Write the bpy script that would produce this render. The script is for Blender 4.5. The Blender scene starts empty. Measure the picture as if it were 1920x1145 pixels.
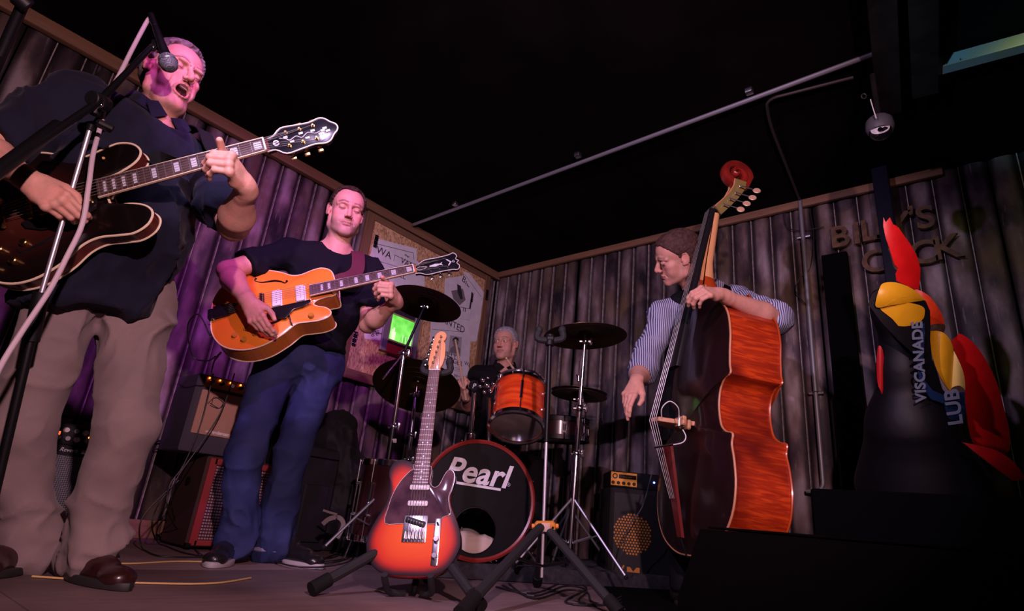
import bpy, math, random
import numpy as np
random.seed(7); rng = np.random.default_rng(7)
SC = bpy.context.scene
COL = SC.collection
PI = math.pi
V = lambda *a: np.array(a, float)
def nrm(v):
    v = np.asarray(v, float); return v / np.linalg.norm(v)

# ---------------------------------------------------------------- camera
CAM_F, CAM_PITCH, CAM_ROLL, CAM_YAW = 1094.476, 0.348099, 0.102893, -0.717694
CF = V(math.sin(CAM_YAW) * math.cos(CAM_PITCH), math.cos(CAM_YAW) * math.cos(CAM_PITCH), math.sin(CAM_PITCH))
_r = V(math.cos(CAM_YAW), -math.sin(CAM_YAW), 0); _u = np.cross(_r, CF)
CR = _r * math.cos(CAM_ROLL) + _u * math.sin(CAM_ROLL)
CU = -_r * math.sin(CAM_ROLL) + _u * math.cos(CAM_ROLL)
C0 = V(0, 0, .28)
from mathutils import Matrix, Vector
cam_d = bpy.data.cameras.new('camera'); cam = bpy.data.objects.new('camera', cam_d); COL.objects.link(cam)
cam_d.sensor_width = 36; cam_d.lens = CAM_F / 1920 * 36; cam_d.clip_start = .02; cam_d.clip_end = 60
cam.matrix_world = Matrix(((CR[0], CU[0], -CF[0], C0[0]), (CR[1], CU[1], -CF[1], C0[1]), (CR[2], CU[2], -CF[2], C0[2]), (0, 0, 0, 1)))
SC.camera = cam
def ray(x, y): return CF + CR * (x - 960) / CAM_F + CU * (572.5 - y) / CAM_F
def at(x, y, d): return C0 + ray(x, y) * d                      # photo point at a depth, in metres, as a place in the room
def onz(x, y, z=0.):
    q = ray(x, y); return C0 + q * ((z - C0[2]) / q[2])
def on_left(x, y, X=-3.53):
    q = ray(x, y); return C0 + q * (X / q[0])
def on_back(x, y, Y=3.78):
    q = ray(x, y); return C0 + q * (Y / q[1])

SC.view_settings.view_transform = 'Standard'; SC.view_settings.look = 'None'
SC.view_settings.gamma = 1; SC.view_settings.use_curve_mapping = False
SC.view_settings.exposure = 0.0
W = bpy.data.worlds.new('dark_room'); SC.world = W; W.use_nodes = True
W.node_tree.nodes['Background'].inputs[0].default_value = (.30, .12, .35, 1)
W.node_tree.nodes['Background'].inputs[1].default_value = .004

def spot(name, loc, tgt, power, col, size=60, blend=.5, rad=.04):
    l = bpy.data.lights.new(name, 'SPOT'); l.energy = power; l.color = col
    l.spot_size = math.radians(size); l.spot_blend = blend; l.shadow_soft_size = rad
    o = bpy.data.objects.new(name, l); COL.objects.link(o); o.location = loc
    d = Vector(tgt) - Vector(loc); o.rotation_euler = d.to_track_quat('-Z', 'Y').to_euler(); return o
spot('key_lamp', (.6, -.2, 1.18), (-2.1, 1.75, 1.45), 240, (1, .57, .66), 92, .45, .03)
spot('lavender_lamp', (-.80, -.28, 1.855), (-1.85, 2.7, 1.15), 150, (.86, .60, 1), 82, .5, .03)
spot('magenta_lamp', (-.3, .2, 2.40), (-3.5, 1.45, 1.25), 230, (.80, .14, 1), 44, .7, .04)
spot('blue_channel_fill', (-.5, -.4, 1.0), (.16, 2.73, 2.38), 190, (.35, .7, 1), 13, .6, .04)  # added fill, there only to brighten the metal channel
spot('olive_lamp', (.5, 2.4, 2.42), (.1, 3.78, 1.7), 5, (.75, .8, .25), 80, .9, .04)

# ---------------------------------------------------------------- materials
MATS = {}
def mat(name, base, rough=.6, metal=0., noise=None, bump=None, spec=.5, coat=0., attr=None, emit=None, sss=0., sheen=0., wood=None, alpha=None):
    if name in MATS: return MATS[name]
    m = bpy.data.materials.new(name); m.use_nodes = True; nt = m.node_tree; N = nt.nodes; L = nt.links
    b = N['Principled BSDF']; b.inputs['Base Color'].default_value = (*base, 1)
    b.inputs['Roughness'].default_value = rough; b.inputs['Metallic'].default_value = metal
    b.inputs['Specular IOR Level'].default_value = spec; b.inputs['Coat Weight'].default_value = coat
    b.inputs['Coat Roughness'].default_value = .12
    if sheen: b.inputs['Sheen Weight'].default_value = sheen
    if sss:
        b.inputs['Subsurface Weight'].default_value = sss; b.inputs['Subsurface Radius'].default_value = (1, .35, .2)
        b.inputs['Subsurface Scale'].default_value = .006
    if emit: b.inputs['Emission Color'].default_value = (*emit[0], 1); b.inputs['Emission Strength'].default_value = emit[1]
    tc = N.new('ShaderNodeTexCoord'); src = None
    if attr:
        a = N.new('ShaderNodeAttribute'); a.attribute_name = attr; src = a.outputs['Color']
    if wood:   # (axis scale xyz, colour2, amount)
        mp = N.new('ShaderNodeMapping'); mp.inputs['Scale'].default_value = wood[0]; L.new(tc.outputs['Object'], mp.inputs[0])
        nz = N.new('ShaderNodeTexNoise'); nz.inputs['Scale'].default_value = 1; nz.inputs['Detail'].default_value = 6; nz.inputs['Distortion'].default_value = .6
        L.new(mp.outputs[0], nz.inputs[0])
        rp = N.new('ShaderNodeMapRange'); rp.inputs[1].default_value = .3; rp.inputs[2].default_value = .7; rp.inputs[4].default_value = wood[2]
        L.new(nz.outputs[0], rp.inputs[0])
        mx = N.new('ShaderNodeMix'); mx.data_type = 'RGBA'; L.new(rp.outputs[0], mx.inputs[0])
        mx.inputs[6].default_value = (*base, 1); mx.inputs[7].default_value = (*wood[1], 1)
        if src: L.new(src, mx.inputs[6])
        src = mx.outputs[2]
    if noise:  # (scale, colour2, amount, detail)
        nz = N.new('ShaderNodeTexNoise'); nz.inputs['Scale'].default_value = noise[0]; nz.inputs['Detail'].default_value = noise[3] if len(noise) > 3 else 5
        L.new(tc.outputs['Object'], nz.inputs[0])
        rp = N.new('ShaderNodeMapRange'); rp.inputs[1].default_value = .35; rp.inputs[2].default_value = .68; rp.inputs[4].default_value = noise[2]
        L.new(nz.outputs[0], rp.inputs[0])
        mx = N.new('ShaderNodeMix'); mx.data_type = 'RGBA'; L.new(rp.outputs[0], mx.inputs[0])
        mx.inputs[6].default_value = (*base, 1); mx.inputs[7].default_value = (*noise[1], 1)
        if src: L.new(src, mx.inputs[6])
        src = mx.outputs[2]
    if src: L.new(src, b.inputs['Base Color'])
    if bump:
        nz = N.new('ShaderNodeTexNoise'); nz.inputs['Scale'].default_value = bump[0]; nz.inputs['Detail'].default_value = 4
        L.new(tc.outputs['Object'], nz.inputs[0])
        bp = N.new('ShaderNodeBump'); bp.inputs['Strength'].default_value = bump[1]; bp.inputs['Distance'].default_value = bump[2] if len(bump) > 2 else .002
        L.new(nz.outputs[0], bp.inputs['Height']); L.new(bp.outputs[0], b.inputs['Normal'])
    MATS[name] = m; return m

chrome = mat('chrome', (.8, .8, .82), .16, 1.)
steel = mat('worn_steel', (.55, .55, .58), .35, 1.)
gold = mat('gold_metal', (.85, .55, .2), .25, 1.)
black_metal = mat('black_painted_metal', (.004, .004, .005), .42, 0., bump=(80, .1), spec=.3)
black_plastic = mat('black_plastic', (.005, .005, .006), .5, spec=.3)
rubber = mat('black_rubber', (.008, .008, .008), .8, spec=.2)
cream = mat('cream_binding', (.75, .62, .42), .4)
ivory = mat('ivory_plastic', (.75, .68, .66), .4)
pearl = mat('pearl_inlay', (.62, .62, .68), .3)
wire = mat('string_wire', (.42, .40, .38), .4, .8)
leg_steel = mat('dull_leg_steel', (.30, .30, .33), .42, .9)

# ---------------------------------------------------------------- objects
def link(me, name, m, parent=None, smooth=True):
    o = bpy.data.objects.new(name, me); COL.objects.link(o)
    if m is not None and not me.materials: me.materials.append(m)
    if smooth: me.polygons.foreach_set('use_smooth', [True] * len(me.polygons))
    if parent is not None: o.parent = parent
    return o
def tag(o, label=None, cat=None, group=None, kind=None):
    if label: o['label'] = label
    if cat: o['category'] = cat
    if group: o['group'] = group
    if kind: o['kind'] = kind
    return o
def thing(name, label, cat, T=(0, 0, 0), M=None, group=None):
    o = bpy.data.objects.new(name, None); COL.objects.link(o); o.empty_display_size = .1
    M = np.eye(3) if M is None else np.array(M)
    o.matrix_world = Matrix([[*M[i], T[i]] for i in range(3)] + [[0, 0, 0, 1]])
    return tag(o, label, cat, group)
def dup(root, T, M=None, label=None, parent=None):
    def rec(o, par):
        c = o.copy(); COL.objects.link(c); c.parent = par
        for ch in [q for q in o.children]: rec(ch, c)
        return c
    c = rec(root, parent)
    M = np.eye(3) if M is None else np.array(M)
    c.matrix_world = Matrix([[*M[i], T[i]] for i in range(3)] + [[0, 0, 0, 1]])
    if label: c['label'] = label
    return c
def copy_part(o, parent, T=(0, 0, 0)):
    c = o.copy(); COL.objects.link(c); c.parent = parent; c.location = T; return c

class MB:
    """collects simple solids into one mesh"""
    def __init__(s, off=None): s.v = []; s.f = []; s.n = 0; s.off = None if off is None else np.array(off, float)
    def raw(s, v, f):
        v = np.asarray(v, float); s.v.append(v); s.f += [[i + s.n for i in q] for q in f]; s.n += len(v); return s
    def box(s, lo, hi, M=None, c=None, bev=0.):
        lo = np.array(lo, float); hi = np.array(hi, float)
        if bev <= 0:
            v = np.array([[x, y, z] for z in (0, 1) for y in (0, 1) for x in (0, 1)], float) * (hi - lo) + lo
            f = [[0, 2, 3, 1], [4, 5, 7, 6], [0, 1, 5, 4], [2, 6, 7, 3], [0, 4, 6, 2], [1, 3, 7, 5]]
        else:   # rounded outline box: chamfered in xy and z
            b = min(bev, (hi - lo).min() * .49); v = []; f = []
            def ring(ins, z):
                x0, y0, x1, y1 = lo[0] + ins, lo[1] + ins, hi[0] - ins, hi[1] - ins; c_ = max(b - ins, b * .3)
                return [[x0 + c_, y0, z], [x1 - c_, y0, z], [x1, y0 + c_, z], [x1, y1 - c_, z], [x1 - c_, y1, z], [x0 + c_, y1, z], [x0, y1 - c_, z], [x0, y0 + c_, z]]
            for ins, z in ((b, lo[2]), (b * .3, lo[2] + b * .3), (0, lo[2] + b), (0, hi[2] - b), (b * .3, hi[2] - b * .3), (b, hi[2])): v += ring(ins, z)
            f = [list(range(7, -1, -1)), list(range(40, 48))]
            for k in range(5):
                for i in range(8): f.append([k * 8 + i, k * 8 + (i + 1) % 8, k * 8 + 8 + (i + 1) % 8, k * 8 + 8 + i])
            v = np.array(v)
        if M is not None: v = v @ np.array(M).T
        if c is not None: v = v + np.array(c)
        return s.raw(v, f)
    def tube(s, pts, r, seg=10, caps=True, flat=None):
        P = np.array(pts, float); n = len(P); R = np.full(n, r) if np.isscalar(r) else np.array(r, float)
        T = np.gradient(P, axis=0); T /= np.linalg.norm(T, axis=1)[:, None] + 1e-12
        a = V(0, 0, 1) if abs(T[0][2]) < .9 else V(1, 0, 0)
        N = np.cross(T[0], a); N /= np.linalg.norm(N); v = []
        for i in range(n):
            N = N - T[i] * (N @ T[i]); N /= np.linalg.norm(N) + 1e-12; B = np.cross(T[i], N)
            for k in range(seg):
                t = 2 * PI * k / seg; v.append(P[i] + (N * math.cos(t) + B * math.sin(t)) * R[i])
        f = [[i * seg + k, i * seg + (k + 1) % seg, (i + 1) * seg + (k + 1) % seg, (i + 1) * seg + k] for i in range(n - 1) for k in range(seg)]
        if caps: f += [list(range(seg - 1, -1, -1)), list(range((n - 1) * seg, n * seg))]
        return s.raw(v, f)
    def ring(s, c, R, r, ax=(0, 0, 1), seg=48, rs=8):
        ax = nrm(ax); a = nrm(np.cross(ax, V(1, 0, 0) if abs(ax[0]) < .8 else V(0, 1, 0))); b = np.cross(ax, a); v = []
        for i in range(seg):
            t = 2 * PI * i / seg; d = a * math.cos(t) + b * math.sin(t)
            for k in range(rs):
                q = 2 * PI * k / rs; v.append(np.array(c) + d * (R + r * math.cos(q)) + ax * r * math.sin(q))
        f = [[i * rs + k, ((i + 1) % seg) * rs + k, ((i + 1) % seg) * rs + (k + 1) % rs, i * rs + (k + 1) % rs] for i in range(seg) for k in range(rs)]
        return s.raw(v, f)
    def lathe(s, prof, c=(0, 0, 0), ax=(0, 0, 1), seg=32, close=False):
        """prof: list of (radius, height along the axis)"""
        ax = nrm(ax); a = nrm(np.cross(ax, V(1, 0, 0) if abs(ax[0]) < .8 else V(0, 1, 0))); b = np.cross(ax, a); v = []; n = len(prof)
        for (r, h) in prof:
            for i in range(seg):
                t = 2 * PI * i / seg; v.append(np.array(c) + ax * h + (a * math.cos(t) + b * math.sin(t)) * max(r, 1e-5))
        f = [[k * seg + i, k * seg + (i + 1) % seg, (k + 1) * seg + (i + 1) % seg, (k + 1) * seg + i] for k in range(n - 1) for i in range(seg)]
        if close: f += [[(n - 1) * seg + i, (n - 1) * seg + (i + 1) % seg, (i + 1) % seg, i] for i in range(seg)]
        return s.raw(v, f)
    def cyl(s, a, b, r, seg=16, bev=.0):
        a = np.array(a, float); b = np.array(b, float); L = np.linalg.norm(b - a); ax = (b - a) / L
        e = bev if bev else min(r, L) * .12
        return s.lathe([(0, 0), (r - e, 0), (r, e), (r, L - e), (r - e, L), (0, L)], a, ax, seg)
    def ball(s, c, r, seg=12, M=None):
        r = np.array([r] * 3 if np.isscalar(r) else r, float); v = []; n = seg // 2 + 1
        for j in range(n):
            p = PI * j / (n - 1)
            for i in range(seg):
                t = 2 * PI * i / seg; q = V(math.sin(p) * math.cos(t), math.sin(p) * math.sin(t), math.cos(p)) * r
                v.append((q if M is None else np.array(M) @ q) + np.array(c))
        f = [[j * seg + i, (j + 1) * seg + i, (j + 1) * seg + (i + 1) % seg, j * seg + (i + 1) % seg] for j in range(n - 1) for i in range(seg)]
        return s.raw(v, f)
    def prism(s, out, z0, z1, M=None, c=None, bev=0.):
        """closed 2-D outline pushed from z0 to z1 (with a small chamfer)"""
        o = np.array(out, float); n = len(o); t = np.roll(o, -1, 0) - np.roll(o, 1, 0); t /= np.linalg.norm(t, axis=1)[:, None] + 1e-9
        area = .5 * np.sum(o[:, 0] * np.roll(o[:, 1], -1) - o[:, 1] * np.roll(o[:, 0], -1)); sg = 1 if area > 0 else -1
        nn = np.stack([-t[:, 1], t[:, 0]], 1) * sg; rings = []
        if bev > 0: rings = [(bev, z0), (bev * .3, z0 + bev * .3), (0, z0 + bev), (0, z1 - bev), (bev * .3, z1 - bev * .3), (bev, z1)]
        else: rings = [(0, z0), (0, z1)]
        v = []
        for ins, z in rings: q = o + nn * ins; v += [[p[0], p[1], z] for p in q]
        K = len(rings); f = []
        for k in range(K - 1):
            for i in range(n):
                q = [k * n + i, k * n + (i + 1) % n, (k + 1) * n + (i + 1) % n, (k + 1) * n + i]; f.append(q if sg > 0 else q[::-1])
        b = list(range(n)); tt = list(range((K - 1) * n, K * n)); f += [b[::-1] if sg > 0 else b, tt if sg > 0 else tt[::-1]]
        v = np.array(v, float)
        if M is not None: v = v @ np.array(M).T
        if c is not None: v = v + np.array(c)
        return s.raw(v, f)
    def ribbon(s, pts, w, side, th=.003):
        P = np.array(pts, float); S = np.array(side, float)
        if S.ndim == 1: S = np.tile(S, (len(P), 1))
        T = np.gradient(P, axis=0); T /= np.linalg.norm(T, axis=1)[:, None]
        S = S - T * np.sum(S * T, 1)[:, None]; S /= np.linalg.norm(S, axis=1)[:, None]; Nn = np.cross(T, S); v = []
        for i in range(len(P)):
            for a, b in ((-1, -1), (1, -1), (1, 1), (-1, 1)): v.append(P[i] + S[i] * a * w / 2 + Nn[i] * b * th / 2)
        f = [[i * 4 + k, i * 4 + (k + 1) % 4, (i + 1) * 4 + (k + 1) % 4, (i + 1) * 4 + k] for i in range(len(P) - 1) for k in range(4)]
        f += [[3, 2, 1, 0], [len(v) - 4 + k for k in range(4)]]
        return s.raw(v, f)
    def mesh(s, name='mesh'):
        me = bpy.data.meshes.new(name); v = np.concatenate(s.v)
        if s.off is not None: v = v - s.off
        me.from_pydata(v.tolist(), [], s.f); me.update(); return me
    def build(s, name, m, parent=None, smooth=True, angle=35):
        me = s.mesh(name); o = link(me, name, m, parent, smooth)
        if smooth:
            try: me.set_sharp_from_angle(angle=math.radians(angle))
            except Exception: pass
        return o
def spline(pts, n=8, closed=False):
    P = np.array(pts, float); N = len(P); out = []
    rngi = range(N) if closed else range(N - 1)
    for i in rngi:
        if closed: p0, p1, p2, p3 = P[(i - 1) % N], P[i], P[(i + 1) % N], P[(i + 2) % N]
        else: p0, p1, p2, p3 = P[max(i - 1, 0)], P[i], P[i + 1], P[min(i + 2, N - 1)]
        for k in range(n):
            t = k / n; out.append(.5 * ((2 * p1) + (-p0 + p2) * t + (2 * p0 - 5 * p1 + 4 * p2 - p3) * t * t + (-p0 + 3 * p1 - 3 * p2 + p3) * t ** 3))
    if not closed: out.append(P[-1])
    return np.array(out)
def text_mesh(body, size, extrude=.0015, bold=0., spacing=1., shear=0., offset=0.):
    cu = bpy.data.curves.new('lettering', 'FONT'); cu.body = body; cu.size = size; cu.extrude = extrude; cu.resolution_u = 4
    cu.align_x = 'CENTER'; cu.align_y = 'CENTER'; cu.space_character = spacing; cu.shear = shear; cu.offset = offset
    o = bpy.data.objects.new('lettering', cu); COL.objects.link(o)
    dg = bpy.context.evaluated_depsgraph_get(); me = bpy.data.meshes.new_from_object(o.evaluated_get(dg))
    bpy.data.objects.remove(o); return me
def lettering(name, body, size, m, parent, T, M, extrude=.0015, **kw):
    me = text_mesh(body, size, extrude, **kw); me.materials.clear(); me.materials.append(m)
    o = bpy.data.objects.new(name, me); COL.objects.link(o)
    if parent is not None: o.parent = parent
    M = np.array(M); o.matrix_local = Matrix([[*M[i], T[i]] for i in range(3)] + [[0, 0, 0, 1]]); return o

# ---------------------------------------------------------------- implicit surfaces (bodies, clothes)
def vnoise(P, sc, seed=0):
    p = P * sc + seed * 17.3; i = np.floor(p).astype(np.int64); f = p - i; f = f * f * (3 - 2 * f); r = 0
    def h(ix, iy, iz):
        n = (ix * 374761393 + iy * 668265263 + iz * 2147483647 + seed * 1274126177) & 0xffffffff
        n = ((n ^ (n >> 13)) * 1274126177) & 0xffffffff; return ((n ^ (n >> 16)) & 0xffff) / 65535.
    for a in (0, 1):
        for b in (0, 1):
            for c in (0, 1):
                w = (f[:, 0] if a else 1 - f[:, 0]) * (f[:, 1] if b else 1 - f[:, 1]) * (f[:, 2] if c else 1 - f[:, 2])
                r = r + w * h(i[:, 0] + a, i[:, 1] + b, i[:, 2] + c)
    return r
class Fr:
    def __init__(s, T, M, k=1.): s.T = np.array(T, float); s.M = np.array(M, float); s.k = k
    def w(s, p): return s.T + s.M @ (np.array(p, float) * s.k)
    def loc(s, P): return ((P - s.T) @ s.M) / s.k
class Fld:
    def __init__(s, lo, hi, fines=(), coarse=.008, fine=.0026):
        s.ax = []
        for a in range(3):
            x = lo[a]; xs = [x]
            while x < hi[a]:
                st = coarse
                for c, r in [(q[0], q[1]) for q in fines]:
                    if c[a] - r - .01 < x < c[a] + r: st = fine
                x += st; xs.append(x)
            s.ax.append(np.array(xs, np.float32))
        s.F = np.full([len(q) for q in s.ax], .5, np.float32)
    def _sub(s, lo, hi):
        sl = []
        for a in range(3):
            i0 = max(np.searchsorted(s.ax[a], lo[a]) - 1, 0); i1 = min(np.searchsorted(s.ax[a], hi[a]) + 1, len(s.ax[a]))
            sl.append(slice(i0, i1))
        X = s.ax[0][sl[0]][:, None, None]; Y = s.ax[1][sl[1]][None, :, None]; Z = s.ax[2][sl[2]][None, None, :]
        return tuple(sl), X, Y, Z
    def _mix(s, sl, d, k, op):
        A = s.F[sl]
        if A.size == 0: return
        if op == 'sub': d = -d
        if op == 'add':
            if k <= 0: s.F[sl] = np.minimum(A, d); return
            h = np.clip(.5 + .5 * (A - d) / k, 0, 1); s.F[sl] = A * (1 - h) + d * h - k * h * (1 - h)
        else:
            if k <= 0: s.F[sl] = np.maximum(A, d); return
            h = np.clip(.5 - .5 * (A - d) / k, 0, 1); s.F[sl] = A * (1 - h) + d * h + k * h * (1 - h)
    def cap(s, a, b, ra, rb=None, k=.01, op='add', side=None, ratio=1., fr=None, flat=False):
        rb = ra if rb is None else rb
        if fr is not None: a = fr.w(a); b = fr.w(b); ra *= fr.k; rb *= fr.k; k *= fr.k; side = None if side is None else fr.M @ np.array(side, float)
        a = np.array(a, float); b = np.array(b, float); pad = max(ra, rb) * max(ratio, 1) + k + .012
        sl, X, Y, Z = s._sub(np.minimum(a, b) - pad, np.maximum(a, b) + pad); ab = b - a; L2 = max(ab @ ab, 1e-9)
        px, py, pz = X - a[0], Y - a[1], Z - a[2]
        tu = (px * ab[0] + py * ab[1] + pz * ab[2]) / L2; t = np.clip(tu, 0, 1)
        qx, qy, qz = px - ab[0] * t, py - ab[1] * t, pz - ab[2] * t; d2 = qx * qx + qy * qy + qz * qz
        if side is not None:
            sd = nrm(side); w = qx * sd[0] + qy * sd[1] + qz * sd[2]; d2 = np.maximum(d2 - w * w * (1 - 1 / ratio ** 2), 0)
        d = np.sqrt(d2) - (ra + (rb - ra) * t)
        if flat: d = np.maximum(d, (tu - 1) * math.sqrt(L2))
        s._mix(sl, d.astype(np.float32), k, op); return s
    def ell(s, c, r, k=.01, op='add', M=None, fr=None):
        if fr is not None: c = fr.w(c); r = np.array(r) * fr.k; k *= fr.k; M = fr.M if M is None else fr.M @ M
        M = np.eye(3) if M is None else M; r = np.array(r, float); ext = np.abs(M) @ r if True else r
        pad = k + .012; c = np.array(c, float); e = np.sqrt((M ** 2) @ (r ** 2)) + pad
        sl, X, Y, Z = s._sub(c - e, c + e); px, py, pz = X - c[0], Y - c[1], Z - c[2]; k0 = 0; k1 = 0
        for j in range(3):
            q = px * M[0, j] + py * M[1, j] + pz * M[2, j]; k0 = k0 + (q / r[j]) ** 2; k1 = k1 + (q / r[j] ** 2) ** 2
        k0 = np.sqrt(k0); k1 = np.sqrt(k1) + 1e-6
        s._mix(sl, (k0 * (k0 - 1) / k1).astype(np.float32), k, op); return s
    def half(s, p, n, k=.0):      # keep the side where (x-p).n < 0
        n = nrm(n); X, Y, Z = s.ax[0][:, None, None], s.ax[1][None, :, None], s.ax[2][None, None, :]
        d = ((X - p[0]) * n[0] + (Y - p[1]) * n[1] + (Z - p[2]) * n[2]).astype(np.float32)
        s._mix((slice(None),) * 3, d, k, 'int'); return s
    def poly(s):
        F = s.F; S = F < 0; c = [S[a:S.shape[0] - 1 + a, b:S.shape[1] - 1 + b, d:S.shape[2] - 1 + d] for a in (0, 1) for b in (0, 1) for d in (0, 1)]
        o = c[0].copy(); an = c[0].copy()
        for q in c[1:]: o |= q; an &= q
        I = np.argwhere(o & ~an); idm = np.full(o.shape, -1, np.int32); idm[tuple(I.T)] = np.arange(len(I))
        acc = np.zeros((len(I), 3)); cnt = np.zeros(len(I)); ax = s.ax
        offs = [(a, b, d) for a in (0, 1) for b in (0, 1) for d in (0, 1)]
        for p in offs:
            for e in range(3):
                if p[e]: continue
                q = list(p); q[e] = 1; ip = I + p; iq = I + q
                fp = F[tuple(ip.T)]; fq = F[tuple(iq.T)]; m = (fp < 0) != (fq < 0)
                t = np.where(m, fp / np.where(m, fp - fq, 1), 0)
                pos = np.stack([ax[j][ip[:, j]] * (1 - t) + ax[j][iq[:, j]] * t for j in range(3)], 1)
                acc[m] += pos[m]; cnt[m] += 1
        Vv = acc / np.maximum(cnt, 1)[:, None]; faces = []
        for e in range(3):
            u, w = (e + 1) % 3, (e + 2) % 3
            sl0 = [slice(None)] * 3; sl1 = [slice(None)] * 3; sl0[e] = slice(0, -1); sl1[e] = slice(1, None)
            E = np.argwhere(S[tuple(sl0)] != S[tuple(sl1)])
            E = E[(E[:, u] > 0) & (E[:, w] > 0) & (E[:, u] < F.shape[u] - 1) & (E[:, w] < F.shape[w] - 1)]
            du = np.zeros(3, int); du[u] = 1; dw = np.zeros(3, int); dw[w] = 1
            q = np.stack([idm[tuple((E - du - dw).T)], idm[tuple((E - dw).T)], idm[tuple(E.T)], idm[tuple((E - du).T)]], 1)
            ins = S[tuple(E.T)]; q[~ins] = q[~ins][:, ::-1]; faces.append(q)
        Q = np.concatenate(faces); Q = Q[(Q >= 0).all(1)]; return Vv, Q
def vnormals(Vv, Q):
    n = np.cross(Vv[Q[:, 2]] - Vv[Q[:, 0]], Vv[Q[:, 3]] - Vv[Q[:, 1]]); N = np.zeros_like(Vv)
    for j in range(4): np.add.at(N, Q[:, j], n)
    return N / (np.linalg.norm(N, axis=1)[:, None] + 1e-12)
def qmesh(name, Vv, Q, m, parent=None, col=None, off=None):
    if off is not None: Vv = Vv - np.array(off)
    me = bpy.data.meshes.new(name); me.vertices.add(len(Vv)); me.vertices.foreach_set('co', Vv.astype(np.float32).ravel())
    me.loops.add(len(Q) * 4); me.loops.foreach_set('vertex_index', Q.astype(np.int32).ravel())
    me.polygons.add(len(Q)); me.polygons.foreach_set('loop_start', np.arange(0, len(Q) * 4, 4, dtype=np.int32))
    me.update(); me.validate()
    if col is not None:
        a = me.color_attributes.new('Col', 'FLOAT_COLOR', 'POINT'); a.data.foreach_set('color', np.concatenate([col, np.ones((len(col), 1))], 1).astype(np.float32).ravel())
    return link(me, name, m, parent)
def folds(Vv, N, amp, sc, seed=0, stretch=(1, 1, 1)):
    """cloth folds: ridged, domain-warped noise pushed along the normal"""
    P = Vv * np.array(stretch); w = np.stack([vnoise(P, sc * .7, seed + j) for j in range(3)], 1) - .5
    n = vnoise(P + w * .8 / sc, sc, seed + 5); n2 = vnoise(P + w * .5 / sc, sc * 2.1, seed + 9)
    r = 1 - np.abs(2 * n - 1); r2 = 1 - np.abs(2 * n2 - 1)
    a = amp if np.isscalar(amp) else np.asarray(amp)[:, None]
    return Vv + N * ((r ** 3 * 1. + r2 ** 3 * .35 - .4)[:, None] * a)
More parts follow.
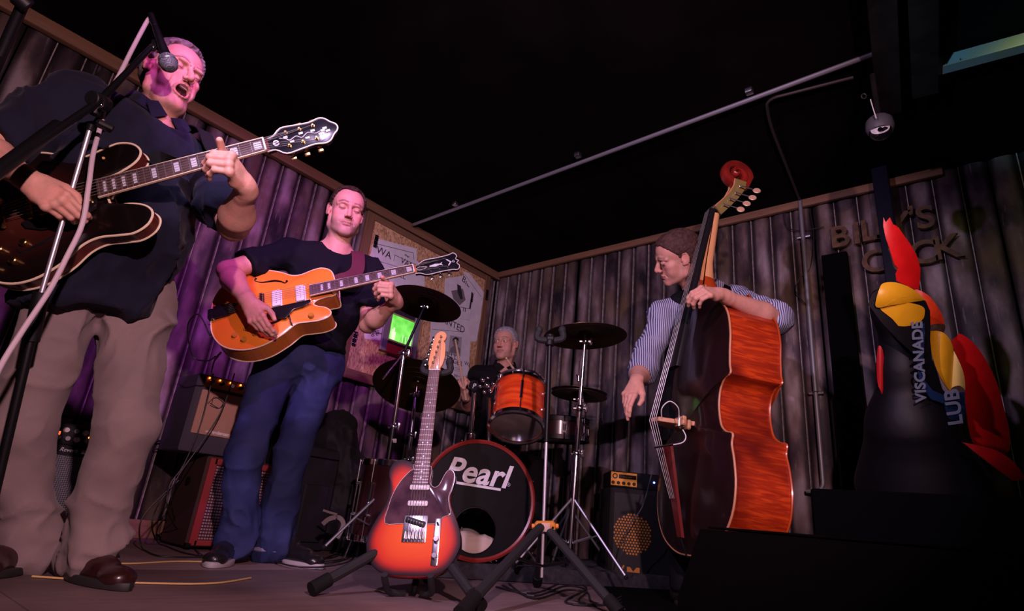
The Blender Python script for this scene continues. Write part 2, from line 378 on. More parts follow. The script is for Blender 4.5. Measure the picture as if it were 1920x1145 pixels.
# ---------------------------------------------------------------- the room
H = 2.46; XL = -3.53; YB = 3.78
def sheet_material(axis):
    m = bpy.data.materials.new('weathered_sheet_metal_' + axis); m.use_nodes = True; nt = m.node_tree; N = nt.nodes; L = nt.links; b = N['Principled BSDF']
    tc = N.new('ShaderNodeTexCoord')
    def nz(sc, det, mp=None):
        n = N.new('ShaderNodeTexNoise'); n.inputs['Scale'].default_value = sc; n.inputs['Detail'].default_value = det
        if mp:
            p = N.new('ShaderNodeMapping'); p.inputs['Scale'].default_value = mp; L.new(tc.outputs['Object'], p.inputs[0]); L.new(p.outputs[0], n.inputs[0])
        else: L.new(tc.outputs['Object'], n.inputs[0])
        return n.outputs[0]
    r = N.new('ShaderNodeValToRGB'); e = r.color_ramp.elements
    e[0].position = .34; e[0].color = (.022, .018, .024, 1); e[1].position = .66; e[1].color = (.44, .36, .39, 1)
    x = r.color_ramp.elements.new(.45); x.color = (.10, .07, .085, 1); x = r.color_ramp.elements.new(.55); x.color = (.24, .175, .175, 1)
    L.new(nz(1.0, 7, (5.5, 5.5, 2.6)), r.inputs[0])
    r2 = N.new('ShaderNodeMapRange'); r2.inputs[1].default_value = .5; r2.inputs[2].default_value = .72; L.new(nz(2.3, 5), r2.inputs[0])
    mx = N.new('ShaderNodeMix'); mx.data_type = 'RGBA'; L.new(r2.outputs[0], mx.inputs[0]); L.new(r.outputs[0], mx.inputs[6]); mx.inputs[7].default_value = (.17, .115, .06, 1)
    sc = N.new('ShaderNodeMapRange'); sc.inputs[1].default_value = .64; sc.inputs[2].default_value = .70; sc.inputs[4].default_value = .3; L.new(nz(1, 4, (60, 60, 7)), sc.inputs[0])
    m2 = N.new('ShaderNodeMix'); m2.data_type = 'RGBA'; L.new(sc.outputs[0], m2.inputs[0]); L.new(mx.outputs[2], m2.inputs[6]); m2.inputs[7].default_value = (.42, .39, .40, 1)
    # shading painted dark into the grooves between the pans, broken up by noise
    se = N.new('ShaderNodeSeparateXYZ'); L.new(tc.outputs['Object'], se.inputs[0])
    def mth(op, a, b_=None):
        q = N.new('ShaderNodeMath'); q.operation = op
        for k, v in ((0, a), (1, b_)):
            if v is None: continue
            if isinstance(v, (int, float)): q.inputs[k].default_value = v
            else: L.new(v, q.inputs[k])
        return q.outputs[0]
    x0_ = (YB - .1315 * 49) if axis == 'y' else XL
    fr_ = mth('FRACT', mth('DIVIDE', mth('SUBTRACT', se.outputs[1 if axis == 'y' else 0], x0_ - .1315 * 20), .1315))
    gd = mth('ABSOLUTE', mth('SUBTRACT', fr_, .5)); gd = mth('ADD', gd, mth('MULTIPLY', mth('SUBTRACT', nz(1, 4, (7, 7, 2.2)), .5), .5))
    gr = N.new('ShaderNodeMapRange'); gr.interpolation_type = 'SMOOTHSTEP'; gr.inputs[1].default_value = .16; gr.inputs[2].default_value = .44; gr.inputs[4].default_value = .90; L.new(gd, gr.inputs[0])
    m3 = N.new('ShaderNodeMix'); m3.data_type = 'RGBA'; L.new(gr.outputs[0], m3.inputs[0]); L.new(m2.outputs[2], m3.inputs[6]); m3.inputs[7].default_value = (.018, .012, .015, 1)
    L.new(m3.outputs[2], b.inputs['Base Color']); b.inputs['Roughness'].default_value = .62; b.inputs['Metallic'].default_value = .0
    bp = N.new('ShaderNodeBump'); bp.inputs['Strength'].default_value = .3; bp.inputs['Distance'].default_value = .003; L.new(nz(70, 4), bp.inputs['Height']); L.new(bp.outputs[0], b.inputs['Normal'])
    return m
sheet_y = sheet_material('y'); sheet_x = sheet_material('x')
rib_m = mat('bare_rib_edge', (.38, .33, .33), .5, noise=(30, (.12, .09, .09), .7))
timber = mat('rough_timber', (.24, .125, .065), .7, wood=((3, 40, 40), (.14, .07, .04), .8), bump=(60, .3))
timber_y = mat('rough_timber_lengthways', (.24, .125, .065), .7, wood=((40, 3, 40), (.14, .07, .04), .8), bump=(60, .3))
timber_z = mat('rough_timber_upright', (.24, .125, .065), .7, wood=((40, 40, 3), (.14, .07, .04), .8), bump=(60, .3))
ceil_m = mat('dark_ceiling_board', (.0022, .0018, .002), .95, noise=(3, (.005, .0035, .0035), 1.), spec=.05)
def wall(name, along, x0, x1, m):
    """profiled sheets: shallow curved pans between narrow raised ribs"""
    P = .1315; root = bpy.data.objects.new(name, None); COL.objects.link(root); root['kind'] = 'structure'
    back = MB()
    if along == 'y': back.box((XL - .08, x0, 0), (XL - .045, x1, H))
    else: back.box((x0, YB + .045, 0), (x1, YB + .08, H))
    back.build('backing_board', ceil_m, root)
    nrib = 7; x = x0; k = 0
    while x < x1 - .01:
        mb = MB(); pr = []; w = min(nrib * P, x1 - x); n = int(round(w / P))
        for i in range(n):
            for t, h in ((0, 0), (.05, .004), (.16, .018), (.32, .026), (.5, .028), (.68, .026), (.84, .018), (.95, .004)): pr.append((x + (i + t) * P, h))
        pr.append((x + n * P, 0)); v = []; z0, z1 = .0, H - .004
        for (a, h) in pr:
            for z in (z0, z1):
                d = -.036 + h; v.append((XL + d, a, z) if along == 'y' else (a, YB - d, z))
        f = [[2 * i, 2 * i + 2, 2 * i + 3, 2 * i + 1] for i in range(len(pr) - 1)]
        if along != 'x': f = [q for q in f]
        mb.raw(v, f); o = mb.build('profiled_sheet', m, root, angle=60)
        md = o.modifiers.new('t', 'SOLIDIFY'); md.thickness = .002
        r = MB()
        for i in range(n + 1):
            a = x + i * P
            if along == 'y': r.box((XL - .040, a - .0025, 0), (XL - .016, a + .0025, H - .004))
            else: r.box((a - .0025, YB + .016, 0), (a + .0025, YB + .040, H - .004))
        r.build('seam_rib', rib_m, root, smooth=False); x += n * P; k += 1
    return root
wall_left = wall('wall_left', 'y', YB - .1315 * 49, YB - .02, sheet_y)
wall_back = wall('wall_back', 'x', XL + .0, XL + .1315 * 42, sheet_x)
c = MB().box((XL - .08, -3, H), (2.6, YB + .08, H + .04)).build('ceiling', ceil_m, None, smooth=False); tag(c, kind='structure')
# timber battens under the ceiling
t = MB().box((XL, -2.6, H - .075), (XL + .045, YB, H - .002), bev=.004).build('trim_1', timber_y, None); tag(t, kind='structure')
t = MB().box((XL + .045, YB - .035, H - .055), (-.05, YB - .002, H - .002), bev=.004).build('trim_2', timber, None); tag(t, kind='structure')
t = MB().box((XL, -2.6, 0), (XL + .03, 2.2, .09), bev=.004).build('baseboard_left', timber_y, None); tag(t, kind='structure')
# floor boards
floor_root = bpy.data.objects.new('floor', None); COL.objects.link(floor_root); floor_root['kind'] = 'structure'
fl_m = mat('worn_stage_board', (.27, .19, .18), .6, noise=(2.2, (.11, .07, .075), .9, 8), bump=(35, .35), wood=((40, 2.5, 40), (.17, .11, .11), .7))
MB().box((XL - .08, -3, -.06), (2.6, YB + .08, -.021)).build('subfloor', ceil_m, floor_root, smooth=False)
x = XL + .002; i = 0
while x < 2.4:
    w = 1.22; y0 = -2.9 + (i % 2) * .9
    ys = [y0 + j * 2.44 for j in range(-1, 4)]
    for a, b_ in zip(ys[:-1], ys[1:]):
        a = max(a, -3); b_ = min(b_, YB)
        if b_ - a > .1: MB().box((x + .002, a + .002, -.02), (x + w - .002, b_ - .002, 0), bev=.0015).build('board', fl_m, floor_root)
    x += w; i += 1
mp_ = [onz(1175, 1144)[:2], onz(1110, 1085)[:2], (-1.0, 3.70), (2.3, 3.70), (2.3, -.9), (-.55, -.2)]  # outline of a black mat added to sink the right-hand floor into darkness
mt_ = MB().prism(mp_, .001, .006, bev=.001).build('added_dark_mat', mat('added_mat_black', (.0015, .0015, .002), .95, bump=(200, .4), spec=.05), None); tag(mt_, 'large matt black mat added to darken the floor at the right under bass and rooster', 'mat')
# riser carpet under the drum kit
carpet = mat('dark_drum_carpet', (.018, .016, .02), .95, noise=(40, (.05, .045, .055), .6), bump=(300, .6))
e1, e2 = onz(905, 1088), onz(1085, 1098)
dirc = nrm((e2 - e1) * (1, 1, 0)); nrmc = V(-dirc[1], dirc[0], 0)
A = e1 - dirc * .42; Bp = e1 + dirc * 1.25; poly = [A[:2], Bp[:2], (Bp + nrmc * .95)[:2], (A + nrmc * 1.35)[:2]]
RZ = .07
rs = MB().prism(poly, .002, RZ, bev=.006).build('drum_riser', carpet, None); tag(rs, 'low black carpeted riser carrying the drum kit', 'riser')
# ceiling conduit, wall pipes
pipe_m = mat('galvanised_conduit', (.26, .26, .29), .5, .5, noise=(25, (.25, .25, .27), .5))
def zc(x, y, z=H - .03): return onz(x, y, z)
t_ = thing('ceiling_conduit', 'long thin steel conduit running diagonally under the dark ceiling', 'pipe', zc(775, 421))
a, b_ = zc(775, 421) , zc(1640, 100)
MB(a).tube([a, b_], .0125, 10).build('tube', pipe_m, t_)
for px_ in ((853, 386), (1083, 295), (1405, 176)):
    q = zc(*px_); MB(a).box(q - (.018, .018, -.004), q + (.018, .018, .03), bev=.003).build('clip', steel, t_)
a = on_back(1500, 378, YB - .045); a[2] = H - .012; b_ = on_back(1531, 740, YB - .045)
t_ = thing('wall_conduit', 'galvanised conduit running down the back wall and hooking left near the floor', 'pipe', (a[0], a[1], .45))
px0 = a[0]; yy = YB - .045; zb = on_back(1541, 925, yy)[2]; pts = [(px0, yy, H - .01), (px0, yy, zb + .06)] + [(px0 - .05 + .05 * math.cos(q), yy, zb + .06 - .05 * math.sin(q)) for q in np.linspace(0, PI / 2, 6)] + [(px0 - .09, yy, zb + .01)]
MB((a[0], a[1], .45)).tube(pts, .0125, 12).build('tube', pipe_m, t_)
for zz in (on_back(1506, 441, yy)[2], on_back(1527, 735, yy)[2]):
    g = MB((a[0], a[1], .45)); g.box((px0 - .042, yy + .012, zz - .009), (px0 + .042, yy + .030, zz + .009), bev=.003); g.ring((px0, yy, zz), .0145, .003, (0, 0, 1), 16, 6); s_ = g.build('saddle_clip', steel, t_)
q0 = zc(1440, 192); q1 = zc(1478, 176); q2 = on_back(1497, 352, YB - .03)
cq = spline([zc(1600, 145), q1, zc(1452, 183), q0, zc(1439, 205), zc(1447, 240), zc(1470, 300), V(px0, YB - .045, H - .012)], 6)
k_ = MB().tube(cq, .008, 8).build('hooked_ceiling_conduit', mat('dull_conduit', (.05, .04, .04), .6, .3), None); tag(k_, 'thin dull conduit curving across the ceiling to the top of the wall conduit', 'pipe')
# loose black wires by the conduit
wm = mat('black_cable', (.012, .012, .012), .5)
def bp_(x, y, o=.02): return on_back(x, y, YB - o)
for n_, pts in (('loop of thin black wire hanging left and right of the wall conduit top', [(1545, 425), (1500, 432), (1475, 425), (1470, 400), (1480, 380)]), ('thin black wire drooping down right of the wall conduit', [(1518, 395), (1526, 440), (1520, 500), (1500, 520), (1492, 545), (1510, 570)])):
    o = MB().tube(spline([bp_(*p) for p in pts], 6), .003, 6).build('wire', wm, None); tag(o, n_, 'wire')
# dark structural posts under the ceiling, right
bm = mat('dark_steel_beam', (.008, .006, .006), .6, noise=(12, (.02, .014, .012), .8), spec=.2)
def ceil_beam(px, w, label, drop=.14):
    a = zc(px[0][0], px[0][1], H - drop); b_ = zc(px[1][0], px[1][1], H - drop); d = nrm((b_ - a) * (1, 1, 0)); n_ = V(-d[1], d[0], 0); pl = [(a - n_ * w / 2)[:2], (a + n_ * w / 2)[:2], (b_ + n_ * w / 2)[:2], (b_ - n_ * w / 2)[:2]]
    g = MB(); g.prism(pl, H - drop, H - drop + .012, bev=.002); pl2 = [(a - n_ * .006)[:2], (a + n_ * .006)[:2], (b_ + n_ * .006)[:2], (b_ - n_ * .006)[:2]]; g.prism(pl2, H - drop + .012, H - .012)
    g.prism(pl, H - .012, H - .001); o = g.build('ceiling_beam', bm, None, smooth=False); tag(o, label, 'beam'); return o
ceil_beam([(1668, 215), (1650, -60)], .10, 'dark steel ceiling beam ending above the dome camera')
ceil_beam([(1735, 180), (1730, -60)], .10, 'second dark ceiling beam, next to the bluish metal channel')
# bluish metal channel at upper right
ch = mat('brushed_channel', (.22, .32, .36), .5, .2, noise=(6, (.30, .28, .14), .8))
a = zc(1752, 136, H - .10); b_ = zc(1990, 72, H - .10); d = nrm((b_ - a) * (1, 1, 0)); n_ = V(-d[1], d[0], 0)
if n_[1] < 0: n_ = -n_
g = MB(); w = .07
t_ = thing('metal_channel', 'bluish reflective metal channel under the ceiling at upper right', 'channel', a)
MB(a).prism([(a)[:2], (a + n_ * .012)[:2], (b_ + n_ * .012)[:2], (b_)[:2]], H - .10, H - .02).build('face', ch, t_, smooth=False)
MB(a).prism([(a - n_ * .035)[:2], (a + n_ * .02)[:2], (b_ + n_ * .02)[:2], (b_ - n_ * .035)[:2]], H - .106, H - .10).build('flange', ch, t_, smooth=False)
for s_ in (.04, .10, .5): q = a + d * s_ - n_ * .002; MB(a).ball(q + (0, 0, .03), .006, 8).build('rivet', chrome, t_)
# dome camera
p = at(1650, 240, 2.55); hz = H - .02
t_ = thing('dome_camera', 'small white and black dome security camera hanging from the ceiling beam', 'camera', (p[0], p[1], p[2] + .03))
o_ = V(p[0], p[1], p[2] + .03)
MB(o_).lathe([(0, .05), (.04, .05), (.052, .035), (.055, .0), (.048, -.02), (.0, -.02)], (p[0], p[1], p[2]), (0, 0, 1), 28).build('housing', mat('grey_camera_housing', (.09, .09, .10), .5), t_)
dv = nrm(C0 - p); MB(o_).ball(p + V(0, 0, -.012), .045, 24).build('dome', mat('smoked_dome', (.01, .01, .012), .15, coat=.6), t_)
tt = nrm(np.cross(V(0, 0, 1), dv)); e = MB(o_); f3 = nrm(dv * (1, 1, .4)); up_ = np.cross(f3, tt); cc = p + V(0, 0, -.012) + f3 * .040
e.raw([cc + tt * .036 * math.cos(q) + up_ * .030 * (math.sin(q) if math.sin(q) < 0 else 0) + f3 * (.006 - .016 * math.cos(q) ** 2 * 1.0) for q in np.linspace(0, 2 * PI, 28, endpoint=False)], [list(range(28))])
o = e.build('white_eyelid_plate', mat('white_plate', (.7, .7, .7), .4), t_, smooth=False); o.modifiers.new('s', 'SOLIDIFY').thickness = .004
MB(o_).cyl(cc + up_ * -.012 + f3 * .0, cc + up_ * -.012 + f3 * .012, .0095, 18).build('lens', mat('lens_black', (.003, .003, .003), .1), t_)
MB(o_).tube([p + V(0, 0, .045), V(p[0], p[1], H - .14)], .012, 8).build('stem', bm, t_)
MB(o_).tube(spline([at(1643, 222, 2.5), at(1636, 200, 2.5), at(1632, 186, 2.5)], 4), .0022, 6).build('white_lead', mat('white_lead', (.8, .8, .8), .5), t_)
g = MB(); q = zc(1620, 180, H - .15); g.ring(q, .012, .003, CF, 14, 6); tag(g.build('cable_hook', steel, None), 'tiny steel hook left of the dome camera', 'hook')

# ---------------------------------------------------------------- OSB hatch with posters on the left wall
osb = bpy.data.materials.new('osb_board'); osb.use_nodes = True; nt = osb.node_tree; N_ = nt.nodes; L_ = nt.links; b = N_['Principled BSDF']
tc = N_.new('ShaderNodeTexCoord'); vo = N_.new('ShaderNodeTexVoronoi'); mp = N_.new('ShaderNodeMapping'); mp.inputs['Scale'].default_value = (1, 115, 48); mp.inputs['Rotation'].default_value = (.7, 0, 0)
nz = N_.new('ShaderNodeTexNoise'); nz.inputs['Scale'].default_value = 9; nz.inputs['Distortion'].default_value = 2
av = N_.new('ShaderNodeVectorMath'); av.operation = 'MULTIPLY_ADD'; av.inputs[1].default_value = (.03, .03, .03); L_.new(tc.outputs['Object'], nz.inputs[0]); L_.new(nz.outputs['Color'], av.inputs[0]); L_.new(tc.outputs['Object'], av.inputs[2])
L_.new(av.outputs[0], mp.inputs[0]); L_.new(mp.outputs[0], vo.inputs['Vector']); vo.inputs['Scale'].default_value = 1
rp = N_.new('ShaderNodeValToRGB'); rp.color_ramp.elements[0].color = (.36, .19, .09, 1); rp.color_ramp.elements[1].color = (.78, .50, .28, 1); rp.color_ramp.elements[1].position = .8
sx = N_.new('ShaderNodeSeparateColor'); L_.new(vo.outputs['Color'], sx.inputs[0]); L_.new(sx.outputs[0], rp.inputs[0]); L_.new(rp.outputs[0], b.inputs['Base Color']); b.inputs['Roughness'].default_value = .6
def LP(x, y, o=0.): p = on_left(x, y, XL + .02 + o); return p
pc = [LP(697, 408), LP(924, 522), LP(893, 737), LP(651, 690)]
Y0, Y1 = 2.31, 3.60; Z1 = H - .085; Z0 = LP(651, 690)[2]
OX = XL + .005
hatch = thing('poster_hatch', 'timber-framed OSB hatch board covered in wanted posters on the left wall', 'hatch', (XL, (Y0 + Y1) / 2, Z0)); HO = V(XL, (Y0 + Y1) / 2, Z0)
MB(HO).box((OX, Y0, Z0), (OX + .018, (Y0 + Y1) / 2 + .13, Z1)).build('osb_panel', osb, hatch, smooth=False)
MB(HO).box((OX, (Y0 + Y1) / 2 + .133, Z0), (OX + .018, Y1, Z1)).build('osb_panel', osb, hatch, smooth=False)
fx = OX + .018
for lo, hi, mm in (((OX, Y0 - .075, Z0 - .07), (fx + .014, Y0, Z1 + .0), timber_z), ((OX, Y1, Z0 - .07), (fx + .014, Y1 + .06, Z1), timber_z), ((OX, Y0, Z0 - .07), (fx + .014, Y1, Z0), timber_y), ((OX, Y0, Z1 - .05), (fx + .014, Y1, Z1), timber_y)):
    MB(HO).box(lo, hi, bev=.003).build('frame_board', mm, hatch)
for (px_, py_) in ((705, 452), (665, 634), (913, 553)):
    q = on_left(px_, py_, fx + .016); g = MB(HO); g.box((fx + .014, q[1] - .016, q[2] - .05), (fx + .019, q[1] + .016, q[2] + .05), bev=.001)
    hg = g.build('hinge', black_metal, hatch)
    MB(HO).cyl((fx + .021, q[1], q[2] - .05), (fx + .021, q[1], q[2] + .05), .005, 8).build('pin', black_metal, hg)
    for dz in (-.035, 0, .035):
        for dy in (-.010, .010): MB(HO).ball((fx + .019, q[1] + dy, q[2] + dz), .003, 6).build('screw', steel, hg)
paper = mat('printed_paper', (.82, .79, .86), .8, noise=(14, (.68, .65, .73), .7)); ink = mat('black_ink', (.03, .025, .03), .8); grey_ink = mat('grey_ink', (.20, .18, .20), .8)
PM = np.array([[0, 0, 1], [1, 0, 0], [0, 1, 0]], float)   # text x -> +Y, text y -> +Z, normal -> +X
def poster(pts, lay, curl=.006):
    pr = thing('poster', '', 'poster', HO); g = MB(HO); P = [on_left(x, y, fx + .001 + lay * .003) for x, y in pts]; X = fx + .002 + lay * .003
    c = np.mean(P, 0); v = [(X + .0, p[1], p[2]) for p in P]; n = len(v)
    v2 = [(X + .0012 + curl * .5, p[1], p[2]) for p in P]; g.raw([(X, *p[1:]) for p in P] + [(X + .0012, *p[1:]) for p in P] + [(X + .0012, *c[1:])], [[i, (i + 1) % n, n + (i + 1) % n, n + i] for i in range(n)] + [[n + i, n + (i + 1) % n, 2 * n] for i in range(n)] + [list(range(n - 1, -1, -1))])
    s = g.build('sheet', paper, pr, smooth=False); return pr, X + .0016
def ptext(pr, body, px, X, size, rot=0., m=ink, **kw):
    q = on_left(px[0], px[1], X); R = np.array([[math.cos(rot), -math.sin(rot), 0], [math.sin(rot), math.cos(rot), 0], [0, 0, 1]])
    o = lettering('print', body, size, m, pr, (X - HO[0], q[1] - HO[1], q[2] - HO[2]), PM @ R, extrude=.0004, **kw); return o
def pline(pr, a, b, X, w=.004):
    p, q = on_left(*a, X), on_left(*b, X); d = nrm(q - p); n = np.cross((1, 0, 0), d) * w / 2
    MB(HO).raw([p - n, q - n, q + n, p + n, p - n + (.0005, 0, 0), q - n + (.0005, 0, 0), q + n + (.0005, 0, 0), p + n + (.0005, 0, 0)], [[3, 2, 1, 0], [4, 5, 6, 7], [0, 1, 5, 4], [2, 3, 7, 6], [1, 2, 6, 5], [3, 0, 4, 7]]).build('printed_rule', ink, pr, smooth=False)
# 1 top left poster
p1, X = poster([(703, 446), (781, 466), (781, 488), (794, 500), (792, 512), (700, 508), (690, 492)], 0); p1['label'] = 'torn poster reading WA at the hatch top left'
ptext(p1, 'WA', (720, 474), X, .085); pline(p1, (703, 456), (775, 474), X); pline(p1, (775, 474), (776, 487), X); ptext(p1, '~', (763, 479), X, .09)
p2, X = poster([(738, 478), (775, 488), (796, 505), (796, 540), (736, 520)], 1); p2['label'] = 'torn poster with clipped word WANT overlapping the WA poster'
ptext(p2, 'VANT', (768, 497), X, .072, -.10); pline(p2, (740, 478), (786, 499), X); pline(p2, (740, 478), (738, 490), X)
p3, X = poster([(707, 488), (760, 504), (790, 512), (790, 545), (700, 530)], 2); p3['label'] = 'poster with lettering STILL behind the guitar neck'
ptext(p3, 'STILL', (748, 514), X, .062); pline(p3, (709, 489), (756, 503), X, .003); pline(p3, (709, 489), (713, 500), X, .003)
p4, X = poster([(686, 560), (735, 575), (724, 640), (683, 635)], 0); p4['label'] = 'poster with scrawled black signature left of the television'
ptext(p4, '500', (712, 599), X, .075); ptext(p4, 'Sege~', (701, 622), X, .07, .1, shear=.4); 
for i_ in range(5): pline(p4, (694 + i_ * 2, 616 + (i_ % 3) * 4), (708 + i_ * 1.5, 626 - (i_ % 2) * 6), X, .003)
p5, X = poster([(834, 522), (880, 515), (908, 555), (893, 640), (872, 640), (832, 612)], 0); p5['label'] = 'poster with BIL heading and a dark portrait, behind the cymbal'
ptext(p5, 'BIL', (874, 528), X, .085, -.25); MB(HO).raw([on_left(*q, X + .0002) for q in ((846, 545), (868, 541), (873, 562), (862, 572), (850, 560))], [[0, 1, 2, 3, 4]]).build('portrait', grey_ink, p5, smooth=False)
MB(HO).raw([on_left(*q, X + .0004) for q in ((857, 532), (864, 536), (868, 560), (863, 561), (858, 548))], [[0, 1, 2, 3, 4]]).build('portrait', ink, p5, smooth=False); pline(p5, (900, 553), (898, 565), X, .004); pline(p5, (884, 560), (880, 585), X, .02); pline(p5, (886, 548), (884, 566), X, .03)
p6, X = poster([(868, 508), (880, 512), (905, 545), (912, 556), (906, 575), (893, 560), (878, 535)], 1); p6['label'] = 'narrow crumpled white paper strip at the right edge of the hatch'
pline(p6, (872, 515), (902, 556), X, .003)
p7, X = poster([(808, 597), (872, 598), (884, 612), (878, 700), (868, 712), (822, 706), (806, 640)], 1); p7['label'] = 'large WANTED poster reading BILLY and LEDGER with a portrait'
ptext(p7, 'WANTED', (844, 606), X, .085, -.05); pline(p7, (810, 617), (866, 622), X, .003)
MB(HO).raw([on_left(*q, X + .0002) for q in ((844, 628), (866, 632), (864, 668), (840, 664))], [[0, 1, 2, 3]]).build('portrait', mat('pale_grey_ink', (.42, .4, .43), .8), p7, smooth=False)
MB(HO).raw([on_left(*q, X + .0005) for q in ((849, 637), (853, 634), (858, 635), (860, 642), (857, 649), (863, 653), (862, 664), (843, 660), (845, 652), (851, 648), (849, 642))], [[0, 1, 2, 3, 4, 5, 6, 7, 8, 9, 10]]).build('portrait', grey_ink, p7, smooth=False)
MB(HO).raw([on_left(*q, X + .0007) for q in ((848, 640), (849, 635), (854, 631), (860, 634), (860, 640), (857, 637), (851, 637))], [[0, 1, 2, 3, 4, 5, 6]]).build('portrait', ink, p7, smooth=False)
ptext(p7, 'BILLY', (844, 666), X, .062); ptext(p7, 'LEDGER', (850, 676), X, .062, -.03); 
for yy_ in (686, 689, 692): pline(p7, (838, yy_), (862, yy_ + 4), X, .002)
ptext(p7, 'ye~', (857, 704), X, .05); ptext(p7, 'Wz', (876, 682), X, .05)
p8, X = poster([(862, 575), (884, 580), (880, 600), (862, 597)], 2); p8['label'] = 'small poster corner right of the cymbal edge'
ptext(p8, 'n', (871, 579), X, .08); pline(p8, (862, 575), (880, 579), X, .004)
# television in the hatch
tvm = mat('television_casing', (.03, .025, .03), .5)
q0_, q1_ = on_left(724, 626, fx + .02), on_left(778, 640, fx + .02)
def lz(x, y, o): return on_left(x, y, fx + o)
ty0, ty1 = lz(727, 620, .02)[1], lz(776, 626, .02)[1]; tz1 = lz(752, 597, .02)[2]; tz0 = lz(752, 645, .02)[2]
tv = thing('television', 'small television showing a bright green picture set in the hatch', 'television', (fx, (ty0 + ty1) / 2, tz0)); TO = V(fx, (ty0 + ty1) / 2, tz0)
MB(TO).box((fx + .001, ty0 - .03, tz0 - .03), (fx + .045, ty1 + .03, tz1 + .09), bev=.008).build('casing', tvm, tv)
bz_m = mat('tan_screen_bezel', (.38, .30, .16), .5); g = MB(TO); X = fx + .047
for lo, hi in (((X - .004, ty0 - .012, tz0 - .012), (X + .004, ty1 + .012, tz0)), ((X - .004, ty0 - .012, tz1), (X + .004, ty1 + .012, tz1 + .012)), ((X - .004, ty0 - .012, tz0), (X + .004, ty0, tz1)), ((X - .004, ty1, tz0), (X + .004, ty1 + .012, tz1))): g.box(lo, hi, bev=.002)
g.build('bezel', bz_m, tv)
scm = mat('green_screen_picture', (.05, .2, .03), .3, emit=((.18, .85, .12), 1.25))
nt = scm.node_tree; N_ = nt.nodes; tc = N_.new('ShaderNodeTexCoord'); nz = N_.new('ShaderNodeTexNoise'); nz.inputs['Scale'].default_value = 9; nt.links.new(tc.outputs['Object'], nz.inputs[0])
gr = N_.new('ShaderNodeValToRGB'); gr.color_ramp.elements[0].position = .35; gr.color_ramp.elements[0].color = (.08, .50, .04, 1); gr.color_ramp.elements[1].position = .75; gr.color_ramp.elements[1].color = (.32, 1, .18, 1)
nt.links.new(nz.outputs[0], gr.inputs[0]); nt.links.new(gr.outputs[0], N_['Principled BSDF'].inputs['Emission Color'])
sc_ = MB(TO).box((X - .006, ty0, tz0), (X - .001, ty1, tz1), bev=.002).build('screen', scm, tv)
fm = mat('bright_figures', (.3, .6, .25), .3, emit=((.62, 1., .45), 1.3)); wy = ty1 - ty0
for k_, (f_, h_, w_) in enumerate(((.06, .42, .10), (.18, .34, .05), (.5, .34, .03), (.62, .3, .03), (.72, .34, .03), (.85, .25, .03), (.12, .5, .06))):
    MB(TO).box((X - .003, ty0 + wy * f_, tz0 + .004), (X - .0002, ty0 + wy * (f_ + w_), tz0 + (tz1 - tz0) * h_), bev=.0012).build('picture_figure', fm, sc_)
MB(TO).box((fx + .002, ty0 - .03, tz0 - .10), (fx + .05, ty1 + .03, tz0 - .032), bev=.004).build('red_shelf_strip', mat('red_plastic_strip', (.45, .05, .04), .5), tv)
brm = mat('grey_aluminium_strip', (.33, .33, .36), .4, .4)
for (a, b_, lb) in (((734, 575), (714, 655), 'grey metal strip left of the television'), ((785, 575), (775, 672), 'grey metal strip right of the television')):
    p, q = lz(*a, .052), lz(*b_, .052); yc = (p[1] + q[1]) / 2
    o = MB().box((fx + .046, yc - .028, q[2]), (fx + .062, yc + .028, p[2]), bev=.002).build('metal_strip', brm, None); tag(o, lb, 'metal strip', 'metal strips beside the television')
q = lz(765, 662, .09); o = MB().ball(q, .032, 20).build('red_ball', mat('red_gloss', (.75, .03, .07), .35, coat=.4), None); tag(o, 'small round red lamp below the television', 'lamp')
# tall narrow black strip set upright against the back wall
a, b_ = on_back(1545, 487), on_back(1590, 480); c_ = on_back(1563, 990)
o = MB().box((a[0], YB - .075, .0), (a[0] + (b_[0] - a[0]) * 1.05, YB - .03, a[2]), bev=.004).build('tall_black_strip', mat('matt_black_strip', (.0015, .0015, .002), .95, spec=.05), None); tag(o, 'tall narrow matt black strip upright against the back wall', 'board')
# letters on the wall
lm = mat('rusty_cut_letter', (.16, .085, .04), .6, .3, noise=(25, (.04, .025, .015), .8))
BM = np.array([[1, 0, 0], [0, 0, -1], [0, 1, 0]], float)
def wall_letter(ch, x, y, size, nth):
    p = on_back(x, y, YB - .03); t_ = thing('sign_letter', nth, 'sign letter', p, group='cut metal letters of the wall sign'); lettering('letter', ch, size, lm, t_, (0, 0, 0), BM, extrude=.012, offset=.004, shear=0.)
for ch_, x_, y_, l_ in (('B', 1575, 446, 'brown metal letter B, first of the upper word on the wall'), ('I', 1607, 440, 'brown metal letter I after the B on the wall'), ('L', 1630, 434, 'brown metal letter L just left of the blue-black post'), ('L', 1657, 428, 'brown metal letter L partly behind the blue-black post'), ('Y', 1686, 422, 'brown metal letter Y behind the red crest'), ("'", 1710, 412, 'brown metal apostrophe in the upper word on the wall'), ('S', 1735, 410, 'brown metal letter S ending the upper word on the wall'),
                       ('C', 1640, 492, 'brown metal letter C beginning the lower word, beside the post'), ('O', 1683, 484, 'brown metal letter O behind the red crest, lower word'), ('C', 1731, 476, 'brown metal letter C right of the red crest'), ('K', 1775, 466, 'brown metal letter K ending the lower word on the wall')):
    wall_letter(ch_, x_, y_, .20, l_)
# dark post behind the sculpture
a = on_back(1662, 372, YB - .12); b_ = on_back(1692, 560, YB - .12)
o = MB().box((a[0] - .05, YB - .2, 0), (a[0] + .03, YB - .12, H - .002), bev=.003).build('steel_post', mat('blue_black_paint', (.005, .006, .018), .5, spec=.3), None); tag(o, 'blue-black steel post behind the rooster crest', 'post')
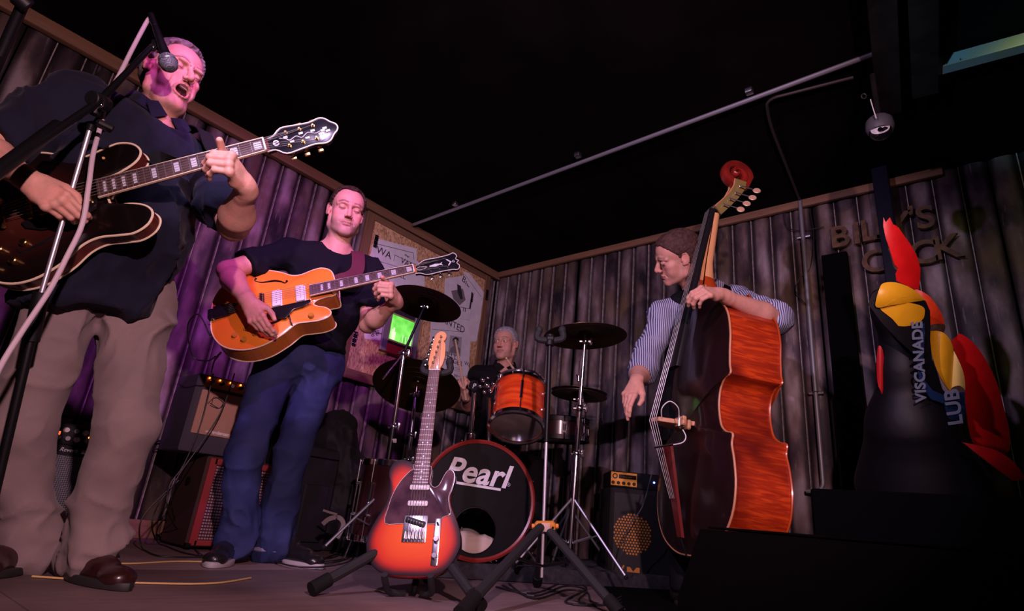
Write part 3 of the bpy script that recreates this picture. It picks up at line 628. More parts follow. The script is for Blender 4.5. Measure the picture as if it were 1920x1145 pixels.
# ---------------------------------------------------------------- people
SKIN = (.56, .31, .23)
def head(F, fr, op=0., eyes='closed', heavy=0., jaw=1., nose=1.):
    dz = -.017 * op; dy = .012 * op; A = lambda *a, **k: F.cap(*a, fr=fr, **k); E = lambda *a, **k: F.ell(*a, fr=fr, **k)
    E((0, .014, .032), (.0735, .094, .082), k=.01); E((0, -.034, .036), (.0625, .056, .058), k=.02); E((0, .03, -.01), (.066, .07, .06), k=.02)
    E((0, -.034, -.028), (.055, .050, .062), k=.02)
    for s in (-1, 1):
        A((s * .056, .008, -.045 + dz * .3), (s * .05 * jaw, -.002, -.078 + dz * .6), .017, .0155, k=.02)
        A((s * .05 * jaw, -.002, -.078 + dz * .6), (s * .014, -.076 + dy, -.106 + dz), .0165, .0155, k=.022)
        E((s * .043, -.052, -.022), (.021, .024, .017), k=.02); E((s * .038, -.05, -.055 + dz * .5), (.022, .026, .026), k=.025)
    E((0, -.076 + dy, -.104 + dz), (.018, .017, .016), k=.014); E((0, -.072 + dy * .5, -.072 + dz * .6), (.032, .022, .026), k=.02)
    E((0, -.03 + dy, -.09 + dz), (.038, .045, .02 + .008 * heavy), k=.03)
    A((-.03, -.083, .020), (0, -.09, .017), .0085, .0075, k=.014); A((.03, -.083, .020), (0, -.09, .017), .0085, .0075, k=.014)
    for s in (-1, 1):
        A((s * .03, -.083, .020), (s * .052, -.066, .014), .0085, .006, k=.012)
        E((s * .031, -.097, .0005), (.0185, .016, .0125), k=.012, op='sub')
        E((s * .031, -.0745, -.0005), (.0145, .0135, .0135), k=.0025)
        if eyes == 'closed':      # upper lid bulge, crease above, lash line below
            A((s * .0185, -.0835, -.004), (s * .031, -.0895, -.0078), .0014, .0016, k=.002, op='sub'); A((s * .031, -.0895, -.0078), (s * .0445, -.082, -.004), .0016, .0014, k=.002, op='sub')
            A((s * .018, -.0835, .0085), (s * .031, -.088, .0115), .0015, .002, k=.003, op='sub'); A((s * .031, -.088, .0115), (s * .045, -.08, .0075), .002, .0015, k=.003, op='sub')
        else:
            lz = .004 if eyes == 'open' else -.001
            A((s * .0175, -.083, lz * .4), (s * .030, -.0885, lz + .0025), .0024, .0028, k=.002); A((s * .030, -.0885, lz + .0025), (s * .0455, -.080, lz * .5), .0028, .0022, k=.002)
            A((s * .0175, -.083, -.001), (s * .030, -.0865, -.0078), .0018, .0022, k=.003); A((s * .030, -.0865, -.0078), (s * .0455, -.080, -.001), .0022, .0018, k=.003)
        A((s * .022, -.088, -.017), (s * .042, -.077, -.019), .0016, k=.005, op='sub')
    A((0, -.087, .012), (0, -.107 * (.5 + .5 * nose), -.030), .0065, .0088, k=.008); E((0, -.1105, -.0355), (.0105, .0105, .0095), k=.005)
    A((0, -.098, -.014), (0, -.103, -.03), .0085, .0095, k=.006)
    for s in (-1, 1):
        E((s * .0128, -.0995, -.0385), (.0072, .0100, .0075), k=.004); E((s * .0062, -.1055, -.0465), (.0034, .0052, .004), k=.0015, op='sub')
        A((s * .0185, -.0945, -.043), (s * (.032), -.080, -.070 + dz * .6), .0018 + .0014 * op, .002 + .0014 * op, k=.006 - .002 * op, op='sub')
        if op > .3:
            for j in range(3): A((s * .004, -.0935, .026 + j * .013), (s * .040, -.082, .029 + j * .013), .0016, k=.003, op='sub')
            A((s * .036, -.078, -.045), (s * .040, -.070, -.088), .0018, k=.006, op='sub'); A((s * .020, -.090, -.014), (s * .044, -.076, -.024), .0018, k=.003, op='sub')
            E((s * .026, -.091, .017), (.018, .008, .006), k=.006)
            A((s * .045, -.074, .002), (s * .060, -.058, .012), .001, k=.003, op='sub'); A((s * .045, -.074, -.004), (s * .061, -.058, -.006), .0014, k=.003, op='sub'); A((s * .005, -.096, .012), (s * .006, -.095, .026), .0018, k=.003, op='sub')
    A((0, -.097, -.049), (0, -.0955, -.058), .0018, k=.003, op='sub')
    if op < .3:
        for s in (-1, 1):
            A((0, -.0955, -.0655), (s * .011, -.0945, -.0640), .0046, k=.003); A((s * .011, -.0945, -.0640), (s * .0245, -.084, -.0685), .0042, .0022, k=.003)
            A((0, -.0935, -.0745), (s * .012, -.0915, -.0745), .0054, k=.004); A((s * .012, -.0915, -.0745), (s * .023, -.084, -.070), .0048, .002, k=.004)
            A((0, -.1005, -.0697), (s * .013, -.0985, -.0693), .0011, k=.0015, op='sub'); A((s * .013, -.0985, -.0693), (s * .0255, -.087, -.0697), .0012, .0014, k=.0015, op='sub')
        A((-.012, -.0935, -.0845), (.012, -.0935, -.0845), .0025, k=.006, op='sub')
    else:
        E((0, -.090, -.0790), (.0215, .034, .0185), k=.003, op='sub')
        P = [(.0255 * math.cos(t), -.0915 - .0035 * abs(math.sin(t)) + (.0075 * math.cos(t) ** 2) + (.006 if math.sin(t) < 0 else 0), -.0785 + .0215 * math.sin(t)) for t in np.linspace(0, 2 * PI, 15)]
        for a, b in zip(P[:-1], P[1:]): A(a, b, .0030, k=.005)
    for s in (-1, 1):     # ears
        Me = np.array([[.94, .3 * s, -.15 * s], [-.3 * s, .95, .1], [.15 * s, -.05, .98]]); Me = np.linalg.qr(Me)[0]; Me = Me * np.sign(np.diag(Me))
        E((s * .0765, .012, -.006), (.0068, .0180, .030), k=.006, M=Me); E((s * .0835, .007, -.001), (.0058, .0105, .0185), k=.003, M=Me, op='sub')
        A((s * .083, .020, .016), (s * .084, .027, -.004), .0028, k=.003); A((s * .079, .003, .018), (s * .083, .020, .0195), .0026, k=.003); E((s * .0755, -.0005, -.027), (.0055, .0075, .009), k=.004)
        A((s * .078, -.006, -.008), (s * .078, -.004, -.014), .0034, k=.003)
def head_colour(P, fr, col, op=0., eyes='closed', brow=(.10, .06, .045), stub=.25, iris=(.1, .12, .13), flush=.3, lips=(.42, .14, .12)):
    L = fr.loc(P); x, y, z = L.T; m = (np.abs(x) < .1) & (y < .05) & (y > -.14) & (np.abs(z) < .16); g = lambda v, s: np.exp(-(v / s) ** 2)
    ax = np.abs(x); dz = -.017 * op
    def mixc(w, c):
        w = (w * m)[:, None]; col[:] = col * (1 - w) + np.array(c) * w
    mixc(flush * g(ax - .042, .02) * g(z + .03, .022) * (y < -.03), (.60, .20, .16)); mixc(flush * g(x, .016) * g(z + .036, .014) * (y < -.085), (.6, .2, .16))
    mixc(.8 * flush * (ax > .072) * (y > -.02), (.62, .2, .15))
    mixc(stub * np.clip((-z - .045) / .02, 0, 1) * (y < .0) * np.clip((z + .14) / .03, 0, 1) * (ax < .07), (.22, .15, .14))
    bz = .0235 + .004 * g(ax - .032, .02) - .25 * np.clip(ax - .04, 0, 1); mixc(.85 * g(z - bz, .0042) * ((ax > .012) & (ax < .053)) * (y < -.05) * (.6 + .6 * vnoise(L, 900, 3)), brow)
    if op < .3:
        mixc(.75 * g(z + .0692 + .0008 * op, .0075) * (ax < .0245) * (y < -.083), lips); mixc(.8 * g(z + .0695, .0012) * (ax < .026) * (y < -.083), (.12, .03, .03))
    else:
        q = np.sqrt((x / .0295) ** 2 + ((z + .0785) / .026) ** 2); mixc(.75 * (q < 1) * (y < -.078), lips); q2 = np.sqrt((x / .0198) ** 2 + ((z + .0785) / .0175) ** 2)
        mixc(1. * (q2 < 1.02) * (y > -.0875) * (y < -.02), (.05, .008, .01))
    if eyes == 'closed': mixc(.55 * g(z - .002, .010) * g(ax - .020, .008) * (y < -.07), (.30, .12, .10)); mixc(.95 * g(z + .0070 - .12 * np.abs(ax - .031) ** 1., .0018) * g(ax - .031, .0135) ** .5 * (ax > .016) * (ax < .047) * (y < -.07), (.05, .025, .02))
    else:
        q = np.sqrt(((ax - .031) / .0130) ** 2 + ((z + .0012) / (.0056 if eyes == 'open' else .0042)) ** 2); w = (q < 1) * (y < -.07); mixc(w * 1., (.62, .55, .52))
        ex = x - np.sign(x) * .031; sh = -.003 if eyes != 'open' else .0; r = np.sqrt((ex + .002) ** 2 + (z + .0012 + sh * -1) ** 2); mixc(w * (r < .0056), iris); mixc(w * (r < .0025), (.01, .01, .01))
        mixc(.6 * g(q - 1.12, .10) * (z > -.001) * (y < -.07), (.08, .05, .04))
    mixc(.8 * g(np.sqrt((ax - .0062) ** 2 + (z + .0475) ** 2), .0032) * (y < -.09), (.08, .02, .02))
    return col
HAIRLINE = [(-.10, .075), (-.07, .055), (-.04, .024), (-.012, .006), (.02, -.012), (.045, -.035), (.062, -.052), (.08, -.078), (.1, -.09), (.14, -.1)]
def hair(parent, fr, m, off, line=HAIRLINE, th=.010, amp=.004, sc=90, recede=0., comb=(1, .35, 1), fade=.0):
    F = Fld((-.115, -.12, -.12), (.115, .14, .15), [((0, 0, 0), .2)], fine=.0027)
    F.ell((0, .016, .034), (.0755 + th * .8, .097 + th * .6, .084 + th), k=.0); F.ell((0, -.030, .044), (.066 + th * .5, .057 + th * .5, .060 + th * .8), k=.02)
    F.ell((0, .034, -.012), (.069 + th * .5, .070 + th * .7, .064), k=.02)
    X, Y, Z = F.ax[0][:, None, None], F.ax[1][None, :, None], F.ax[2][None, None, :]
    zs = [q[0] for q in line]; ys = [q[1] for q in line]
    yl = np.interp(F.ax[2], zs, ys)[None, None, :] + recede * np.exp(-((np.abs(X) - .04) / .02) ** 2) * (Z > .04)
    n = vnoise(np.stack(np.meshgrid(F.ax[0], F.ax[1], F.ax[2], indexing='ij'), -1).reshape(-1, 3), 120, 4).reshape(F.F.shape)
    cut = (yl - Y) * .8 + (n - .5) * .010
    F.F = np.maximum(F.F + np.clip(.5 - (Z + .1) / .2, 0, 1) * fade, cut.astype(np.float32))
    for s in (-1, 1): F.ell((s * .080, .012, -.012), (.017, .022, .034), k=.004, op='sub')
    P, Q = F.poly(); N = vnormals(P, Q)
    w = np.stack([vnoise(P, 30, 1 + j) for j in range(3)], 1); q = vnoise(P * np.array(comb) + w * .012, sc, 6); q2 = vnoise(P * np.array([1, .25, .6]) + w * .02, sc * 3, 8)
    P = P + N * ((1 - np.abs(2 * q - 1)) * amp + (q2 - .5) * amp * .8)[:, None]
    return qmesh('hair', fr.T + (P * fr.k) @ fr.M.T, Q, m, parent, off=off)
def rotv(v, ax, a):
    ax = nrm(ax); return v * math.cos(a) + np.cross(ax, v) * math.sin(a) + ax * (ax @ v) * (1 - math.cos(a))
def hand(F, w, d, n, side, curls, thumb=None, spread=(6, 1, -4, -10), sc=1.):
    w = np.array(w, float); d = nrm(d); n = np.array(n, float); n = nrm(n - d * (n @ d)); t = np.cross(d, n) * (1 if side == 'L' else -1)
    c = lambda a, b, h: w + (d * a + t * b + n * h) * sc
    kn = [(.090, .027), (.094, .0085), (.089, -.0095), (.080, -.0265)]; ln = [(.044, .026, .021), (.048, .030, .022), (.045, .028, .021), (.035, .021, .019)]; tips = []
    F.cap(c(-.02, 0, 0), c(.015, 0, 0), .0205 * sc, .019 * sc, k=.015, side=t, ratio=1.35); F.cap(c(.02, .002, -.002), c(.065, 0, -.003), .0175 * sc, .0150 * sc, k=.016, side=t, ratio=1.75)
    F.ell(c(.045, .025, -.012), (.016 * sc,) * 3, k=.018); F.ell(c(.04, -.022, -.009), (.014 * sc,) * 3, k=.016)
    for i, (f_, l_) in enumerate(kn):
        F.cap(c(.03, l_ * .6, 0), c(f_ - .004, l_, 0), .0115 * sc, .0108 * sc, k=.010)
        p = c(f_, l_, 0.); F.ell(p + n * .001, (.0118 * sc,) * 3, k=.006); dd = rotv(d, n, math.radians(spread[i]) * (1 if side == 'R' else -1) * -1); axc = np.cross(n, dd); r0 = .0098 * sc if i < 3 else .0085 * sc
        for j in range(3):
            dd = rotv(dd, axc, math.radians(curls[i][j])); q = p + dd * ln[i][j] * sc; r1 = r0 * (.93 if j < 2 else .82)
            F.cap(p, q, r0 * .97, r1, k=.0025 if j else .004)
            if j < 2: F.ell(q, (r1 * 1.08,) * 3, k=.003)
            p = q; r0 = r1
        tips.append(p)
    th = thumb or [(.022, .022, -.010), (.058, .046, -.022), (.088, .054, -.030), (.113, .052, -.034)]; T = [c(*q) for q in th]
    for j, (a, b, r0, r1) in enumerate(zip(T[:-1], T[1:], (.0165, .0118, .0108), (.0125, .0108, .0090))): F.cap(T[j], T[j + 1], r0 * sc, r1 * sc, k=.012 if j == 0 else .003)
    return tips, T
def arm(F, sh, el, wr, t=(0, 0, 1), big=1., k=.02):
    sh, el, wr = map(np.array, (sh, el, wr)); F.cap(sh, el, .047 * big, .0375 * big, k=k); F.ell(sh * .45 + el * .55, (.044 * big,) * 3, k=.02)
    b = el + (wr - el) * .28; F.cap(el, b, .0365 * big, .0425 * big, k=.02); F.cap(b, wr - (wr - el) * .1, .0425 * big, .0235 * big, k=.02, side=t, ratio=1.12); F.cap(wr - (wr - el) * .15, wr, .0225 * big, .021 * big, k=.012, side=t, ratio=1.3)
def bake_person(F, fr, **hc):
    P, Q = F.poly(); col = np.tile(np.array(SKIN), (len(P), 1)); n = vnoise(P, 60, 2); n2 = vnoise(P, 14, 5)
    n3 = vnoise(P, 160, 7); col *= (.80 + .2 * n + .14 * n2 + .14 * n3)[:, None] * np.stack([np.ones(len(P)), 1 - .16 * n, 1 - .14 * n], 1); col = head_colour(P, fr, col, **hc); return P, Q, np.clip(col, 0, 1)
skin_m = mat('skin', SKIN, .55, attr='Col', bump=(190, .35, .0015), sss=.05, spec=.35)
def shoe(parent, heel, toe, m, sm, off, w=.047, h=.075, name='shoe'):
    heel = np.array(heel, float); toe = np.array(toe, float); d = nrm(toe - heel); L = np.linalg.norm(toe - heel); s = nrm(np.cross(d, (0, 0, 1)))
    lo = np.minimum(heel, toe) - .09; hi = np.maximum(heel, toe) + .09; lo[2] = -.01; hi[2] = .2
    F = Fld(lo, hi, [((heel + toe) / 2, .3)], fine=.005); z = V(0, 0, 1)
    F.cap(heel + z * .038 + d * .035, toe + z * .024 - d * .045, .038, .028, k=.01, side=s, ratio=w / .043); F.cap(heel + z * .058 + d * .045, heel + z * .044 + d * L * .58, h * .50, .030, k=.03)
    F.ell(toe + z * .028 - d * .06, (.044, .044, .024), k=.02); F.cap(heel + z * .1 + d * .045, heel + z * .06 + d * .05, .036, .042, k=.02)
    F.half((0, 0, .012), (0, 0, -1)); P, Q = F.poly(); o = qmesh(name, P, Q, m, parent, off=off)
    a = np.array([heel[:2] + d[:2] * .0, toe[:2]]); out = []
    for t in np.linspace(0, 2 * PI, 28, endpoint=False):
        cx = .5 + .5 * math.cos(t); wd = w * (.82 + .25 * math.sin(cx * 2.6)) ; out.append((heel + d * (cx * L))[:2] + s[:2] * math.sin(t) * wd * 1.08)
    so = MB(off).prism(out, .001, .022, bev=.004).build('sole', sm, o); so.parent = o; return o
# ---------------------------------------------------------------- guitars
rosewood = mat('rosewood_board', (.09, .045, .045), .45, noise=(60, (.05, .02, .02), .7))
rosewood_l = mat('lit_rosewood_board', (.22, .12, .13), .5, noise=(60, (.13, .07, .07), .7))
maple = mat('honey_maple', (.80, .42, .16), .35, coat=.3, wood=((60, 3, 60), (.6, .28, .09), .5))
gloss_black = mat('gloss_black', (.01, .008, .01), .15, coat=.6)
def plate(mb, out, z, arch, cen=(0, .03), flip=False):
    o = np.array(out, float); n = len(o); c = np.array(cen); rings = []
    for s, h in ((1, 0), (.975, .12), (.93, .2), (.8, .5), (.6, .8), (.35, .96), (.12, 1)): rings.append(np.concatenate([c + (o - c) * s, np.full((n, 1), z + arch * h * (-1 if flip else 1))], 1))
    v = np.concatenate(rings + [[[c[0], c[1], z + arch * (-1 if flip else 1)]]]); K = len(rings); f = []
    for k in range(K - 1):
        for i in range(n):
            q = [k * n + i, k * n + (i + 1) % n, (k + 1) * n + (i + 1) % n, (k + 1) * n + i]; f.append(q[::-1] if flip else q)
    for i in range(n):
        q = [(K - 1) * n + i, (K - 1) * n + (i + 1) % n, K * n]; f.append(q[::-1] if flip else q)
    mb.raw(v, f)
def ccw(o):
    o = np.array(o, float); a = np.sum(o[:, 0] * np.roll(o[:, 1], -1) - o[:, 1] * np.roll(o[:, 0], -1)); return o if a > 0 else o[::-1]
def loop3(out, z): o = np.array(out); return np.concatenate([o, np.full((len(o), 1), z)], 1)
def fret_y(L, n): return L * 2 ** (-n / 12)
def neck_parts(G, L, nfret, zb, w0, w1, board_m, neck_m, fretm, bind=None, heel_y=.3, inlay=None, dots=False, extra_end=0.):
    """finger board (top at zb), neck back, frets, inlays; y runs from the bridge (0) to the nut (L)"""
    ye = fret_y(L, nfret) - .006 - extra_end
    W_ = lambda y: w0 + (w1 - w0) * (L - y) / (L - ye)
    out = [(-W_(L) / 2, L), (-W_(ye) / 2, ye), (W_(ye) / 2, ye), (W_(L) / 2, L)]
    fb = MB().prism(ccw(out), zb - .006, zb, bev=.001).build('fretboard', board_m, G)
    v = []; N_ = 12; ys = [L + .012, L, L * .8, heel_y + .03, heel_y]; ds = [.017, .016, .018, .020, .045]
    for y, d in zip(ys, ds):
        for k in range(N_ + 1):
            t = PI * k / N_; v.append((W_(min(y, L)) / 2 * math.cos(t), y, zb - .006 - d * math.sin(t) ** .8))
    f = [[i * (N_ + 1) + k, i * (N_ + 1) + k + 1, (i + 1) * (N_ + 1) + k + 1, (i + 1) * (N_ + 1) + k] for i in range(4) for k in range(N_)]
    f += [[i * (N_ + 1) + N_, i * (N_ + 1), (i + 1) * (N_ + 1), (i + 1) * (N_ + 1) + N_] for i in range(4)]
    MB().raw(v, [q[::-1] for q in f]).build('neck', neck_m, G)
    if bind is not None:
        for s in (-1, 1): MB().box((-.0012, 0, zb - .006), (.0012, 1, zb + .0004)).raw([], []) if False else MB().raw([(s * W_(L) / 2, L, zb - .0062), (s * W_(ye) / 2, ye, zb - .0062), (s * (W_(ye) / 2 + .0022), ye, zb - .0062), (s * (W_(L) / 2 + .0022), L, zb - .0062), (s * W_(L) / 2, L, zb + .0004), (s * W_(ye) / 2, ye, zb + .0004), (s * (W_(ye) / 2 + .0022), ye, zb + .0004), (s * (W_(L) / 2 + .0022), L, zb + .0004)], [[0, 1, 2, 3], [4, 5, 6, 7], [0, 1, 5, 4], [2, 3, 7, 6], [1, 2, 6, 5], [3, 0, 4, 7]]).build('neck_binding', bind, G, smooth=False)
    MB().box((-w0 / 2 - .001, L - .001, zb - .006), (w0 / 2 + .001, L + .004, zb + .003), bev=.0008).build('nut', ivory, G)
    for n in range(1, nfret + 1):
        y = fret_y(L, n); MB().tube([(-W_(y) / 2, y, zb), (W_(y) / 2, y, zb)], .0011, 6).build('fret', fretm, fb)
    if inlay:
        for n in inlay:
            if n > nfret: continue
            a, b = fret_y(L, n), fret_y(L, n - 1) if n > 1 else L
            m = (a + b) / 2; h = (b - a) * .62; w = W_(m) * .62
            if dots:
                for xx in ((-.009, .009) if n in (12, 24) else (0,)): MB().cyl((xx, m, zb - .001), (xx, m, zb + .0004), .0032, 14).build('position_dot', pearl, fb)
            else:
                MB().box((-w / 2, m - h / 2, zb - .001), (w / 2, m + h / 2, zb + .0004)).build('block_inlay', pearl, fb, smooth=False)
    return W_, ye
def string_set(G, L, zb, ws0, ws1, zbr, yb=0., ytail=-.03, ztail=None, heads=None):
    for i in range(6):
        a = -ws1 / 2 + ws1 * i / 5; b = -ws0 / 2 + ws0 * i / 5; pts = [(a, yb, zbr), (b, L, zb + .0022)]
        if ytail is not None: pts = [(a * .85, ytail, ztail)] + pts
        if heads: pts.append(heads[i])
        MB().tube(pts, .0007 + .00025 * (5 - i) / 5, 5).build('string', wire, G)
def pegs_3x3(G, ys, x0, x1, z, m, knob_out=.022, both=True):
    for j, y in enumerate(ys):
        for s in (-1, 1):
            x = s * (x0 + (x1 - x0) * j / (len(ys) - 1)); g = MB(); g.cyl((x * .55, y, z), (x * .55, y, z + .009), .0032, 10); g.lathe([(.0, 0), (.0052, 0), (.0052, .002), (.0, .002)], (x * .55, y, z), (0, 0, 1), 12)
            g.tube([(x, y, z - .016), (x + s * .008, y, z - .016)], .0022, 6); g.box((-.0058, -.0085, -.003), (.0058, .0085, .003), c=(x + s * (.012), y, z - .016), bev=.002); g.cyl((x * .8, y, z - .021), (x * .8, y, z - .012), .008, 10); g.build('tuning_peg', m, G)

# --- sunburst double-cutaway semi-hollow guitar of the singer
M3 = np.array([[0.34, 0.661, 0.669], [0.286, 0.605, -0.743], [-0.896, 0.444, 0.016]]); T3 = V(-1.96, .232, .943)
def ortho(M):
    U, S, Vt = np.linalg.svd(M); return U @ Vt
M3 = ortho(M3)
G3 = thing('electric_guitar', 'dark sunburst semi-hollow electric guitar with cream edging held by the singer', 'guitar', T3, M3)
half = [(0, -.19), (.08, -.184), (.15, -.15), (.197, -.09), (.206, -.025), (.183, .045), (.147, .10), (.137, .145), (.147, .195), (.153, .235), (.138, .272), (.108, .289), (.080, .277), (.060, .243), (.050, .20), (.034, .185)]
o3 = ccw(spline([(-x, y) for x, y in half[::-1]][:-1] + half, 5, True))
burst = bpy.data.materials.new('dark_sunburst'); burst.use_nodes = True
def sunburst(m, cols, sc, cen=(0, 0, 0), coat=.5, wob=.0):
    nt = m.node_tree; N = nt.nodes; b = N['Principled BSDF']; b.inputs['Roughness'].default_value = .25; b.inputs['Coat Weight'].default_value = coat; b.inputs['Coat Roughness'].default_value = .08
    tc = N.new('ShaderNodeTexCoord'); mp = N.new('ShaderNodeMapping'); mp.inputs['Location'].default_value = [-c * s for c, s in zip(cen, sc)]; mp.inputs['Scale'].default_value = sc; nt.links.new(tc.outputs['Object'], mp.inputs[0])
    ln = N.new('ShaderNodeVectorMath'); ln.operation = 'LENGTH'; nt.links.new(mp.outputs[0], ln.inputs[0]); r = N.new('ShaderNodeValToRGB'); nt.links.new(ln.outputs['Value'], r.inputs[0])
    e = r.color_ramp.elements; e[0].position = cols[0][0]; e[0].color = (*cols[0][1], 1); e[1].position = cols[-1][0]; e[1].color = (*cols[-1][1], 1)
    for p, c in cols[1:-1]: q = e.new(p); q.color = (*c, 1)
    nt.links.new(r.outputs[0], b.inputs['Base Color']); return m
sunburst(burst, [(0, (.075, .018, .010)), (.4, (.035, .008, .006)), (.7, (.008, .003, .003)), (1, (.004, .002, .002))], (4.6, 4.2, 0.01), (0, -.02, 0), .12)
sd = mat('dark_red_gloss_side', (.10, .018, .012), .25, coat=.5)
g = MB(); plate(g, o3, .0, .014); g.build('top', burst, G3, angle=50)
g = MB(); n = len(o3); g.raw(np.concatenate([loop3(o3, 0), loop3(o3, -.042)]), [[i, n + i, n + (i + 1) % n, (i + 1) % n] for i in range(n)]); g.build('sides', sd, G3)
g = MB(); plate(g, o3, -.042, .010, flip=True); g.build('back', sd, G3, angle=50)
for z in (0, -.042): MB().tube(np.concatenate([loop3(o3 * 1.001, z), [[*o3[0] * 1.001, z]]]), .0034, 6, caps=False).build('edge_binding', cream, G3)
neck_parts(G3, .628, 22, .026, .043, .056, rosewood, sd, wire, cream, heel_y=.19, inlay=[1, 3, 5, 7, 9, 12, 15, 17, 19, 21])
hs = [(-.0225, .632), (-.024, .655), (-.046, .682), (-.044, .72), (-.040, .765), (-.046, .795), (-.040, .812), (-.024, .825), (-.012, .838), (0, .842)]
hs = ccw(spline(hs + [(-x, y) for x, y in hs[-2::-1]], 3)[:-0 or None])
hsm = mat('headstock_face_black', (.008, .008, .012), .2, coat=.6); HZ = .016
hd = MB().prism(hs, HZ - .015, HZ, bev=.001).build('headstock', hsm, G3)
MB().tube(np.concatenate([loop3(hs, HZ), [[*hs[0], HZ]]]), .0022, 6).build('headstock_binding', ivory, G3)
RM = np.array([[0, -1, 0], [1, 0, 0], [0, 0, 1]], float)   # text reads along +y with its top to the bass side
lettering('logo_print', 'e', .040, pearl, hd, (-.002, .660, HZ + .0006), RM, extrude=.0004, offset=.0006)
MB().tube(spline([(-.012, .672, HZ + .001), (-.004, .69, HZ + .001), (.004, .70, HZ + .001), (-.004, .72, HZ + .001), (.006, .735, HZ + .001), (-.006, .755, HZ + .001), (.004, .775, HZ + .001), (0, .79, HZ + .001)], 4), .0012, 5).build('vine_inlay', pearl, hd)
for (x, y) in ((-.010, .690), (.010, .705), (-.010, .735), (.012, .75), (-.008, .77), (.010, .79), (-.006, .805), (.006, .812), (.0, .798)): MB().box((x - .0035, y - .006, HZ), (x + .0035, y + .006, HZ + .0012)).build('leaf_inlay', pearl, hd, smooth=False)
pegs_3x3(G3, (.695, .735, .775), .044, .042, HZ, gold)
string_set(G3, .628, .026, .036, .052, .034, 0., -.07, .028, [(s * .024, y, HZ + .006) for s, y in ((-1, .695), (-1, .735), (-1, .775), (1, .775), (1, .735), (1, .695))])
MB().box((-.042, -.008, .014), (.042, .006, .031), bev=.003).build('bridge', gold, G3); MB().box((-.045, -.078, .018), (.045, -.066, .030), bev=.004).build('tailpiece', gold, G3)
for y in (.035, .135): MB().box((-.036, y - .019, .012), (.036, y + .019, .026), bev=.003).build('pickup', gold, G3)
MB().prism(ccw([(.030, .02), (.03, .165), (.06, .16), (.085, .10), (.08, .02), (.06, -.02), (.04, -.03)]), .018, .022, bev=.001).build('pickguard', gloss_black, G3)
for (x, y) in ((.10, -.03), (.145, -.06), (.10, -.09), (.145, -.115)): MB().lathe([(0, 0), (.012, 0), (.010, .014), (.008, .016), (0, .016)], (x, y, .008), (0, 0, 1), 16).build('control_knob', gold, G3)
MB().tube([(-.1, .195, .012), (-.096, .2, .024)], .004, 8).build('toggle_switch', gold, G3)
for s in (-1, 1): MB().tube(spline([(s * .12, .06, .010), (s * .105, .05, .012), (s * .112, .02, .013), (s * .118, -.01, .012), (s * .125, -.04, .010), (s * .112, -.052, .010)], 4), [.004] * 3 + [.003] * 15 + [.004] * 3 if False else .004, 6).build('sound_hole', gloss_black, G3)

# --- orange archtop of the second guitarist
MA = ortho(np.array([[0.464, 0.68, 0.568], [-0.004, 0.643, -0.766], [-0.886, 0.352, 0.301]])); TA = V(-2.302, 1.078, 1.012)
GA = thing('archtop_guitar', 'orange hollow-body archtop guitar with two white pickups', 'guitar', TA, MA)
oa = [(0, -.215), (-.09, -.208), (-.165, -.165), (-.205, -.09), (-.205, -.01), (-.172, .065), (-.137, .115), (-.13, .155), (-.142, .205), (-.143, .245), (-.118, .28), (-.07, .292), (-.02, .29), (.024, .288), (.027, .25), (.033, .212), (.05, .196), (.066, .21), (.085, .245), (.112, .262), (.134, .25), (.142, .21), (.137, .165), (.135, .12), (.172, .065), (.205, -.01), (.205, -.09), (.165, -.165), (.09, -.208)]
oa = ccw(spline(oa, 5, True))
om = mat('amber_flamed_top', (.80, .24, .028), .30, coat=.6, noise=(3.2, (.66, .15, .015), .8), spec=.5); om2 = mat('amber_side', (.55, .17, .025), .32, coat=.5, wood=((3, 120, 3), (.38, .09, .012), .6))
g = MB(); plate(g, oa, .0, .018, (0, .0)); g.build('top', om, GA, angle=50)
D = .085; n = len(oa); g = MB(); g.raw(np.concatenate([loop3(oa, 0), loop3(oa, -D)]), [[i, n + i, n + (i + 1) % n, (i + 1) % n] for i in range(n)]); g.build('sides', om2, GA)
g = MB(); plate(g, oa, -D, .014, (0, .0), flip=True); g.build('back', om2, GA, angle=50)
for z in (0, -D): MB().tube(np.concatenate([loop3(oa * 1.001, z), [[*oa[0] * 1.001, z]]]), .0028, 6, caps=False).build('edge_binding', cream, GA)
neck_parts(GA, .63, 20, .034, .043, .056, rosewood, om2, wire, cream, heel_y=.28, inlay=[1, 3, 5, 7, 9, 12, 15, 17])
ha = [(-.0225, .634), (-.026, .655), (-.043, .685), (-.042, .74), (-.044, .79), (-.05, .815), (-.03, .826), (-.012, .818), (0, .828)]
ha = ccw(spline(ha + [(-x, y) for x, y in ha[-2::-1]], 3)); HZ = .022
hd = MB().prism(ha, HZ - .015, HZ, bev=.001).build('headstock', hsm, GA); MB().tube(np.concatenate([loop3(ha, HZ), [[*ha[0], HZ]]]), .0016, 6).build('headstock_binding', ivory, GA)
MB().tube(spline([(0, .64, HZ + .001), (-.009, .655, HZ + .001), (-.006, .675, HZ + .001), (0, .688, HZ + .001), (.006, .675, HZ + .001), (.009, .655, HZ + .001), (0, .64, HZ + .001)], 4), .0012, 5).build('cover_outline', ivory, hd)
MB().prism(ccw([(-.003, .70), (-.008, .725), (-.003, .745), (-.010, .758), (0, .752), (.010, .758), (.003, .745), (.008, .725), (.003, .70)]), HZ, HZ + .0012).build('column_inlay', pearl, hd, smooth=False)
MB().prism(ccw([(-.02, .775), (0, .79), (.02, .775), (.02, .781), (0, .797), (-.02, .781)]), HZ, HZ + .0012).build('chevron_inlay', pearl, hd, smooth=False)
lettering('logo_print', 'G', .018, pearl, hd, (0, .805, HZ + .0006), RM, extrude=.0004)
pegs_3x3(GA, (.70, .738, .776), .043, .043, HZ, chrome)
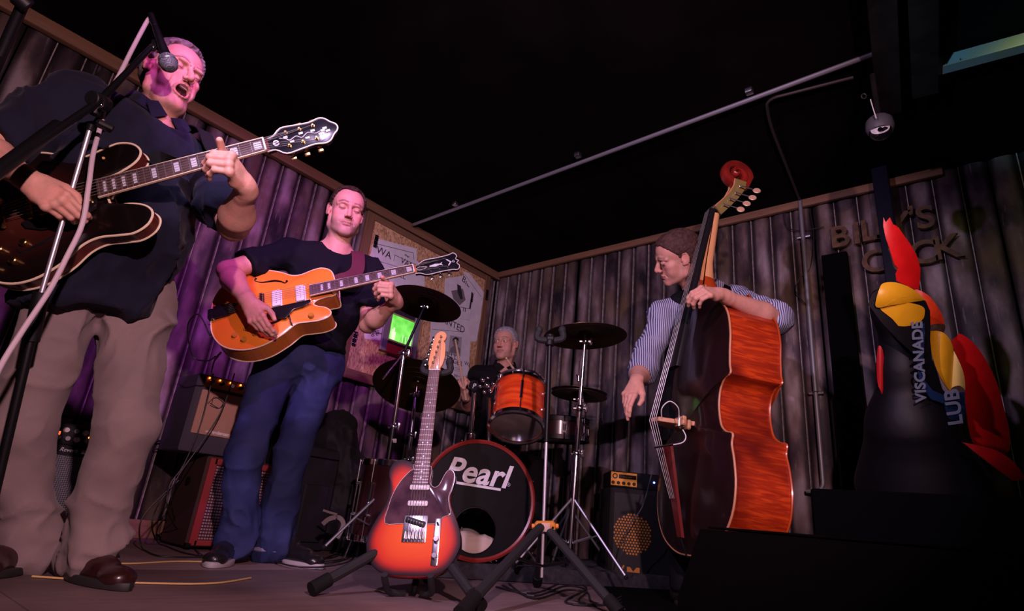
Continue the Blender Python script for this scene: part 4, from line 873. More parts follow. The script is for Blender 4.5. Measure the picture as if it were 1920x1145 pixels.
string_set(GA, .63, .034, .036, .052, .046, 0., -.14, .026, [(s * .024, y, HZ + .006) for s, y in ((-1, .70), (-1, .738), (-1, .776), (1, .776), (1, .738), (1, .70))])
g = MB(); g.box((-.042, -.010, .018), (.042, .006, .032), bev=.003); g.box((-.036, -.006, .032), (.036, .003, .043), bev=.002); g.build('bridge', gloss_black, GA)
for i in range(6): MB().box((-.031 + i * .0115, -.009, .040), (-.026 + i * .0115, .005, .047), bev=.001).build('saddle', chrome, GA)
for y in (.055, .152):
    pk = MB().box((-.042, y - .017, .016), (.042, y + .017, .033), bev=.003).build('pickup', ivory, GA)
    MB().box((-.046, y - .021, .014), (.046, y + .021, .022), bev=.002).build('pickup_ring', ivory, GA)
    for i in range(6): MB().cyl((-.026 + i * .0104, y + .002, .033), (-.026 + i * .0104, y + .002, .0345), .0022, 8).build('pole_piece', steel, pk)
MB().prism(ccw([(.046, .02), (.046, .19), (.06, .195), (.075, .16), (.08, .12), (.115, .09), (.11, .055), (.085, .015)]), .026, .030, bev=.001).build('pickguard', gloss_black, GA)
MB().tube([(.09, .10, .022), (.135, .105, .020), (.14, .106, .004)], .004, 8).build('guard_bracket', chrome, GA)
tl = MB(); tl.box((-.032, -.20, .020), (.032, -.13, .026), bev=.003); tl.prism(ccw([(-.032, -.14), (-.02, -.10), (0, -.118), (.02, -.10), (.032, -.14)]), .022, .027); tl.box((-.024, -.222, -.03), (.024, -.198, .024), bev=.004); tl.build('tailpiece', gloss_black, GA)
for s, c_ in ((-1, (-.130, .03)), (1, (.130, .03))):
    p_ = spline([(s * .098, .098, .0), (s * .088, .09, 0), (s * .10, .075, 0), (s * .112, .05, 0), (s * .115, .02, 0), (s * .12, -.01, 0), (s * .138, -.035, 0), (s * .15, -.03, 0)], 5); P3 = np.array([(x, y, .0155 - .09 * (x * x)) for x, y, _ in p_]); w_ = np.interp(np.linspace(0, 1, len(P3)), [0, .12, .5, .88, 1], [.006, .002, .0052, .002, .006])
    MB().tube(P3, w_, 6).build('sound_hole', gloss_black, GA)
for (x, y) in ((.115, -.07), (.15, -.035), (.135, -.115), (.165, -.08), (.118, .185)):
    MB().lathe([(0, 0), (.0125, 0), (.010, .006), (.0115, .012), (.009, .016), (0, .016)], (x, y, .006), (0, 0, 1), 16).build('control_knob', mat('amber_knob', (.5, .2, .03), .2, coat=.5), GA)
MB().tube([(.06, -.205, -.04), (.062, -.235, -.04)], .006, 8).build('jack_plug', chrome, GA)

# --- sunburst solid guitar on the stand
MT = ortho(np.array([[0.799, -0.238, 0.552], [0.596, 0.19, -0.78], [0.081, 0.953, 0.293]])); TT = V(-1.53, 1.388, .204) * 1.0
TT = C0 + (TT - C0) * 1.045; TT[2] -= .008
GT = thing('electric_guitar', 'red sunburst solid electric guitar with rosewood neck resting on the floor stand', 'guitar', TT, MT)
ot = [(0, -.128), (-.07, -.124), (-.125, -.10), (-.158, -.045), (-.16, .0), (-.143, .05), (-.118, .10), (-.108, .14), (-.112, .185), (-.122, .225), (-.112, .258), (-.085, .274), (-.055, .268), (-.035, .258), (0, .255), (.032, .248), (.034, .19), (.05, .17), (.068, .18), (.082, .215), (.098, .238), (.116, .232), (.124, .205), (.118, .165), (.110, .135), (.118, .10), (.143, .05), (.16, .0), (.158, -.045), (.125, -.10), (.07, -.124)]
ot = ccw(spline(ot, 5, True)); tb = bpy.data.materials.new('cherry_sunburst'); tb.use_nodes = True
sunburst(tb, [(0, (.90, .13, .012)), (.50, (.85, .085, .010)), (.70, (.55, .022, .010)), (.86, (.08, .008, .010)), (.95, (.015, .004, .010))], (5.9, 4.5, .01), (0, .03, 0), .7)
g = MB().prism(ot, -.044, 0, bev=.007); g.build('body', tb, GT, angle=60)
g = MB(); plate(g, ot * .985, 0.0002, .0002, (0, .02)); me_ = g.mesh('sunburst_top'); nn_ = len(ot)
cs = [(.006, .002, .006), (.012, .003, .007), (.09, .006, .008), (.60, .030, .008), (.75, .075, .010), (.80, .105, .012), (.80, .11, .012)]; ca = np.ones((len(me_.vertices), 4)); 
for k in range(7): ca[k * nn_:(k + 1) * nn_, :3] = cs[k]
ca[-1, :3] = cs[-1]; at_ = me_.color_attributes.new('Col', 'FLOAT_COLOR', 'POINT'); at_.data.foreach_set('color', ca.astype(np.float32).ravel())
link(me_, 'sunburst_top', mat('lacquered_sunburst', (.8, .1, .01), .5, coat=.35, attr='Col', spec=.15), GT)
tp = mat('tortoise_gloss_guard', (.045, .02, .035), .13, coat=.8, noise=(14, (.16, .08, .10), .8))
pg = ccw(spline([(-.106, .04), (-.104, .09), (-.093, .145), (-.072, .19), (-.045, .225), (-.031, .235), (-.031, .252), (.031, .245), (.033, .188), (.05, .168), (.069, .178), (.083, .213), (.098, .233), (.113, .226), (.119, .205), (.113, .165), (.105, .135), (.110, .105), (.118, .075), (.095, .065), (.070, .045), (.050, .040), (-.045, .040)], 3, True))
MB().prism(pg, 0.001, .0036, bev=.0008).build('pickguard', tp, GT); MB().tube(np.concatenate([loop3(pg, .0026), [[*pg[0], .0026]]]), .0011, 5).build('pickguard_edge', ivory, GT)
neck_parts(GT, .648, 22, .012, .042, .056, rosewood_l, maple, wire, None, heel_y=.20, inlay=[3, 5, 7, 9, 12, 15, 17, 19, 21], dots=True)
ht = [(-.021, .65), (-.023, .662), (-.030, .675), (-.030, .70), (-.032, .80), (-.030, .825), (-.020, .838), (-.004, .842), (.012, .836), (.020, .820), (.016, .805), (.010, .795), (.018, .78), (.024, .74), (.030, .69), (.023, .665), (.021, .65)]
# machine heads on the left side as seen from the front
hp = ccw(spline([(-.021, .65), (-.026, .668), (-.030, .69), (-.026, .74), (-.020, .80), (-.014, .825), (.002, .842), (.022, .840), (.033, .822), (.030, .802), (.024, .793), (.033, .775), (.036, .72), (.030, .68), (.022, .662), (.021, .65)], 3, True)); HZ = .006
hd = MB().prism(hp, HZ - .014, HZ, bev=.002).build('headstock', mat('pale_maple_headstock', (.85, .42, .20), .35, coat=.4, wood=((60, 3, 60), (.72, .3, .11), .5)), GT)
for i in range(6):
    y = .685 + i * .0255; x = -.026 + i * .0042; g = MB(); g.cyl((x + .016, y, HZ), (x + .016, y, HZ + .010), .003, 10); g.ring((x + .016, y, HZ + .001), .0048, .0012, (0, 0, 1), 14, 6); g.tube([(x - .004, y, HZ - .010), (x - .014, y, HZ - .010)], .0022, 6); g.box((-.0055, -.0085, -.0035), (.0055, .0085, .0035), c=(x - .018, y, HZ - .010), bev=.002); g.build('tuning_peg', chrome, GT)
string_set(GT, .648, .012, .035, .052, .014, 0., None, None, [(-.010 + i * .0042, .685 + i * .0255, HZ + .006) for i in range(6)])
bpm = mat('chrome_bridge_plate', (.78, .76, .80), .22, 1.)
bp = MB().box((-.041, -.022, .0), (.041, .068, .0042), bev=.001).build('bridge_plate', bpm, GT)
for i in range(6): MB().cyl((-.031 + i * .0124, -.012, .007), (-.031 + i * .0124, .012, .007), .0045, 10).build('saddle', steel, bp)
for i in range(6): MB().tube([(-.031 + i * .0124, -.022, .006), (-.031 + i * .0124, -.012, .006)], .0015, 6).build('saddle_screw', chrome, bp)
Rz = lambda a: np.array([[math.cos(a), -math.sin(a), 0], [math.sin(a), math.cos(a), 0], [0, 0, 1.]])
pk = MB().box((-.036, -.010, .003), (.036, .010, .010), bev=.006, M=Rz(-.28), c=(0, .045, 0)).build('pickup', black_plastic, GT)
for i in range(6):
    q = Rz(-.28) @ V(-.026 + i * .0104, 0, .010) + V(0, .045, 0); MB().cyl(q, q + (0, 0, .0012), .0022, 8).build('pole_piece', chrome, pk)
for y, m_ in ((.108, chrome), (.165, chrome)): MB().box((-.036, y - .010, .003), (.036, y + .010, .012), bev=.0085).build('pickup', mat('white_pickup_cover', (.7, .66, .68), .3), GT)
cp = MB().box((.066, -.095, 0), (.090, .060, .0045), bev=.006).build('control_plate', bpm, GT)
for y in (-.012, -.065): MB().lathe([(0, 0), (.0095, 0), (.0095, .014), (.008, .016), (0, .016)], (.078, y, .003), (0, 0, 1), 18).build('control_knob', chrome, GT)
MB().tube([(.078, .036, .003), (.078, .041, .016)], .0035, 8).build('selector_switch', black_plastic, GT); MB().box((-.018, .185, .0025), (.018, .2, .003)).build('neck_shim', black_plastic, GT)
# ---------------------------------------------------------------- double bass
MBs = ortho(np.array([[0.757, 0.041, -0.652], [-0.654, 0.057, -0.755], [0.006, 0.998, 0.07]])); TB = V(-.998, 2.395, .711)
GB = thing('double_bass', 'large red-brown varnished double bass with worn ribs held by the bassist', 'double bass', TB, MBs)
hb = [(0, -.50), (.12, -.49), (.24, -.44), (.315, -.35), (.335, -.25), (.32, -.16), (.300, -.10), (.304, -.062), (.262, -.050), (.220, -.02), (.198, .04), (.194, .09), (.204, .135), (.232, .168), (.274, .180), (.268, .215), (.264, .28), (.262, .36), (.235, .45), (.17, .52), (.09, .575), (.04, .63), (.022, .655)]
ob = ccw(spline([(-x, y) for x, y in hb[::-1]][:-1] + hb, 4, True))
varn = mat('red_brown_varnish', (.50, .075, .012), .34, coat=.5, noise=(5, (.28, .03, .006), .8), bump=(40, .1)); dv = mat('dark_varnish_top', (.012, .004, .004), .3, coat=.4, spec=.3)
rib = bpy.data.materials.new('worn_orange_varnish'); rib.use_nodes = True; nt = rib.node_tree; N_ = nt.nodes; b = N_['Principled BSDF']; tc = N_.new('ShaderNodeTexCoord')
mp = N_.new('ShaderNodeMapping'); mp.inputs['Scale'].default_value = (9, 75, 9); nt.links.new(tc.outputs['Object'], mp.inputs[0]); nz = N_.new('ShaderNodeTexNoise'); nz.inputs['Scale'].default_value = 1; nz.inputs['Detail'].default_value = 5; nz.inputs['Distortion'].default_value = .8; nt.links.new(mp.outputs[0], nz.inputs[0])
rp = N_.new('ShaderNodeValToRGB'); e = rp.color_ramp.elements; e[0].position = .34; e[0].color = (.30, .022, .005, 1); e[1].position = .62; e[1].color = (.58, .062, .008, 1); q = e.new(.48); q.color = (.38, .03, .006, 1)
n2 = N_.new('ShaderNodeTexNoise'); n2.inputs['Scale'].default_value = 4; nt.links.new(tc.outputs['Object'], n2.inputs[0]); mxx = N_.new('ShaderNodeMix'); mxx.data_type = 'RGBA'; mr = N_.new('ShaderNodeMapRange'); mr.inputs[1].default_value = .42; mr.inputs[2].default_value = .68; nt.links.new(n2.outputs[0], mr.inputs[0]); nt.links.new(mr.outputs[0], mxx.inputs[0]); nt.links.new(rp.outputs[0], mxx.inputs[6]); mxx.inputs[7].default_value = (.11, .006, .004, 1); nt.links.new(nz.outputs[0], rp.inputs[0]); nt.links.new(mxx.outputs[2], b.inputs['Base Color'])
b.inputs['Roughness'].default_value = .36; b.inputs['Coat Weight'].default_value = .45; b.inputs['Coat Roughness'].default_value = .2
n = len(ob); Db = .215
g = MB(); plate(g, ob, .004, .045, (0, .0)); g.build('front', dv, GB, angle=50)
g = MB(); inn = ob * .985
g.raw(np.concatenate([loop3(inn, 0), loop3(inn, -Db)]), [[i, n + i, n + (i + 1) % n, (i + 1) % n] for i in range(n)]); g.build('ribs', rib, GB)
g = MB(); plate(g, ob, -Db, .03, (0, .0), flip=True); g.build('back', varn, GB, angle=50)
pm = mat('pale_worn_edge', (.55, .24, .12), .4, coat=.3)
for z in (.002, -Db): MB().tube(np.concatenate([loop3(ob, z), [[*ob[0], z]]]), .0045, 6, caps=False).build('edge_moulding', varn if z < 0 else pm, GB)
# neck, board, nut, pegbox, scroll
nk = mat('bare_neck_wood', (.80, .42, .18), .45, coat=.2, wood=((40, 2, 40), (.62, .28, .1), .6)); ebony = mat('ebony', (.010, .009, .010), .28, coat=.2)
zs = lambda y: .015 - .045 * (y - .65) / .41
v = []; N12 = 12
for (y, w, d, z) in ((.60, .034, .10, -.005), (.655, .030, .085, .01), (.70, .024, .055, .005), (.78, .0225, .040, -.001), (1.05, .020, .034, -.030)):
    for k in range(N12 + 1): t = PI * k / N12; v.append((w * math.cos(t), y, z - d * math.sin(t) ** .9))
f = [[i * 13 + k, (i + 1) * 13 + k, (i + 1) * 13 + k + 1, i * 13 + k + 1] for i in range(4) for k in range(12)]; g = MB(); g.raw(v[26:], [[a - 26 for a in q] for q in f[24:]]); g.build('neck', nk, GB)
g = MB(); g.raw(v[:39], f[:24]); g.build('neck_heel', varn, GB)
v = []
for (y, w, z) in ((.24, .045, .118), (.65, .034, .055), (1.06, .022, -.018)):
    for k in range(9): t = PI * k / 8; v.append((w * math.cos(t), y, z + .014 * math.sin(t)))
    v += [(-w, y, z - .014), (w, y, z - .014)]
f = [[i * 11 + k, i * 11 + (k + 1) % 11, (i + 1) * 11 + (k + 1) % 11, (i + 1) * 11 + k] for i in range(2) for k in range(11)] + [list(range(11)), list(range(32, 21, -1))]
MB().raw(v, f).build('fingerboard', ebony, GB, angle=40); MB().box((-.023, 1.06, -.045), (.023, 1.07, -.002), bev=.002).build('nut', ebony, GB)
sc_m = mat('dark_red_scroll_varnish', (.28, .02, .012), .3, coat=.5, noise=(10, (.10, .008, .006), .8)); pb_m = mat('green_brown_pegbox', (.22, .17, .05), .4, coat=.3)
def side(x, L_): return [(x, y, z) for y, z in L_]
TILT = .50
def tl_(y, z):
    a, b = y - 1.06, z + .03; return 1.06 + a * math.cos(TILT) + b * math.sin(TILT), -.03 - a * math.sin(TILT) + b * math.cos(TILT)
bot = [(1.06, -.065), (1.12, -.075), (1.20, -.085), (1.27, -.085), (1.31, -.07)]; top = [(1.075, -.018), (1.14, -.028), (1.20, -.035), (1.25, -.03), (1.285, -.015)]
bot = [tl_(*q) for q in bot]; top = [tl_(*q) for q in top]
for s in (-1, 1):
    g = MB(); x0, x1 = (s * .030, s * .022); P_ = [(x0, *p) for p in bot] + [(x0, *p) for p in top[::-1]]; P2 = [(x1, *p) for p in bot] + [(x1, *p) for p in top[::-1]]; m = len(P_)
    g.raw(P_ + P2, [list(range(m)) if s < 0 else list(range(m))[::-1], [m + i for i in range(m)][::-1] if s < 0 else [m + i for i in range(m)]] + [[i, (i + 1) % m, m + (i + 1) % m, m + i] for i in range(m)]); g.build('pegbox_cheek', pb_m, GB)
    MB().tube([(s * .026, y, z) for y, z in top], .0045, 6).build('cheek_edge', pm, GB)
g = MB(); g.raw([(x, y, z) for y, z in bot for x in (-.024, .024)] + [(x, y, z + .008) for y, z in bot for x in (-.024, .024)], [[2 * i, 2 * i + 1, 2 * i + 3, 2 * i + 2] for i in range(4)] + [[10 + 2 * i, 12 + 2 * i, 13 + 2 * i, 11 + 2 * i] for i in range(4)]); g.build('pegbox_floor', sc_m, GB)
pts = []; rr = []
for t in np.linspace(0, 1, 46):
    a = PI * .80 - t * PI * 3.3; R = .056 * (1 - t) ** .8 + .009; pts.append((0, 1.325 + R * math.sin(a) * 1.05, -.012 + R * math.cos(a) * 1.15)); rr.append(t)
SP = np.array(pts); SP = np.concatenate([[(0, 1.28, -.078), (0, 1.30, -.082)], SP]); SP = np.array([(x, *tl_(y, z)) for x, y, z in SP]); W2 = np.interp(np.linspace(0, 1, len(SP)), [0, .2, 1], [.025, .024, .040])
g = MB(); v = []; m = len(SP); TT_ = np.gradient(SP, axis=0); TT_ /= np.linalg.norm(TT_, axis=1)[:, None]
th_ = np.interp(np.linspace(0, 1, m), [0, .1, 1], [.016, .022, .010])
for i in range(m):
    nn = np.cross(TT_[i], (1, 0, 0))
    for k in range(10): t = 2 * PI * k / 10; v.append(SP[i] + V(1, 0, 0) * W2[i] * math.copysign(abs(math.cos(t)) ** .6, math.cos(t)) + nn * th_[i] * math.copysign(abs(math.sin(t)) ** .6, math.sin(t)))
g.raw(v, [[i * 10 + k, i * 10 + (k + 1) % 10, (i + 1) * 10 + (k + 1) % 10, (i + 1) * 10 + k] for i in range(m - 1) for k in range(10)] + [list(range(9, -1, -1)), [(m - 1) * 10 + k for k in range(10)]]); g.build('scroll', sc_m, GB, angle=50)
g = MB(); g.ball((0, *tl_(1.325, -.012)), (.040, .013, .013), 14); g.build('scroll_eye', sc_m, GB)
km = mat('brass_tuner_key', (.75, .48, .30), .45, .3)
for j, (y, z) in enumerate(((1.10, -.045), (1.15, -.052), (1.20, -.058), (1.25, -.055))):
    y, z = tl_(y, z)
    s = 1 if j % 2 == 0 else 1
    tn = MB().cyl((-.03, y, z), (.048, y, z), .0045, 10).build('tuner_post', chrome, GB)
    MB().cyl((.048, y, z), (.075, y - .022, z - .050), .003, 8).build('tuner_shaft', chrome, tn)
    MB().lathe([(0, -.003), (.016, -.003), (.0185, 0), (.016, .003), (0, .003)], (.082, y - .030, z - .066), nrm((.8, .3, .3)), 20).build('tuner_key', km, tn)
for i in range(4):
    x = -.033 + i * .022; MB().tube([(x * .6, -.30, .085), (x, 0, .192), (x * .55, 1.06, .0), (x * .3, *tl_(1.10 + i * .04, -.045))], .0015, 6).build('string', wire, GB)
br = mat('pale_bridge_maple', (.62, .33, .18), .5, wood=((3, 40, 40), (.45, .2, .1), .6))
g = MB(); bo = [(-.085, .035), (-.045, .035), (-.03, .07), (0, .085), (.03, .07), (.045, .035), (.085, .035), (.080, .055), (.055, .075), (.062, .10), (.045, .15), (.040, .182), (0, .192), (-.040, .182), (-.045, .15), (-.062, .10), (-.055, .075), (-.080, .055)]
Mx = np.array([[1, 0, 0], [0, 0, 1], [0, 1, 0]], float); g.prism(ccw(bo), -.010, .008, M=Mx, bev=.002); g.build('bridge', br, GB)
tpm = mat('red_tailpiece', (.14, .015, .012), .35, coat=.4)
g = MB(); v = [(-.040, -.10, .125), (.040, -.10, .125), (.020, -.44, .045), (-.020, -.44, .045), (-.040, -.10, .113), (.040, -.10, .113), (.020, -.44, .033), (-.020, -.44, .033)]; g.raw(v, [[0, 3, 2, 1], [4, 5, 6, 7], [0, 1, 5, 4], [2, 3, 7, 6], [1, 2, 6, 5], [3, 0, 4, 7]]); g.build('tailpiece', tpm, GB)
MB().tube([(0, -.44, .04), (0, -.505, .01), (0, -.51, -.06)], .004, 8).build('tail_wire', black_metal, GB)
ep = TB + MBs @ V(0, -.50, -.10); dn = MBs.T @ V(0, 0, -1.); MB().cyl((0, -.49, -.10), V(0, -.49, -.10) + dn * (ep[2] - .002), .006, 10).build('endpin', steel, GB); MB().ball(V(0, -.50, -.10) + dn * (ep[2] - .014), .012, 10).build('endpin_tip', rubber, GB)
for s in (-1, 1):
    P_ = spline([(s * .095, .12, .036), (s * .082, .105, .037), (s * .10, .085, .037), (s * .115, .03, .037), (s * .13, -.03, .035), (s * .15, -.06, .033), (s * .165, -.04, .033)], 5); MB().tube(P_, np.interp(np.linspace(0, 1, len(P_)), [0, .12, .5, .88, 1], [.011, .004, .008, .004, .011]), 6).build('sound_hole', ebony, GB)
# pickup clamps and white leads on the bridge
ck = MB().box((.02, -.02, .090), (.105, .018, .108), bev=.005).build('pickup_clamp', br, GB); MB().box((.05, -.03, .062), (.09, .01, .08), bev=.006).build('pickup_clamp', br, GB); MB().box((.070, -.024, .086), (.078, .022, .112), bev=.002).build('clamp_band', chrome, GB)
wl = mat('white_pickup_lead', (.7, .7, .72), .5); bi = lambda x, y, d: MBs.T @ (at(x, y, d) - TB)
MB().tube(spline([bi(1272, 790, 2.33), bi(1272, 765, 2.3), bi(1256, 752, 2.3), bi(1241, 765, 2.3), bi(1241, 785, 2.32)], 5), .0022, 6).build('pickup_lead', wl, GB)
MB().tube(spline([bi(1280, 805, 2.33), bi(1286, 818, 2.32), bi(1280, 829, 2.31), bi(1258, 834, 2.3), bi(1228, 838, 2.3)], 5), .0024, 6).build('pickup_lead', wl, GB)
MB().cyl(bi(1226, 839, 2.3), bi(1262, 833, 2.3), .0045, 8).build('lead_plug', chrome, GB)
# ---------------------------------------------------------------- drum kit
tomred = bpy.data.materials.new('red_flame_lacquer'); tomred.use_nodes = True; nt = tomred.node_tree; N_ = nt.nodes; b = N_['Principled BSDF']; tc = N_.new('ShaderNodeTexCoord'); mp = N_.new('ShaderNodeMapping'); mp.inputs['Scale'].default_value = (6, 6, 45)
nz = N_.new('ShaderNodeTexNoise'); nz.inputs['Scale'].default_value = 1; nz.inputs['Detail'].default_value = 4; nt.links.new(tc.outputs['Object'], mp.inputs[0]); nt.links.new(mp.outputs[0], nz.inputs[0]); rp = N_.new('ShaderNodeValToRGB'); rp.color_ramp.elements[0].position = .35; rp.color_ramp.elements[0].color = (.55, .035, .008, 1); rp.color_ramp.elements[1].position = .65; rp.color_ramp.elements[1].color = (.9, .10, .015, 1); nt.links.new(nz.outputs[0], rp.inputs[0]); nt.links.new(rp.outputs[0], b.inputs['Base Color']); b.inputs['Roughness'].default_value = .28; b.inputs['Coat Weight'].default_value = .7; b.inputs['Coat Roughness'].default_value = .12
headm = mat('smoky_clear_head', (.16, .13, .12), .3, coat=.2, noise=(12, (.10, .08, .075), .7)); blackhead = mat('black_drum_head', (.003, .003, .004), .5, noise=(20, (.006, .006, .008), .6), spec=.10); hoopred = mat('dark_cherry_hoop', (.22, .02, .015), .3, coat=.5); darkshell = mat('dark_lacquer_shell', (.03, .008, .010), .3, coat=.5)
def axes(n, up=(0, 0, 1)):
    n = nrm(n); x = nrm(np.cross(up, n)); y = np.cross(n, x); return np.array([x, y, n]).T
def lugs(parent, R, z0, z1, n, m=chrome, a0=0.):
    for i in range(n):
        a = a0 + 2 * PI * i / n; c, s = math.cos(a), math.sin(a); g = MB(); h = (z1 - z0)
        g.tube([(c * (R + .014), s * (R + .014), z0), (c * (R + .014), s * (R + .014), z1)], .0032, 6)
        for zc_ in ((z0 + h * .3), (z0 + h * .7)): g.tube([(c * (R - .001), s * (R - .001), zc_), (c * (R + .018), s * (R + .018), zc_)], .008, 8)
        g.tube([(c * (R + .012), s * (R + .012), z0 + h * .28), (c * (R + .012), s * (R + .012), z0 + h * .72)], .007, 8); g.build('lug', m, parent)
        for zz in (z0, z1): MB().cyl((c * (R + .014), s * (R + .014), zz - .006), (c * (R + .014), s * (R + .014), zz + .006), .006, 6).build('tension_screw', m, parent)
def drum(name, label, T, M, R, L, shell, nl, rim=chrome, top=headm, bot=headm, a0=0.):
    d = thing(name, label, 'drum', T, M); MB().lathe([(R, -L / 2), (R, L / 2)], seg=56).build('shell', shell, d); MB().lathe([(R - .006, L / 2), (R - .006, -L / 2)], seg=56).build('shell_lining', darkshell, d)
    for z, m_, nm in ((L / 2, top, 'batter_head'), (-L / 2, bot, 'resonant_head')):
        s = 1 if z > 0 else -1; MB().lathe([(0, z + s * .005), (R - .012, z + s * .005), (R + .001, z - s * .002)][::s], seg=56).build(nm, m_, d)
        h = MB(); h.lathe([(R + .003, z - s * .016), (R + .007, z - s * .016), (R + .007, z + s * .010), (R + .016, z + s * .012), (R + .003, z + s * .015), (R + .003, z - s * .016)][::s], seg=56, close=False); h.build('hoop', rim, d)
    lugs(d, R, -L / 2 - .004, L / 2 + .004, nl, a0=a0); return d
# bass drum lying on its side: z axis towards the audience
MD = axes((.79, -.60, .10)); TD = at(897, 934, 2.85) + V(0, 0, .0); RB = .272
TD = TD + V(0, 0, RZ + RB + .012 - TD[2]) * .6
BD = thing('bass_drum', 'bass drum with black front head lettered Pearl and a dark cherry hoop', 'drum', TD, MD)
MB().lathe([(RB, -.44), (RB, -.02)], seg=64).build('shell', darkshell, BD); MB().lathe([(RB - .007, -.02), (RB - .007, -.44)], seg=64).build('shell_lining', mat('bare_shell_inside', (.10, .06, .04), .7), BD)
MB().lathe([(RB + .014, -.035), (RB + .014, .008), (RB + .004, .012), (RB - .006, .008), (RB - .006, -.006)], seg=64).build('hoop', hoopred, BD); MB().lathe([(RB + .014, -.46), (RB + .014, -.42)], seg=64).build('hoop', hoopred, BD)
hc, hr = V(-.005, -.145), .105; g = MB(); v = []; S = 64
for i in range(S):
    t = 2 * PI * i / S; v.append((RB * .985 * math.cos(t), RB * .985 * math.sin(t), 0))
for i in range(S): t = 2 * PI * i / S; v.append((hc[0] + hr * math.cos(t), hc[1] + hr * math.sin(t), 0.001))
g.raw(v, [[i, (i + 1) % S, S + (i + 1) % S, S + i] for i in range(S)]); g.build('front_head', blackhead, BD)
MB().ring((hc[0], hc[1], .001), hr, .003, (0, 0, 1), 48, 6).build('port_ring', gloss_black, BD); MB().lathe([(0, -.44), (RB - .01, -.44)], seg=48).build('batter_head', headm, BD)
pil = Fld((-.2, -.28, -.34), (.2, -.05, -.03), [((0, -.2, -.1), .3)], fine=.006); pil.cap((-.13, -.19, -.12), (.10, -.205, -.14), .052, .048, k=.03); pil.cap((-.10, -.235, -.10), (.10, -.235, -.12), .035, k=.03); P_, Q_ = pil.poly(); P_ = folds(P_, vnormals(P_, Q_), .008, 14, 3); qmesh('damping_pillow', P_, Q_, mat('beige_pillow', (.62, .50, .42), .85), BD)
MB().tube([(0, -.26, -.40), (0, -.02, -.41)], .005, 8).ball((0, -.01, -.40), (.025, .03, .03), 12).build('pedal_beater', steel, BD)
for k in range(8):
    a = PI / 8 + k * PI / 4; c, s = math.cos(a), math.sin(a); g = MB(); g.tube([(c * (RB + .02), s * (RB + .02), .006), (c * (RB + .02), s * (RB + .02), -.13)], .003, 6); g.box((-.013, -.011, -.012), (.013, .013, .012), M=axes((0, 0, 1)) @ Rz(a), c=(c * (RB + .018), s * (RB + .018), .004), bev=.003); g.tube([(c * RB, s * RB, -.15), (c * (RB + .022), s * (RB + .022), -.15)], .009, 8); g.tube([(c * (RB + .02), s * (RB + .02), -.11), (c * (RB + .02), s * (RB + .02), -.19)], .008, 8); g.build('tension_claw', chrome, BD)
logo = mat('white_logo_print', (.75, .75, .78), .5)
lettering('logo_print', 'Pearl', .155, logo, BD, (-.020, .118, .0015), np.array([[1, 0, 0], [0, 1, 0], [0, 0, 1]]) @ Rz(-.04), extrude=.0006, shear=.28, offset=.0035, spacing=1.02)
MB().box((-.155, .052, .001), (.105, .064, .002), M=Rz(-.045)).build('logo_underline', logo, BD, smooth=False); MB().ring((.145, .082, .0015), .0085, .001, (0, 0, 1), 20, 5).build('logo_ring', logo, BD); lettering('logo_print', 'R', .011, logo, BD, (.145, .082, .0015), np.eye(3), extrude=.0004)
for s in (-1, 1): MB().tube([(s * RB * .85, -RB * .5, -.10), (s * (RB * 1.25), -RB * 1.08 , -.0)], .007, 8).ball((s * RB * 1.25, -RB * 1.08, 0), .012, 8).build('spur', chrome, BD)
# rack tom
away = nrm(V(-.62, .78, 0)); na = nrm(V(0, 0, 1) * math.cos(math.radians(27)) + away * math.sin(math.radians(27)))
bc = at(969, 799, 2.95); Rt = .133; Lt = .245
tom = drum('rack_tom', 'glowing red-orange rack tom with clear lower head, mounted above the bass drum', bc + na * Lt / 2, axes(na, (.8, -.6, 0)), Rt, Lt, tomred, 6, a0=.3)
# tom arm with badge
mt = thing('tom_mount', 'chrome tom post with round badge and clamp cluster between bass drum and rack tom', 'drum hardware', at(882, 826, 3.0)); o0 = np.array(mt.location)
MB(o0).cyl(at(882, 828, 3.0), at(889, 735, 3.04), .012, 16).build('post', chrome, mt); MB(o0).cyl(at(882, 828, 3.0), at(884, 812, 3.0), .022, 16).build('post_base', chrome, mt)
q = at(889, 722, 3.02); MB(o0).cyl(q, q - CF * .03, .026, 20).ring(q - CF * .03, .022, .0035, CF, 24, 6).build('badge_clamp', black_metal, mt); lettering('badge_print', 'P', .034, logo, mt, q - CF * .034 - o0, np.array([CR, CU, -CF]).T, extrude=.001, shear=.3)
MB(o0).tube([q, at(925, 727, 2.98)], .009, 10).build('tom_arm', chrome, mt)
g = MB(o0)
for (x, y, r_) in ((905, 712, .012), (913, 722, .014), (908, 735, .011), (920, 732, .012), (926, 720, .013), (900, 724, .010), (915, 708, .007)): g.ball(at(x, y, 2.97), r_, 10)
g.build('wing_nut_cluster', chrome, mt)
MB(o0).cyl(at(917, 830, 3.03), at(917, 745, 3.05), .012, 14).build('post', chrome, mt)
# snare, floor tom
drum('snare_drum', 'dark snare drum right of the tall chrome-and-black floor stand', at(1048, 806, 3.55), axes((0, -.05, 1), (1, 0, 0)), .17, .11, darkshell, 8, rim=black_metal)
nf = axes((0, 0, 1), (1, 0, 0)); fp = at(752, 866, 3.05); ft = drum('floor_tom', 'dark floor tom standing behind the sunburst solid guitar', (fp[0], fp[1], .30), nf, .19, .36, darkshell, 8, a0=.2)
for k in range(3):
    a = .9 + k * 2.1; c, s = math.cos(a), math.sin(a); MB().tube([(c * .21, s * .21, .10), (c * .21, s * .21, -.2), (c * .235, s * .235, -.288)], .006, 8).build('leg', chrome, ft)
